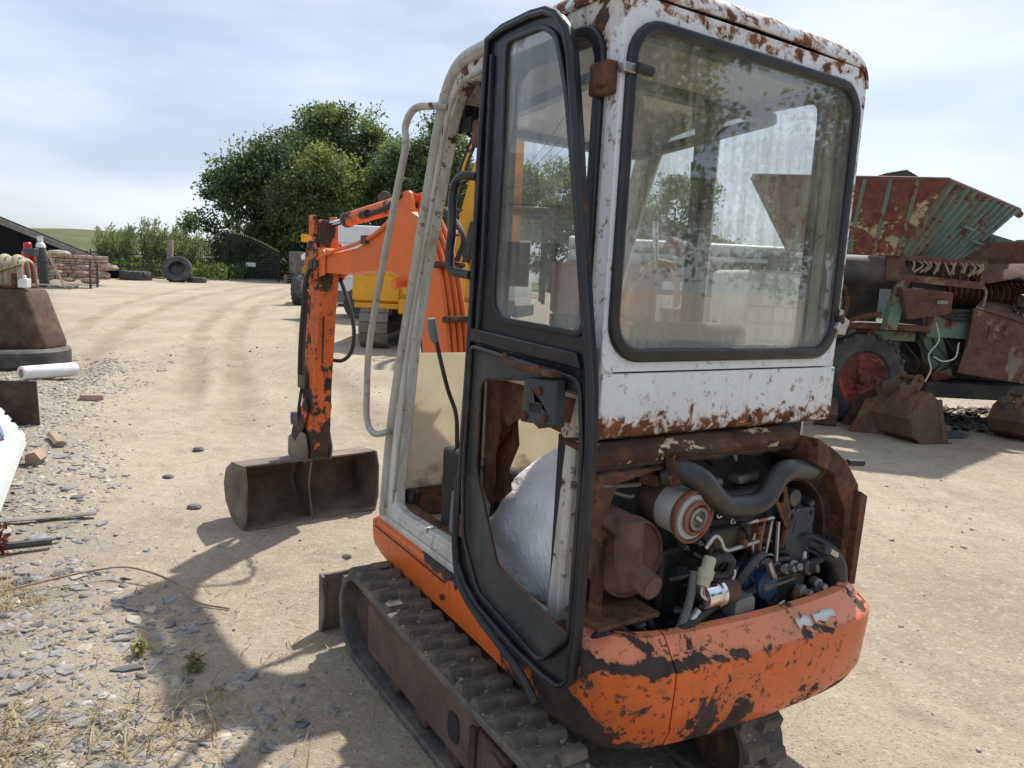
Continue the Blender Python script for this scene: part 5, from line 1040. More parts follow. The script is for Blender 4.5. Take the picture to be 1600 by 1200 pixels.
for i, (x, y, s, lb) in enumerate(((-2.55, 5.95, .042, 'dark round stone alone on the dirt beyond the chippings'), (-1.98, 4.55, .04, 'dark rounded clod at the edge of the slates'), (-2.45, 5.2, .035, 'small dark clod on the dirt'))):
    q = MB().lathe([(0, -.5), (.7, -.4), (1, 0), (.7, .45), (0, .55)], (0, 0, 0), (0, 0, 1), 8).build('clod', MT['slate_dark'], None, 0, 0); q.scale = (s*1.2, s, s*.75); q.location = gpos(x, y, s*.3); tag(q, lb, 'stone')
# ================================================================== vegetation
def leafmesh(name, C, Nrm, S, col, mat, parent=None, aspect=.5, **props):
    """C centres (n,3), Nrm along-leaf directions, S length, col (n,3)"""
    r = np.random.default_rng(len(C)); n_ = len(C); d = Nrm/np.linalg.norm(Nrm, axis=1, keepdims=True)
    q = r.normal(size=(n_, 3)); s = np.cross(d, q); s /= np.linalg.norm(s, axis=1, keepdims=True)+1e-9
    l = S[:, None]; w = l*aspect*.5
    V = np.stack([C, C+d*l*.5+s*w, C+d*l, C+d*l*.5-s*w], 1).reshape(-1, 3); F = np.arange(4*n_).reshape(-1, 4)
    ob = npmesh(name, V, F, mat, parent, **props); at = ob.data.color_attributes.new('tint', 'FLOAT_COLOR', 'POINT')
    cc = np.repeat(np.concatenate([col, np.ones((n_, 1))], 1), 4, 0); at.data.foreach_set('color', cc.astype(np.float32).ravel()); return ob
def tree(name, label, loc, blobs, nclump, nleaf, leaf, base, trunk=.28, seed=0, group='trees beyond the yard', lean=0, rough=1.0, cat='tree'):
    r = np.random.default_rng(seed); e = thing(name, label, cat, loc, 0, group); leaf *= .78; nleaf = int(nleaf*1.45)
    B = np.array(blobs, float); ex = []
    for q in B:
        for _ in range(7):
            dd = r.normal(size=3); dd[2] = dd[2]*.7+.25; dd /= np.linalg.norm(dd); k_ = r.uniform(.28, .5); ex.append(np.concatenate([q[:3]+dd*q[3:]*r.uniform(.75, 1.12), q[3:]*k_]))
    B0 = B; B = np.concatenate([B, np.array(ex)])
    vol = (B[:, 3]*B[:, 4]*B[:, 5])**(2/3); pick = r.choice(len(B), nclump, p=vol/vol.sum())
    dirs = r.normal(size=(nclump, 3)); dirs /= np.linalg.norm(dirs, axis=1, keepdims=True); dirs[:, 2] = np.where(dirs[:, 2] < -.5, -dirs[:, 2], dirs[:, 2])
    rad = r.uniform(.35, 1.0, nclump)**.45*(1+rough*.13*r.normal(size=nclump)); cc = B[pick, :3]+dirs*B[pick, 3:]*rad[:, None]
    cr = r.uniform(.28, .62, nclump); cb = r.uniform(.55, 1.6, nclump); warm = r.uniform(-.12, .25, nclump)
    C = np.repeat(cc, nleaf, 0); off = r.normal(size=C.shape)*np.repeat(cr, nleaf)[:, None]*np.array([.75, .75, .5]); C = C+off
    out = np.repeat(dirs, nleaf, 0)*.6+r.normal(size=C.shape)*.7; out[:, 2] -= .25
    b = np.repeat(cb, nleaf)*r.uniform(.75, 1.25, len(C)); w = np.repeat(warm, nleaf)
    col = np.stack([base[0]*b*(1+w*1.6), base[1]*b*(1+w*.5), base[2]*b*(1-w)], -1)
    leafmesh('crown', C, out, r.uniform(.6, 1.3, len(C))*leaf, np.clip(col, .004, .6), MT['leaf'], e, .55)
    top = B0[:, 2].max(); mb = MB(); B = B0; mb.tube([(0, 0, -.3), (.05, .03, top*.3), (lean*.5, 0, top*.65), (lean, .1, top)], [trunk*1.2, trunk, trunk*.6, trunk*.2], 10, 4)
    for q in B: mb.tube([(lean*.3, 0, q[2]*.35+.2), (q[0]*.5, q[1]*.5, q[2]*.72), tuple(q[:3])], [trunk*.5, trunk*.3, trunk*.1], 6, 3)
    mb.build('trunk', MT['bark'], e); return e
MT['bark'] = plain('bark', (.07, .055, .04), .9, 0, .4, 6, .6)
def place(px, y): return px*y  # (kept for readability)
GR = (.105, .150, .068); DKG = (.080, .122, .062)
tree('broad_tree', 'big dark leafy tree at left of the group behind the iron gates', gpos(-16.2, 49.5), [(-1.5, 0, 3.2, 3.0, 2.8, 2.9), (1.2, -.5, 4.4, 3.1, 2.6, 2.8), (-.6, 0, 6.3, 2.7, 2.6, 2.1), (2.4, .2, 7.2, 2.2, 2.2, 1.7), (-2.9, 0, 5.3, 1.5, 1.5, 1.4)], 520, 62, .30, DKG, .35, 1)
tree('broad_tree', 'tallest leafy tree with bare twigs poking from its top', gpos(-12.6, 52.5), [(0, 0, 4.2, 3.2, 3, 3.2), (-1.7, 0, 8.2, 2.5, 2.4, 2.2), (.4, 0, 9.8, 2.4, 2.3, 1.7), (2.5, 0, 8.0, 2.3, 2.2, 2.1), (-1.5, 0, 10.6, 1.3, 1.3, .9), (2.2, 0, 4.6, 2.6, 2.5, 2.3)], 560, 60, .32, GR, .4, 2)
tree('broad_tree', 'lighter green tree in front of the tall one behind the digger arm', gpos(-12.4, 46.2), [(0, 0, 2.6, 2.3, 2.0, 2.4), (.3, 0, 5.2, 2.1, 1.9, 2.0), (-1.3, 0, 4.2, 1.5, 1.5, 1.6), (.8, -.2, 6.6, 1.2, 1.2, 1.0)], 380, 62, .26, (.120, .160, .066), .28, 3)
tree('broad_tree', 'leafy tree rising behind the front cab pillar', gpos(-6.4, 48.0), [(-.8, 0, 3.0, 2.8, 2.4, 2.8), (.9, 0, 5.8, 2.4, 2.2, 2.4), (-1.2, 0, 6.7, 1.9, 1.9, 1.9), (.9, 0, 8.4, 1.6, 1.5, 1.4)], 460, 60, .28, GR, .3, 4)
tree('broad_tree', 'lower tree seen between cab pillar and open door', gpos(-2.2, 52.0), [(-.9, 0, 3, 2.8, 2.4, 2.8), (.8, 0, 5.4, 2.4, 2.2, 2.2), (2.6, 0, 6.4, 1.8, 1.8, 1.8)], 380, 56, .30, (.095, .145, .045), .3, 5)
tree('broad_tree', 'hazy tree seen through the open door pane', gpos(2.6, 58.0), [(-.9, 0, 3, 3.0, 2.4, 3), (1.2, 0, 6.4, 2.8, 2.4, 2.6), (4.0, 0, 5.0, 2.4, 2.2, 3.0)], 340, 50, .34, (.10, .15, .05), .3, 6)
tree('broad_tree', 'round tree seen through the dirty rear window', gpos(12.6, 62.0), [(-1.2, 0, 4, 3.2, 2.4, 3.5), (.6, 0, 8.0, 2.7, 2.4, 2.4), (3.0, 0, 4.0, 2.4, 2.2, 2.0), (-3.4, 0, 5.0, 2.4, 2.2, 3.0)], 380, 50, .34, DKG, .3, 7)
for i, (x, y, s, lb) in enumerate(((-10.3, 45.3, 1.0, 'dense bush filling the foot of the trees by the stone block'), (-13.9, 46.8, 1.1, 'dense bush behind the right iron gate'), (-19.0, 50.5, .9, 'bush behind the left iron gate'), (-6.5, 44.0, 1.1, 'bush behind the white van'), (-16.8, 52.5, 1.2, 'bush behind the middle of the iron gates'))):
    tree('bush', lb, gpos(x, y), [(0, 0, 1.1*s, 2.0*s, 1.6*s, 1.3*s), (.8*s, 0, 2.1*s, 1.4*s, 1.3*s, 1.1*s)], 130, 55, .24, DKG, .12, 20+i, 'bushes under the trees', cat='bush')
# bare twigs on the tall tree's top
q = MB().tube([(-12.1, 52.3, 10.8), (-12.2, 52.3, 12.0), (-12.7, 52.3, 13.0)], .04, 5, 4).tube([(-12.15, 52.3, 11.6), (-11.8, 52.3, 12.3), (-11.6, 52.3, 12.95)], .03, 5, 4).build('dead_branch', MT['bark'], None); tag(q, 'bare forked branch sticking out above the tallest tree', 'branch')
# feathery willow saplings behind the field gate
def sapling(x, y, h, seed, lb):
    r = np.random.default_rng(seed); e = thing('willow_sapling', lb, 'shrub', gpos(x, y), 0, 'feathery saplings behind the field gate'); mb = MB(); CC = []; DD = []
    for s in range(24):
        a = r.uniform(0, 6.28); sp = r.uniform(.1, 1.15); hh = h*r.uniform(.5, 1.05); tip = np.array([math.cos(a)*sp+.25, math.sin(a)*sp, hh]); b0 = np.array([math.cos(a)*.15, math.sin(a)*.15, 0])
        mb.tube([tuple(b0), tuple(b0*.5+tip*.5+np.array([-.08, 0, .1])), tuple(tip)], [.02, .012, .004], 4, 2)
        t = r.uniform(.12, 1.03, 85); P_ = b0+(tip-b0)*t[:, None]; P_[:, 0] += .2*np.maximum(0, t-.6); CC.append(P_+r.normal(size=P_.shape)*.05); d = (tip-b0)/np.linalg.norm(tip-b0); DD.append(d*.8+r.normal(size=P_.shape)*.5+np.array([.25, 0, .1]))
    C = np.concatenate(CC); D = np.concatenate(DD); b = r.uniform(.7, 1.3, len(C)); leafmesh('foliage', C, D, r.uniform(.16, .32, len(C)), np.stack([.16*b, .205*b, .105*b], -1), MT['leaf'], e, .24); mb.build('stems', MT['bark'], e)
for i, (x, y, h) in enumerate(((-23.6, 43, 2.3), (-22.2, 42.2, 2.7), (-20.9, 42.6, 3.0), (-19.9, 41.5, 2.9), (-18.9, 42.0, 3.0), (-21.5, 46.5, 3.2), (-17.6, 47.5, 3.4), (-18.6, 48.0, 3.5), (-16.3, 48.0, 3.0), (-24.8, 45, 2.6))): sapling(x, y, h*.95, 60+i, ['leftmost', 'second', 'fourth', 'sixth', 'eighth', 'third', 'ninth', 'seventh', 'rightmost', 'fifth'][i] + ' feathery grey-green sapling counting from the shed, behind the field gate')
# rough low growth under the saplings
r = np.random.default_rng(3); N = 9000; X_ = r.uniform(-27, -15.5, N); Y_ = r.uniform(39.0, 50, N); Z_ = zground(X_, Y_)+r.uniform(0, .75, N)**1.2; b = r.uniform(.6, 1.4, N)
leafmesh('rough_undergrowth', np.stack([X_, Y_, Z_], -1), r.normal(size=(N, 3))*.5+np.array([0, 0, .8]), r.uniform(.18, .42, N), np.stack([.085*b, .125*b, .04*b], -1), MT['leaf'], None, .4, kind='stuff', label='rough green undergrowth behind the field gate')
# hill
hx = np.linspace(-190, -30, 50); hy = np.linspace(95, 260, 30); HX, HY = np.meshgrid(hx, hy, indexing='ij')
HZ = 1.0+np.clip((HY-95)/120, 0, 1)**.8*8.5*np.exp(-((HX+120)/62)**2)+1.2*fbm(HX*.03, HY*.03, 4, 77)*np.clip((HY-95)/60, 0, 1)
n = NT('hillside_grass'); c = n.ramp(n.noise(.05, 6, .65), [(.3, (.060, .080, .035)), (.5, (.10, .11, .055)), (.7, (.15, .13, .08))]); n.bump(n.noise(1.5, 4, .6), .6, .5); n.fin(c, .95, 0, .1)
i2 = np.arange(HX.size).reshape(HX.shape); npmesh('hill', np.stack([HX, HY, HZ], -1).reshape(-1, 3), np.stack([i2[:-1, :-1], i2[1:, :-1], i2[1:, 1:], i2[:-1, 1:]], -1).reshape(-1, 4), n.m, smooth=True, kind='structure')
# dry grass and weeds in the near left corner
def blades(name, xs, ys, h, cols, label, n_per=40, spread=.12, curl=.6, wid=.006):
    r = np.random.default_rng(len(xs)*7); V = []; F = []; K = []; o = 0
    for x, y in zip(xs, ys):
        for k in range(n_per):
            bx, by = x+r.normal()*spread, y+r.normal()*spread; a = r.uniform(0, 6.28); L_ = h*r.uniform(.5, 1.3); cu = curl*r.uniform(.4, 1.6); z0 = float(gz(bx, by)); s = np.array([-math.sin(a), math.cos(a), 0])*wid*.5; c_ = np.array(cols[r.integers(len(cols))])*r.uniform(.7, 1.2)
            for i in range(4):
                t = i/3; p_ = np.array([bx+math.cos(a)*L_*cu*t*(.4+.6*t), by+math.sin(a)*L_*cu*t*(.4+.6*t), z0+.004+L_*max(0, t*(1.25-.85*cu*t))]); wv = s*(1-t*.85); V += [p_-wv, p_+wv]; K += [c_, c_]
            F += [(o+2*i, o+2*i+1, o+2*i+3, o+2*i+2) for i in range(3)]; o += 8
    ob = npmesh(name, np.array(V), np.array(F), MT['leaf'], kind='stuff', label=label); at = ob.data.color_attributes.new('tint', 'FLOAT_COLOR', 'POINT'); at.data.foreach_set('color', np.concatenate([np.array(K), np.ones((len(K), 1))], 1).astype(np.float32).ravel()); return ob
rr = random.Random(8)
blades('dry_grass', [rr.uniform(-1.75, -1.05) for _ in range(9)]+[rr.uniform(-2.5, -2.1) for _ in range(8)], [rr.uniform(2.05, 2.4) for _ in range(9)]+[rr.uniform(2.95, 3.3) for _ in range(8)], .10, [(.40, .32, .19), (.30, .22, .12), (.46, .41, .30)], 'straw-coloured dry grass in the near left corner', 45, .10, 1.5)
blades('dry_litter', [rr.uniform(-2.6, -.5) for _ in range(60)], [rr.uniform(2.0, 3.4) for _ in range(60)], .07, [(.38, .32, .22), (.26, .19, .11), (.42, .38, .30)], 'bits of dry straw strewn over the slates', 7, .16, 1.8, .005)
def weed(x, y, h, cols, label, nst=7, leaf=.05, seed=1):
    r = np.random.default_rng(seed); e = thing('weed', label, 'weed', gpos(x, y)); mb = MB(); C = []; D = []
    for s in range(nst):
        a = r.uniform(0, 6.28); hh = h*r.uniform(.6, 1.1); tip = np.array([math.cos(a)*h*.35, math.sin(a)*h*.35, hh]); mb.tube([(0, 0, 0), tuple(tip*.5+np.array([0, 0, .02])), tuple(tip)], [.004, .003, .0015], 5, 2)
        for k in range(13): t = r.uniform(.25, 1); C.append(tip*t+r.normal(size=3)*.008); D.append(r.normal(size=3)+np.array([0, 0, .3]))
    C = np.array(C); b = r.uniform(.7, 1.3, len(C))[:, None]; K = np.array(cols)[r.integers(len(cols), size=len(C))]*b; leafmesh('leaves', C, np.array(D), r.uniform(.6, 1.3, len(C))*leaf, K, MT['leaf'], e, .5); mb.build('stems', MT['bark'], e)
weed(-2.95, 3.95, .26, [(.20, .055, .035), (.26, .13, .05), (.12, .06, .035)], 'tall brown-red dock plant at the left edge', 7, .06, 1)
weed(-2.60, 3.62, .17, [(.17, .03, .028), (.12, .035, .03)], 'low dark red weed among the slates', 9, .045, 2)
weed(-2.90, 3.45, .10, [(.10, .20, .03), (.14, .24, .05)], 'bright green seedling at the left edge', 8, .05, 3)
weed(-1.42, 2.75, .05, [(.24, .27, .11), (.32, .30, .15)], 'small dull green weed beside the flat slates', 10, .03, 4)
weed(-1.16, 2.66, .045, [(.22, .25, .12), (.30, .28, .16)], 'small green weed in the shadow of the boom', 12, .03, 5)
# ================================================================== harvester and the right side
MT['teal'] = weathered('faded_green_paint', (.105, .20, .155), .25, .47, 2.2, [(.25, (.045, .02, .014)), (.5, (.11, .042, .028)), (.75, (.19, .085, .05))], .7, 2, dirt=.35, fleck=.7)
MT['teal2'] = weathered('green_corrugated_paint', (.085, .140, .112), .3, .42, 4.0, [(.25, (.045, .02, .014)), (.5, (.11, .042, .028)), (.75, (.19, .085, .05))], .7, 4.4, dirt=.35, fleck=.8, streak=.2)
MT['hoprust'] = weathered('rusty_hopper_panel', (.33, .31, .19), .3, .525, 4.5, [(.25, (.06, .022, .014)), (.5, (.125, .04, .024)), (.75, (.20, .075, .04))], .8, 4, dirt=.25, fleck=1, bias=((2, 2.45, 2.85, .12),))
MT['machrust'] = weathered('red_brown_sheet', (.16, .19, .13), .3, .62, 1.5, [(.25, (.055, .025, .02)), (.5, (.11, .05, .038)), (.75, (.17, .085, .06))], .75, 5, dirt=.35, fleck=.5)
MT['rim_red'] = plain('faded_red_rim', (.55, .10, .075), .6, 0, .25, 6, .2, dirt=.25)
MT['dullblack'] = plain('dusty_black_steel', (.035, .035, .036), .7, 0, .3, 5, .3, dirt=.45)
HV = thing('old_harvester', 'derelict rusty green harvester with a large ribbed hopper', 'harvester', (0, 0, 0))
A = Vector((4.60, 8.30, 2.86)); B = Vector((2.62, 8.75, 2.86)); C_ = Vector((6.85, 10.5, 2.86)); D = Vector((4.28, 8.55, 2.05)); D0 = Vector((3.15, 8.85, 2.07)); E_ = Vector((5.42, 9.35, 2.04)); BR = Vector((4.9, 10.9, 2.86))
def slab(mb, pts, th):
    n_ = (pts[1]-pts[0]).cross(pts[2]-pts[0]).normalized(); return mb.hexa([p for p in pts]+[p+n_*th for p in pts]) if len(pts) == 4 else mb
slab(MB(), [D, A, B, D0], .03).build('hopper_left_panel', MT['hoprust'], HV)
n1 = (A-D).cross(B-D).normalized(); n1 = n1 if n1.y < 0 else -n1
for k, u in enumerate((.148, .283, .413, .55, .70, .86)):
    a = A.lerp(B, u); d = D.lerp(D0, max(.0, (u-.16)/.57)) if u < .75 else D0.lerp(B, (u-.73)/.27); s_ = (B-A).normalized()*.022
    MB().hexa([a-s_, a+s_, d+s_, d-s_]+[p+n1*.045 for p in (a-s_, a+s_, d+s_, d-s_)]).build('hopper_rib', MT['teal2'], HV, .003)
MB().hexa([D.lerp(A, .22), D0.lerp(B, .22), D0.lerp(B, .17), D.lerp(A, .17)]+[p+n1*.03 for p in (D.lerp(A, .22), D0.lerp(B, .22), D0.lerp(B, .17), D.lerp(A, .17))]).build('hopper_rail', MT['machrust'], HV)
# corrugated sloping front: quad A-C-E-D with diagonal corrugations
NU = 11; n2 = (C_-A).cross(D-A).normalized(); n2 = n2 if n2.y < 0 else -n2
for i in range(NU):
    u0, u1 = i/NU, (i+1)/NU
    def q(u, v): return (A.lerp(C_, u)).lerp(D.lerp(E_, u), v)
    um = u0+(u1-u0)*.55; ue = u1
    MB().hexa([q(u0, 0), q(um, 0), q(um, 1), q(u0, 1)]+[p+n2*.055 for p in (q(u0+.012, 0), q(um-.012, 0), q(um-.012, 1), q(u0+.012, 1))]).build('corrugation', MT['teal2'], HV, .004)
    MB().hexa([q(um, 0), q(ue, 0), q(ue, 1), q(um, 1)]+[p+n2*.006 for p in (q(um, 0), q(ue, 0), q(ue, 1), q(um, 1))]).build('corrugation_valley', MT['teal2' if i % 4 else 'machrust'], HV)
for u, v in ((.52, .45), (.82, .62)):
    p0 = q(u-.08, v)+n2*.09; p1 = q(u+.08, v+.02)+n2*.09; MB().tube([p0-n2*.04, p0, p1, p1-n2*.04], .018, 8).build('grab_rail', MT['teal'], HV)
MB().tube([B, A, C_], .035, 8).build('hopper_rim', MT['machrust'], HV); MB().tube([C_+Vector((-.12, -.1, -.02)), C_+Vector((.02, .0, -.06))], .05, 10).build('rim_roller', MT['teal'], HV)
slab(MB(), [B, BR, Vector((4.9, 10.2, 2.07)), D0], .03).build('hopper_far_panel', MT['machrust'], HV); slab(MB(), [C_, BR, Vector((4.9, 10.2, 2.07)), E_], .03).build('hopper_back_panel', MT['machrust'], HV)
MB().hexa([(4.55, 9.2, 2.86), (4.95, 9.0, 2.86), (4.95, 9.3, 2.86), (4.55, 9.5, 2.86), (4.35, 9.2, 3.05), (4.50, 9.0, 3.07), (4.50, 9.3, 3.07), (4.35, 9.5, 3.05)]).build('hopper_baffle', MT['teal2'], HV, .01)
# body below the hopper
MB().lathe([(0, 0), (.17, .01), (.19, .04), (.19, 1.55), (.17, 1.6), (0, 1.6)], (3.0, 9.0, 1.86), (1, -.12, 0), 24).build('air_tank', MT['dullblack'], HV)
gr = MB().ring([(4.22, 1.77), (5.36, 1.72), (5.36, 2.03), (4.22, 2.08)], [(4.42, 1.85), (5.30, 1.80), (5.30, 1.96), (4.42, 2.00)], 8.62, 8.70, 'y').build('sieve_frame', MT['machrust'], HV, .006)
for i in range(9): MB().bb(4.47+i*.1, 4.485+i*.1, 8.64, 8.68, 1.80, 2.01).build('sieve_bar', MT['rust'], gr)
MB().bb(4.3, 5.3, 8.9, 9.4, 1.75, 2.0).build('sieve_box', MT['interior'], HV)
random.seed(9)
for i in range(14): x = 4.5+.06*i; MB().tube([(x, 8.60, 2.0), (x+random.uniform(-.05, .05), 8.56, 1.95), (x+random.uniform(-.06, .06), 8.57, 1.90-random.random()*.05)], .012, 5, 2).build('hanging_chaff', MT['wood'], gr)
tb = MB().hexa([(4.32, 8.42, 1.68), (4.90, 8.42, 1.66), (4.98, 8.55, 1.42), (4.46, 8.50, 1.33), (4.38, 8.80, 1.72), (4.90, 8.85, 1.70), (4.98, 8.85, 1.46), (4.50, 8.80, 1.38)]).build('tool_box', MT['machrust'], HV, .008)
MB().bb(4.72, 4.84, 8.40, 8.45, 1.53, 1.57).build('box_latch', MT['alu'], tb)
MB().hexa([(4.36, 8.6, 1.78), (4.50, 8.6, 1.78), (4.42, 8.62, 1.20), (4.28, 8.62, 1.20), (4.36, 8.72, 1.78), (4.50, 8.72, 1.78), (4.42, 8.74, 1.20), (4.28, 8.74, 1.20)]).build('hopper_leg', MT['teal'], HV, .006)
MB().bb(2.4, 4.85, 9.0, 9.12, 1.06, 1.18).build('chassis_beam', MT['teal'], HV, .01); MB().bb(2.4, 7.6, 9.7, 9.9, .80, 1.1).build('chassis_rail', MT['dullblack'], HV, .01); MB().bb(3.2, 4.9, 8.85, 9.6, 1.19, 1.26).build('deck_plate', MT['machrust'], HV, .006)
MB().lathe([(.09, 0), (.095, .02), (.095, .3), (.09, .32)], (4.72, 9.3, .72), (0, 0, 1), 18).build('hub_post', MT['teal'], HV); MB().lathe([(.10, 0), (.10, .02), (.08, .025), (.08, .06), (.10, .065), (.10, .09)], (4.72, 9.3, .62), (0, 0, 1), 18).build('spring_stack', MT['rust'], HV)
MB().lathe([(.0, 0), (.22, .02), (.25, .06), (.25, .35), (.2, .40), (0, .42)], (3.45, 8.9, 1.46), (.2, -1, .1), 24).build('fan_housing', MT['dullblack'], HV); MB().tube([(3.42, 8.7, 1.70), (3.7, 8.66, 1.72), (3.82, 8.66, 1.5), (3.74, 8.66, 1.28), (3.45, 8.68, 1.26)], .035, 8, 5).build('belt_guard', MT['rust'], HV)
MB().tube([(3.55, 8.9, 1.16), (3.72, 8.75, 1.22), (4.0, 8.7, 1.32), (4.25, 8.7, 1.38)], .03, 6, 3).build('tie_rod', MT['rust'], HV)
MB().bb(5.02, 5.55, 9.1, 9.2, 1.12, 1.42).build('side_plate', MT['teal'], HV, .008); MB().bb(5.55, 5.95, 9.15, 9.25, 1.10, 1.38).build('side_plate', MT['teal'], HV, .008)
MB().hexa([(5.05, 9.2, 1.12), (5.3, 9.2, 1.12), (5.55, 9.3, .62), (5.3, 9.3, .55), (5.05, 9.35, 1.12), (5.3, 9.35, 1.12), (5.55, 9.45, .62), (5.3, 9.45, .55)]).build('diagonal_strut', MT['teal'], HV, .006); MB().tube([(5.8, 9.3, 1.1), (5.5, 9.2, .75)], .06, 8).build('hydraulic_ram', MT['machrust'], HV)
for i in range(7): x = 4.6+.13*i; MB().tube([(x, 9.3, 1.2), (x+.1, 9.15, .95+.05*(i % 3)), (x+.25, 9.1, .8), (x+.2, 9.2, .55+.04*i)], .013, 6, 5).build('hanging_hose', MT['rubber'], HV)
MB().tube([(5.02, 8.9, 1.3), (5.05, 8.85, 1.1), (4.95, 8.85, .92), (5.0, 8.85, .75), (4.92, 8.8, .60)], .009, 6, 5).build('loose_wire', MT['wire_white'], HV); MB().tube([(5.35, 8.95, 1.08), (5.3, 8.9, .90), (5.15, 8.88, .85), (5.02, 8.86, .90)], .009, 6, 5).build('loose_wire', MT['wire_white'], HV)
# rear bodywork
MB().hexa([(5.35, 9.55, 2.30), (6.9, 9.75, 2.40), (6.9, 9.8, 2.02), (5.35, 9.6, 1.92), (5.35, 9.7, 2.30), (6.9, 9.9, 2.40), (6.9, 9.95, 2.02), (5.35, 9.75, 1.92)]).build('upper_body_panel', MT['machrust'], HV, .006)
for (x0, x1, z0) in ((5.42, 5.98, 2.00), (5.92, 6.55, 2.03)):
    MB().hexa([(x0, 9.45, z0), (x1-.1, 9.45, z0+.03), (x1+.12, 9.05, z0-.10), (x0+.24, 9.05, z0-.20), (x0, 9.47, z0+.03), (x1-.1, 9.47, z0+.06), (x1+.12, 9.07, z0-.07), (x0+.24, 9.07, z0-.17)]).build('hinged_cover', MT['machrust'], HV, .004)
MB().tube([(5.25, 9.35, 1.68), (6.5, 9.4, 1.72)], .10, 12).build('auger_tube', MT['rust'], HV)
for i in range(16): MB().lathe([(.09, 0), (.15, .012), (.15, .02), (.09, .03)], (5.28+.075*i, 9.35, 1.68), (1, .04, .03), 14).build('auger_flight', MT['rust'], HV)
for x in (6.05, 6.45): MB().tube([(x, 9.0, 1.62), (x+.22, 9.0, 1.63)], .075, 14).build('gearbox', MT['alu'], HV, .006)
MB().tube([(5.6, 9.1, 1.78), (5.62, 9.0, 1.70), (5.6, 9.0, 1.50)], .018, 6, 3).build('bent_rod', MT['alu'], HV); MB().tube([(5.05, 9.1, 1.46), (5.3, 9.05, 1.36), (5.55, 9.05, 1.38), (5.5, 9.05, 1.45), (5.2, 9.05, 1.44)], .03, 8, 5).build('hydraulic_hose', MT['rubber'], HV)
sg = MB().hexa([(5.48, 8.95, 1.50), (6.45, 8.95, 1.26), (6.40, 8.95, .60), (5.44, 8.95, .70), (5.48, 9.0, 1.50), (6.45, 9.0, 1.26), (6.40, 9.0, .60), (5.44, 9.0, .70)]).build('side_guard', MT['machrust'], HV, .004)
MB().hexa([(5.43, 8.935, 1.02), (6.0, 8.935, .97), (5.98, 8.935, .66), (5.36, 8.92, .72), (5.43, 8.95, 1.02), (6.0, 8.95, .97), (5.98, 8.95, .66), (5.36, 8.935, .72)]).build('patched_flap', MT['machrust'], sg, .003)
MB().hexa([(5.48, 8.93, 1.50), (6.45, 8.93, 1.26), (7.2, 9.5, 1.5), (5.85, 9.4, 1.62), (5.48, 8.93, 1.52), (6.45, 8.93, 1.28), (7.2, 9.5, 1.52), (5.85, 9.4, 1.64)]).build('guard_top', MT['machrust'], HV, .003)
MB().lathe([(.04, -.012), (.055, -.01), (.055, .01), (.04, .012), (.04, -.012)], (6.05, 9.05, 1.53), (.2, -.8, .5), 18).build('lifting_ring', MT['dullblack'], HV)
MB().bb(6.45, 6.75, 8.95, 9.4, 1.35, 2.15).build('corner_post', MT['machrust'], HV, .01)
MB().hexa([(5.9, 10.0, 2.55), (7.6, 10.0, 2.15), (7.6, 10.0, 2.02), (5.9, 10.0, 2.42), (5.9, 10.15, 2.55), (7.6, 10.15, 2.15), (7.6, 10.15, 2.02), (5.9, 10.15, 2.42)]).build('elevator_beam', MT['teal'], HV, .008)
for x in (6.25, 6.6): MB().bb(x, x+.08, 9.98, 10.1, 2.1, 2.42).build('beam_bracket', MT['teal'], HV, .006)
MB().bb(5.2, 7.2, 9.25, 10.4, .36, .56).build('header_skid', MT['dullblack'], HV, .02); MB().bb(5.3, 7.4, 9.5, 10.6, .56, 1.9).build('body_core', MT['interior'], HV, .03); MB().bb(2.7, 4.8, 9.9, 10.7, 1.05, 1.95).build('engine_housing', MT['dullblack'], HV, .04)
MB().bb(6.5, 6.9, 9.2, 9.5, 0, .4).build('rear_jack', MT['dullblack'], HV, .01)
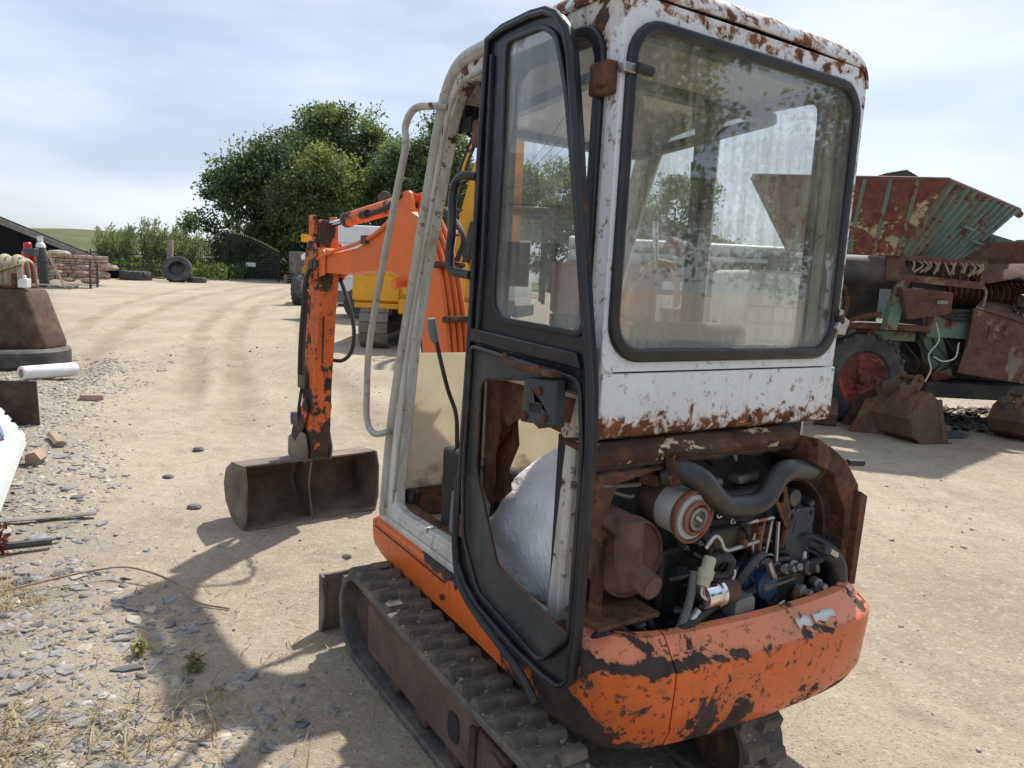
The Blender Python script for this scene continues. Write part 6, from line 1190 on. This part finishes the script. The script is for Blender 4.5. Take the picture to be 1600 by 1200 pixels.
# paint-stencil number left on the guard
mb = MB(); mb.tube([(5.70, 8.945, 1.30), (5.69, 8.945, 1.12)], .018, 4, 0, flat=.15).tube([(5.78, 8.945, 1.29), (5.86, 8.945, 1.31), (5.88, 8.945, 1.25), (5.82, 8.945, 1.22), (5.89, 8.945, 1.18), (5.86, 8.945, 1.12), (5.78, 8.945, 1.13)], .018, 4, 4, flat=.15); mb.build('stencilled_number', MT['teal'], sg, kind='stuff')
def wheel(name, parent, c, r, w, rimr, dirx, matrim='rim_red', lugs=22):
    e = bpy.data.objects.new(name, None); COL.objects.link(e); e.parent = parent; e.location = c; e.rotation_euler = dirx
    MB().lathe([(rimr, -w*.42), (rimr*1.08, -w*.5), (r*.8, -w*.5), (r*.94, -w*.42), (r*.98, -w*.3), (r*.98, w*.3), (r*.94, w*.42), (r*.8, w*.5), (rimr*1.08, w*.5), (rimr, w*.42)], (0, 0, 0), (0, 0, 1), 44).build('wheel_tyre', MT['tyre'], e)
    MB().lathe([(rimr, w*.42), (rimr*.95, w*.40), (rimr*.90, w*.32), (rimr*.55, w*.28), (rimr*.5, w*.34), (rimr*.22, w*.36), (rimr*.2, w*.48), (0, w*.5)], (0, 0, 0), (0, 0, 1), 36).build('wheel_rim', MT[matrim], e)
    if lugs: MB().lathe([(rimr*.46, w*.34), (rimr*.42, w*.40), (rimr*.25, w*.42), (rimr*.22, w*.56), (0, w*.57)], (0, 0, 0), (0, 0, 1), 20).build('wheel_hub', MT['rust'], e)
    for k in range(8): a = 2*math.pi*k/8; MB().lathe([(r*.028, 0), (r*.028, .03)], (rimr*.40*math.cos(a), rimr*.40*math.sin(a), w*.38), (0, 0, 1), 6).build('wheel_nut', MT['rust'], e)
    if lugs:
        V = [(r*.90, -.025, w*.02), (r*1.0, -.02, w*.02), (r*1.0, .02, w*.02), (r*.90, .025, w*.02), (r*.88, .06, w*.5), (r*.965, .065, w*.47), (r*.965, .105, w*.47), (r*.88, .11, w*.5)]
        a = MB().hexa(V).build('tread_lug', MT['tyre'], e); b = MB().hexa([(x, y, -z) for x, y, z in V]).build('tread_lug', MT['tyre'], e)
        for i in range(lugs):
            for s_, q_ in ((0, a), (.5, b)):
                o = q_ if i == 0 else q_.copy()
                if i: COL.objects.link(o); o.parent = e
                o.rotation_euler = (0, 0, 2*math.pi*(i+s_)/lugs)
    return e
wheel('front_wheel', HV, (4.24, 9.12, .58), .58, .36, .32, (R(90), 0, R(8)))
wheel('far_wheel', HV, (4.2, 11.3, .54), .55, .36, .29, (R(90), 0, 0), lugs=0)
# ---- digging buckets in front of the harvester
def dig_bucket(label, loc, rz, rx, s=1.0, w=.5):
    e = thing('digging_bucket', label, 'bucket', loc, rz, 'loose digging buckets by the harvester', rx); e.scale = (s, s, s)
    bk = [(0, .0), (.28, -.02), (.46, .08), (.52, .26), (.44, .44), (.30, .52)]
    bi = [(0, .015), (.275, -.003), (.445, .09), (.503, .26), (.43, .428), (.295, .505)]
    MB().prism(bk+bi[::-1], -w/2, w/2, 'x').build('bucket_shell', MT['machrust2'], e, .004)
    for x in (-w/2-.012, w/2): MB().prism([(-.04, .0)]+bk[1:]+[(.18, .44), (.06, .2)], x, x+.012, 'x').build('side_plate', MT['machrust2'], e, .003)
    for x in (-.11, .09): MB().prism(pround([(.30, .50), (.24, .60), (.28, .68), (.35, .67), (.42, .56), (.50, .60), (.55, .56), (.52, .44), (.44, .44)], .03), x, x+.022, 'x').build('hanger_ear', MT['machrust2'], e, .004)
    MB().tube([(-.13, .30, .63), (.13, .30, .63)], .03, 10).build('hanger_pin', MT['rust'], e)
    n_ = int(w/.12)
    for i in range(n_+1): x = -w/2+.03+i*(w-.06)/n_; MB().hexa([(x-.022, .04, -.004), (x+.022, .04, -.004), (x+.022, .04, .018), (x-.022, .04, .018), (x-.014, -.12, -.01), (x+.014, -.12, -.01), (x+.014, -.12, .002), (x-.014, -.12, .002)]).build('bucket_tooth', MT['machrust2'], e, .002)
    for x in (-w/2-.012, w/2): MB().prism([(.0, .02), (.05, .0), (.20, .44), (.14, .45)], x-.006, x+.018, 'x').build('side_rib', MT['machrust2'], e, .003)
    return e
MT['machrust2'] = weathered('brown_bucket_steel', (.085, .05, .036), .3, .42, 4, [(.25, (.05, .026, .018)), (.5, (.10, .047, .03)), (.75, (.21, .085, .035))], .7, 3, dirt=.35, fleck=.4)
dig_bucket('rusty bucket on its side, nearest of the pair by the tyre', (4.72, 8.30, .0), 112, 0, 1.12, .46)
dig_bucket('rusty bucket lying tilted between the tyre and the nearest bucket', (3.95, 8.60, .0), -104, 0, .95, .46)
dig_bucket('dark bucket half hidden behind the cab corner by the red wheel', (3.70, 8.95, .0), 165, 0, .70, .6)
dig_bucket('bucket with pale hitch cut off by the right edge', (6.15, 8.75, .02), 118, 0, .8, .5)
q = MB().bb(-.28, .28, -.12, .12, 0, .012).build('slate_board', MT['slatered'], None, .003); q.location = gpos(5.05, 8.5, .02); q.rotation_euler = (R(3), R(-4), .35); tag(q, 'thin dark board lying on the ground behind the nearest bucket', 'board')
q = MB().box((0, 0, .12), (.3, .3, .24)).build('wood_block', MT['wood'], None, .02); q.location = gpos(5.0, 9.35); tag(q, 'brown wooden block on the ground behind the harvester tyre', 'block')
r = np.random.default_rng(15); N = 900; X_ = r.uniform(3.6, 7.2, N); Y_ = 8.9+r.power(1.2, N)*2.0; S_ = r.uniform(.02, .09, N); g_ = r.uniform(.02, .07, N)
scatter('dark_debris', X_, Y_, S_, S_*.35, np.stack([g_*1.1, g_, g_*.9], -1), MT['stone'], .35, kind='stuff', label='dark scrap and debris under the harvester')
# ---- trailer, pipes, tank and machine seen through the cab glass
tr = thing('flat_trailer', 'faded red-brown trailer seen through the rear window', 'trailer', (2.55, 13.0, 0))
MB().bb(-1.9, 1.9, 0, 1.4, 1.0, 1.9).build('trailer_body', plain('faded_red_body', (.22, .09, .075), .7, 0, .3, 3, .2, dirt=.4), tr, .02)
for i in range(8): MB().bb(-1.9+.5*i, -1.84+.5*i, -.05, 0, .98, 1.92).build('body_rib', MT['machrust'], tr)
MB().bb(-1.9, 1.9, .1, 1.3, .75, .95).build('trailer_chassis', MT['dullblack'], tr)
for x in (-1.2, 1.2): wheel('trailer_wheel', tr, (x, -.05, .45), .45, .25, .25, (R(90), 0, 0), 'rim_red', 0)
MB().bb(-.05, 1.0, -.062, -.058, 1.52, 1.66).build('name_board', MT['whitep'], tr)
for i, (z, y) in enumerate(((2.02, .2), (2.02, .5), (2.02, .8), (2.26, .35), (2.26, .65))):
    q = MB().tube([(.9, 13.0+y, z), (5.6, 13.0+y, z)], .115, 14).build('drain_pipe', MT['pvc'], None); tag(q, ['nearest lower', 'middle lower', 'farthest lower', 'nearer upper', 'farther upper'][i]+' pale pipe stacked on the red-brown trailer', 'pipe', 'pipes on the trailer')
q = MB().tube([(2.35, 12.0, 2.25), (2.95, 12.1, 2.05)], .13, 16).tube([(2.95, 12.1, 2.05), (3.3, 12.2, 1.9)], .07, 10).build('exhaust_silencer', plain('dull_red_silencer', (.22, .08, .07), .7, 0, .3, 6, .2), None); q.location = (0, 0, 0); tag(q, 'dull red silencer cylinder seen through the rear window', 'silencer')
q = MB().tube([(2.12, 11.6, 1.9), (2.06, 11.6, 2.55)], .045, 10).build('exhaust_stack', MT['chrome'], None); tag(q, 'upright bright exhaust stack seen through the rear window', 'exhaust')
ib = thing('bulk_tank', 'white caged bulk liquid tank seen through the rear window', 'tank', (2.95, 8.9, .0), 12)
MB().bb(-.5, .5, -.5, .5, .0, .80).build('tank_stand', MT['wood_grey'], ib, .02); MB().bb(-.48, .48, -.48, .48, .82, 1.80).build('tank_bottle', plain('cloudy_white_tank', (.62, .63, .56), .5, 0, .1, 3, .1, dirt=.3), ib, .08, segs=4)
for i in range(7): x = -.5+i/6; MB().tube([(x, -.51, .82), (x, -.51, 1.84)], .012, 6).build('cage_bar', MT['steel'], ib)
for i in range(6): z = .84+.19*i; MB().tube([(-.51, -.52, z), (.51, -.52, z)], .012, 6).build('cage_bar', MT['steel'], ib)
og = thing('loader_arm', 'small orange-yellow loader arm seen through the rear window', 'loader', (1.75, 9.8, 0))
MB().tube([(-.35, 0, 1.2), (-.1, 0, 1.78), (.25, 0, 1.85), (.35, 0, 1.45), (.32, 0, 1.1)], .06, 8, 2, flat=.8).build('lift_arm', plain('orange_yellow', (.34, .18, .045), .6, 0, .2, 5, .2, dirt=.4), og); MB().prism(pround([(-.55, .30), (.40, .30), (.40, .75), (.1, .95), (-.35, 1.12), (-.55, 1.0)], .05), -.3, .5, 'y').build('loader_body', MT['machrust'], og, .03)
for y in (-.42, .5): MB().ring(rrect(-.6, 0, .5, .38, .18, 6), rrect(-.56, .04, .46, .34, .15, 6), y, y+.16, 'y').build('loader_track', MT['rubber_dusty'], og); MB().bb(-.45, .35, y+.03, y+.13, .08, .30).build('track_frame', MT['dullblack'], og, .03)
MB().hexa([(.30, -.4, .95), (.60, -.4, 1.0), (.60, .5, 1.0), (.30, .5, .95), (.22, -.4, 1.28), (.45, -.4, 1.35), (.45, .5, 1.35), (.22, .5, 1.28)]).build('loader_shovel', MT['machrust2'], og, .02)
q = MB().bb(.0, .95, 0, .02, 1.05, 1.45).build('white_board', MT['whitep'], None); q.location = (1.95, 10.4, 0); tag(q, 'white board standing behind the orange loader arm', 'board')
# far right: low dark roof and grass bank
fb = thing('far_barn', 'low dark-roofed barn far behind the harvester', 'barn', (36, 62, 0), -8)
MB().bb(-12, 20, 0, 10, 0, 3.4).build('wall', plain('grey_barn_wall', (.16, .16, .17), .8, 0, .2, 2, .1), fb); MB().hexa([(-12.5, -.5, 3.4), (20, -.5, 3.4), (20, 10, 3.4), (-12.5, 10, 3.4), (-12.5, 4.5, 6.2), (20, 4.5, 6.2), (20, 5.5, 6.2), (-12.5, 5.5, 6.2)]).build('roof', MT['rooftile'], fb)
# ================================================================== yellow digger, van, dumper
MT['yellow'] = weathered('yellow_digger_paint', (.72, .34, .012), .1, .27, 2.5, DARKCHIP, .4, 5, dirt=.2, fleck=.6); MT['vanwhite'] = plain('white_van_paint', (.70, .72, .74), .25, 0, .04, 3, 0, dirt=.08); MT['tyregrey'] = plain('grey_tread', (.17, .15, .125), .85, 0, .35, 5, .4, dirt=.6)
YD = thing('yellow_excavator', 'large yellow tracked excavator standing behind the orange boom', 'excavator', gpos(-1.55, 14.6))
for sx, nm in ((-1, 'track'), (1, 'track')):
    x0 = -1.28 if sx < 0 else .75
    path = rrect(-1.15, .0, 2.3, .72, .355, 8); t_ = MB().ring(path, inset(path, .05), x0, x0+.5, 'x').build('track', MT['tyregrey'], YD)
    pd = MB().bb(x0-.01, x0+.51, -.085, .085, -.012, .02).build('track_pad', MT['tyregrey'], t_, .004); first = True
    for p_, tg in resample(path, 40):
        o = pd if first else pd.copy()
        if not first: COL.objects.link(o); o.parent = t_
        first = False; nr = Vector((tg.y, -tg.x)); o.matrix_local = Matrix(((1, 0, 0, 0), (0, tg.x, nr.x, p_.x), (0, tg.y, nr.y, p_.y), (0, 0, 0, 1)))
    MB().bb(x0+.08, x0+.42, -.9, 2.0, .18, .52).build('track_frame', MT['tyregrey'], YD, .03); MB().lathe([(.29, 0), (.29, .3)], (x0+.1, -.8, .36), (1, 0, 0), 24).build('sprocket', MT['dullblack'], YD)
MB().bb(-.8, .8, -.4, 1.6, .4, .75).build('undercarriage', MT['dullblack'], YD)
MB().prism(pround([(-1.42, .80), (-1.40, 1.62), (-1.25, 1.74), (.6, 1.74), (.6, .80)], .06), -.9, 2.6, 'y').build('upper_body', MT['yellow'], YD, .04)
MB().bb(-1.46, -.6, -.95, -.90, .84, 1.30).build('side_door', MT['yellow'], YD, .02); MB().bb(-1.44, -1.20, -.94, -.905, 1.32, 1.66).build('vent_grille', MT['dullblack'], YD, .01); MB().bb(-1.42, .6, -.96, 2.6, .70, .80).build('lower_trim', MT['yellow'], YD, .02)
MB().bb(-.55, .65, -1.0, .3, .95, 1.62).build('front_box', MT['yellow'], YD, .04); MB().lathe([(.0, 0), (.07, .005), (.085, .0), (.09, .02)], (.17, -1.01, 1.38), (0, -1, 0), 18).build('work_lamp', MT['chrome'], YD)
MB().bb(-.6, .9, -1.05, .3, .62, .90).build('front_bumper', MT['yellow'], YD, .03)
BM = [(.30, 1.3), (.42, 2.4), (.62, 3.3), (1.0, 4.3), (1.45, 4.6), (1.6, 4.2), (1.25, 3.9), (1.02, 3.1), (.92, 2.3), (.85, 1.3)]
MB().prism(BM, -.75, -.35, 'y').build('boom', MT['yellow'], YD, .03); MB().prism([(-.75, 4.55), (-.60, 4.85), (.3, 4.5), (2.3, 2.5), (2.35, 2.1), (2.1, 2.1), (.1, 3.9)], 1.25, 1.55, 'x').build('dipper_arm', MT['yellow'], YD, .03); MB().prism(pround([(2.0, 2.2), (2.4, 2.25), (2.75, 1.7), (2.6, 1.25), (2.1, 1.2), (1.85, 1.5)], .1), 1.0, 1.8, 'x').build('bucket', MT['dullblack'], YD, .03); ra = MB().tube([(.55, -.85, 1.45), (.72, -.85, 2.35)], .085, 12).build('boom_ram', MT['black_plastic'], YD); MB().tube([(.72, -.85, 2.35), (.84, -.85, 3.0)], .045, 10).build('ram_rod', MT['chrome'], ra)
for k in range(3): MB().tube([(.28-.05*k, -.78, 1.5), (.34-.05*k, -.80, 2.4), (.53-.05*k, -.78, 3.35), (.85-.05*k, -.78, 4.2)], .03, 6, 4).build('boom_hose', MT['yellow' if k == 1 else 'rubber'], YD)
for pts in ([(.0, -.9, 1.6), (-.05, -.9, 2.35), (.1, -.9, 2.55), (.5, -.9, 2.55)], [(.0, -.9, 2.1), (.45, -.9, 2.1)], [(.22, -.9, 1.6), (.22, -.9, 2.5)]): MB().tube(pts, .022, 6, 4).build('guard_rail', MT['dullblack'], YD)
MB().bb(1.15, 2.1, .4, 2.2, 1.0, 2.7).build('cab_glazing', MT['sideglass'], YD, .05); MB().bb(1.12, 2.12, .38, 2.22, 2.7, 2.8).build('cab_roof', MT['dullblack'], YD, .03)
for x in (1.16, 2.08):
    for y in (.42, 2.18): MB().bb(x-.04, x+.04, y-.04, y+.04, .9, 2.72).build('cab_post', MT['dullblack'], YD)
mi = MB().tube([(-.55, -.6, 2.2), (-.75, -.6, 2.5), (-.95, -.6, 2.72)], .018, 6, 3).build('mirror_arm', MT['dullblack'], YD); MB().lathe([(0, -.03), (.12, -.02), (.13, .0), (.12, .01), (0, .012)], (-.97, -.62, 2.72), (.3, -1, 0), 18).build('round_mirror', MT['dullblack'], mi)
# ---- van
VN = thing('white_van', 'white panel van parked behind the yellow excavator', 'van', gpos(-2.35, 20.3), -14); VN.scale = (-1, 1, 1)
vp = [(-2.6, .38), (-2.62, 1.0), (-2.55, 1.45), (-1.75, 2.25), (-1.45, 2.42), (2.6, 2.46), (2.68, 2.3), (2.72, .45), (2.4, .36)]
def vanloop(k, z0=0): return [(x, z) for x, z in vp]
vb = MB().prism(pround(vp, .14, 3), -.98, .98, 'y').build('van_body', MT['vanwhite'], VN, .07, segs=3)
for z in (1.05, 1.45, 1.98): MB().bb(-1.35, 2.55, -.992, -.975, z, z+.012).build('panel_crease', plain('grey_crease', (.35, .36, .38), .4), vb)
for x in (-.9, .75, 2.45): MB().bb(x, x+.012, -.99, -.975, .6, 2.3).build('panel_gap', MT['dullblack'], vb)
MB().bb(-2.64, 2.7, -.998, -.972, .42, .72).build('side_moulding', plain('grey_moulding', (.13, .135, .14), .6), vb, .01)
MB().prism([(-1.95, 1.55), (-1.5, 2.12), (-1.0, 2.12), (-1.0, 1.50), (-1.85, 1.48)], -.995, -.97, 'y').build('cab_window', MT['black_plastic'], VN); MB().hexa([(-2.50, -.8, 1.52), (-2.50, .8, 1.52), (-1.78, .75, 2.26), (-1.78, -.75, 2.26), (-2.46, -.8, 1.46), (-2.46, .8, 1.46), (-1.72, .75, 2.22), (-1.72, -.75, 2.22)]).build('windscreen', MT['black_plastic'], VN)
for x in (-1.75, 1.65):
    MB().lathe([(.42, 0), (.42, .06)], (x, -1.0, .40), (0, 1, 0), 24).build('wheel_arch', MT['dullblack'], VN); wheel('wheel', VN, (x, -.90, .34), .34, .22, .2, (R(90), 0, 0), 'steel', 0); wheel('wheel', VN, (x, .88, .34), .34, .22, .2, (R(-90), 0, 0), 'steel', 0)
MB().bb(-2.70, -2.55, -.95, .95, .30, .62).build('bumper', plain('van_bumper', (.10, .10, .105), .6), VN, .04)
# ---- small dumper left of the van, mostly hidden
DP = thing('site_dumper', 'small yellow dumper almost hidden behind the orange arm', 'dumper', gpos(-6.7, 24.6), 15)
wheel('front_wheel', DP, (-.45, -.3, .52), .52, .34, .26, (R(90), 0, R(78)), 'yellow', 18); wheel('front_wheel', DP, (.95, -.1, .52), .52, .34, .26, (R(90), 0, R(-102)), 'yellow', 0)
MB().hexa([(-.5, .2, .75), (.9, .2, .75), (.9, 1.4, .75), (-.5, 1.4, .75), (-.25, -.1, 1.45), (1.1, -.1, 1.45), (1.1, 1.5, 1.45), (-.25, 1.5, 1.45)]).build('skip', MT['yellow'], DP, .03); MB().bb(-.10, .25, .2, .26, 1.5, 2.3).build('roll_bar', MT['yellow'], DP, .02); MB().bb(-.42, .14, .18, .28, 2.05, 2.30).build('yellow_panel', MT['yellow'], DP, .01)
MB().bb(-.2, .7, .4, 2.0, .4, .75).build('dumper_chassis', MT['dullblack'], DP, .03); MB().lathe([(0, 0), (.10, .02), (.14, .06), (.14, .09)], (-.25, .0, 1.55), (-.3, 1, 0), 18).build('head_lamp', MT['chrome'], DP)
# ---- stone block and pallet near the gates
q = MB().box((0, 0, .65), (1.4, .9, 1.3)).build('stone_block', MT['beige_grey'] if 'beige_grey' in MT else plain('grey_rough_stone', (.17, .15, .12), .9, 0, .45, 4, .9), None, .12, segs=3); q.location = gpos(-12.2, 42.5, .45); tag(q, 'rough grey stone block right of the iron gates', 'stone')
pp = thing('pallet_stack', 'low brown stack of pallets under the grey stone block', 'pallet', gpos(-12.2, 41.9))
for k in range(3):
    for j in range(5): MB().bb(-.7, .7, -.5+.22*j, -.36+.22*j, .10+.15*k, .125+.15*k).build('plank', MT['wood'], pp)
    for j in range(3): MB().bb(-.7+.62*j, -.58+.62*j, -.5, .52, .15*k, .10+.15*k).build('bearer', MT['wood'], pp)
# ---- what the glass mirrors: a white block building to the left, trees to the right, both outside the frame
n = NT('white_block_wall'); bt = n.t.nodes.new('ShaderNodeTexBrick'); n.t.links.new(n.mapping(scale=(1, 1, 1), rot=(R(90), 0, 0)), bt.inputs[0]); bt.inputs['Scale'].default_value = 2.2; bt.inputs['Color1'].default_value = (.66, .66, .63, 1); bt.inputs['Color2'].default_value = (.58, .58, .55, 1); bt.inputs['Mortar'].default_value = (.36, .36, .34, 1); bt.inputs['Mortar Size'].default_value = .015
n.bump(bt.outputs['Fac'], .4, -.01); n.fin(bt.outputs[0], .8, 0, .2)
WB = thing('block_building', 'white painted block building left of the view, mirrored in the door glass', 'building', (-13.5, 8.4, 0), 66)
MB().bb(-5, 6, 0, 6, 0, 3.2).build('wall', n.m, WB); MB().hexa([(-5.4, -.5, 3.2), (6.4, -.5, 3.2), (6.4, 6.5, 3.2), (-5.4, 6.5, 3.2), (-5.4, 2.8, 4.8), (6.4, 2.8, 4.8), (6.4, 3.2, 4.8), (-5.4, 3.2, 4.8)]).build('roof', MT['rooftile'], WB); MB().bb(-1.2, 1.4, -.03, .0, 0, 2.4).build('door', MT['slatered'], WB)
tree('broad_tree', 'tree right of the view, mirrored in the rear window', (17.5, -3.4, 0), [(0, 0, 3.2, 2.8, 2.8, 3), (.3, .5, 6.2, 2.4, 2.4, 2.4), (-.5, .3, 8.4, 1.8, 1.8, 1.6)], 260, 45, .30, GR, .35, 31, 'trees mirrored in the glass'); tree('broad_tree', 'smaller tree further right of the view', (20.0, 1.6, 0), [(0, 0, 2.6, 1.8, 1.8, 2.4), (0, 0, 5.4, 1.2, 1.2, 1.8)], 160, 45, .26, DKG, .25, 32, 'trees mirrored in the glass')
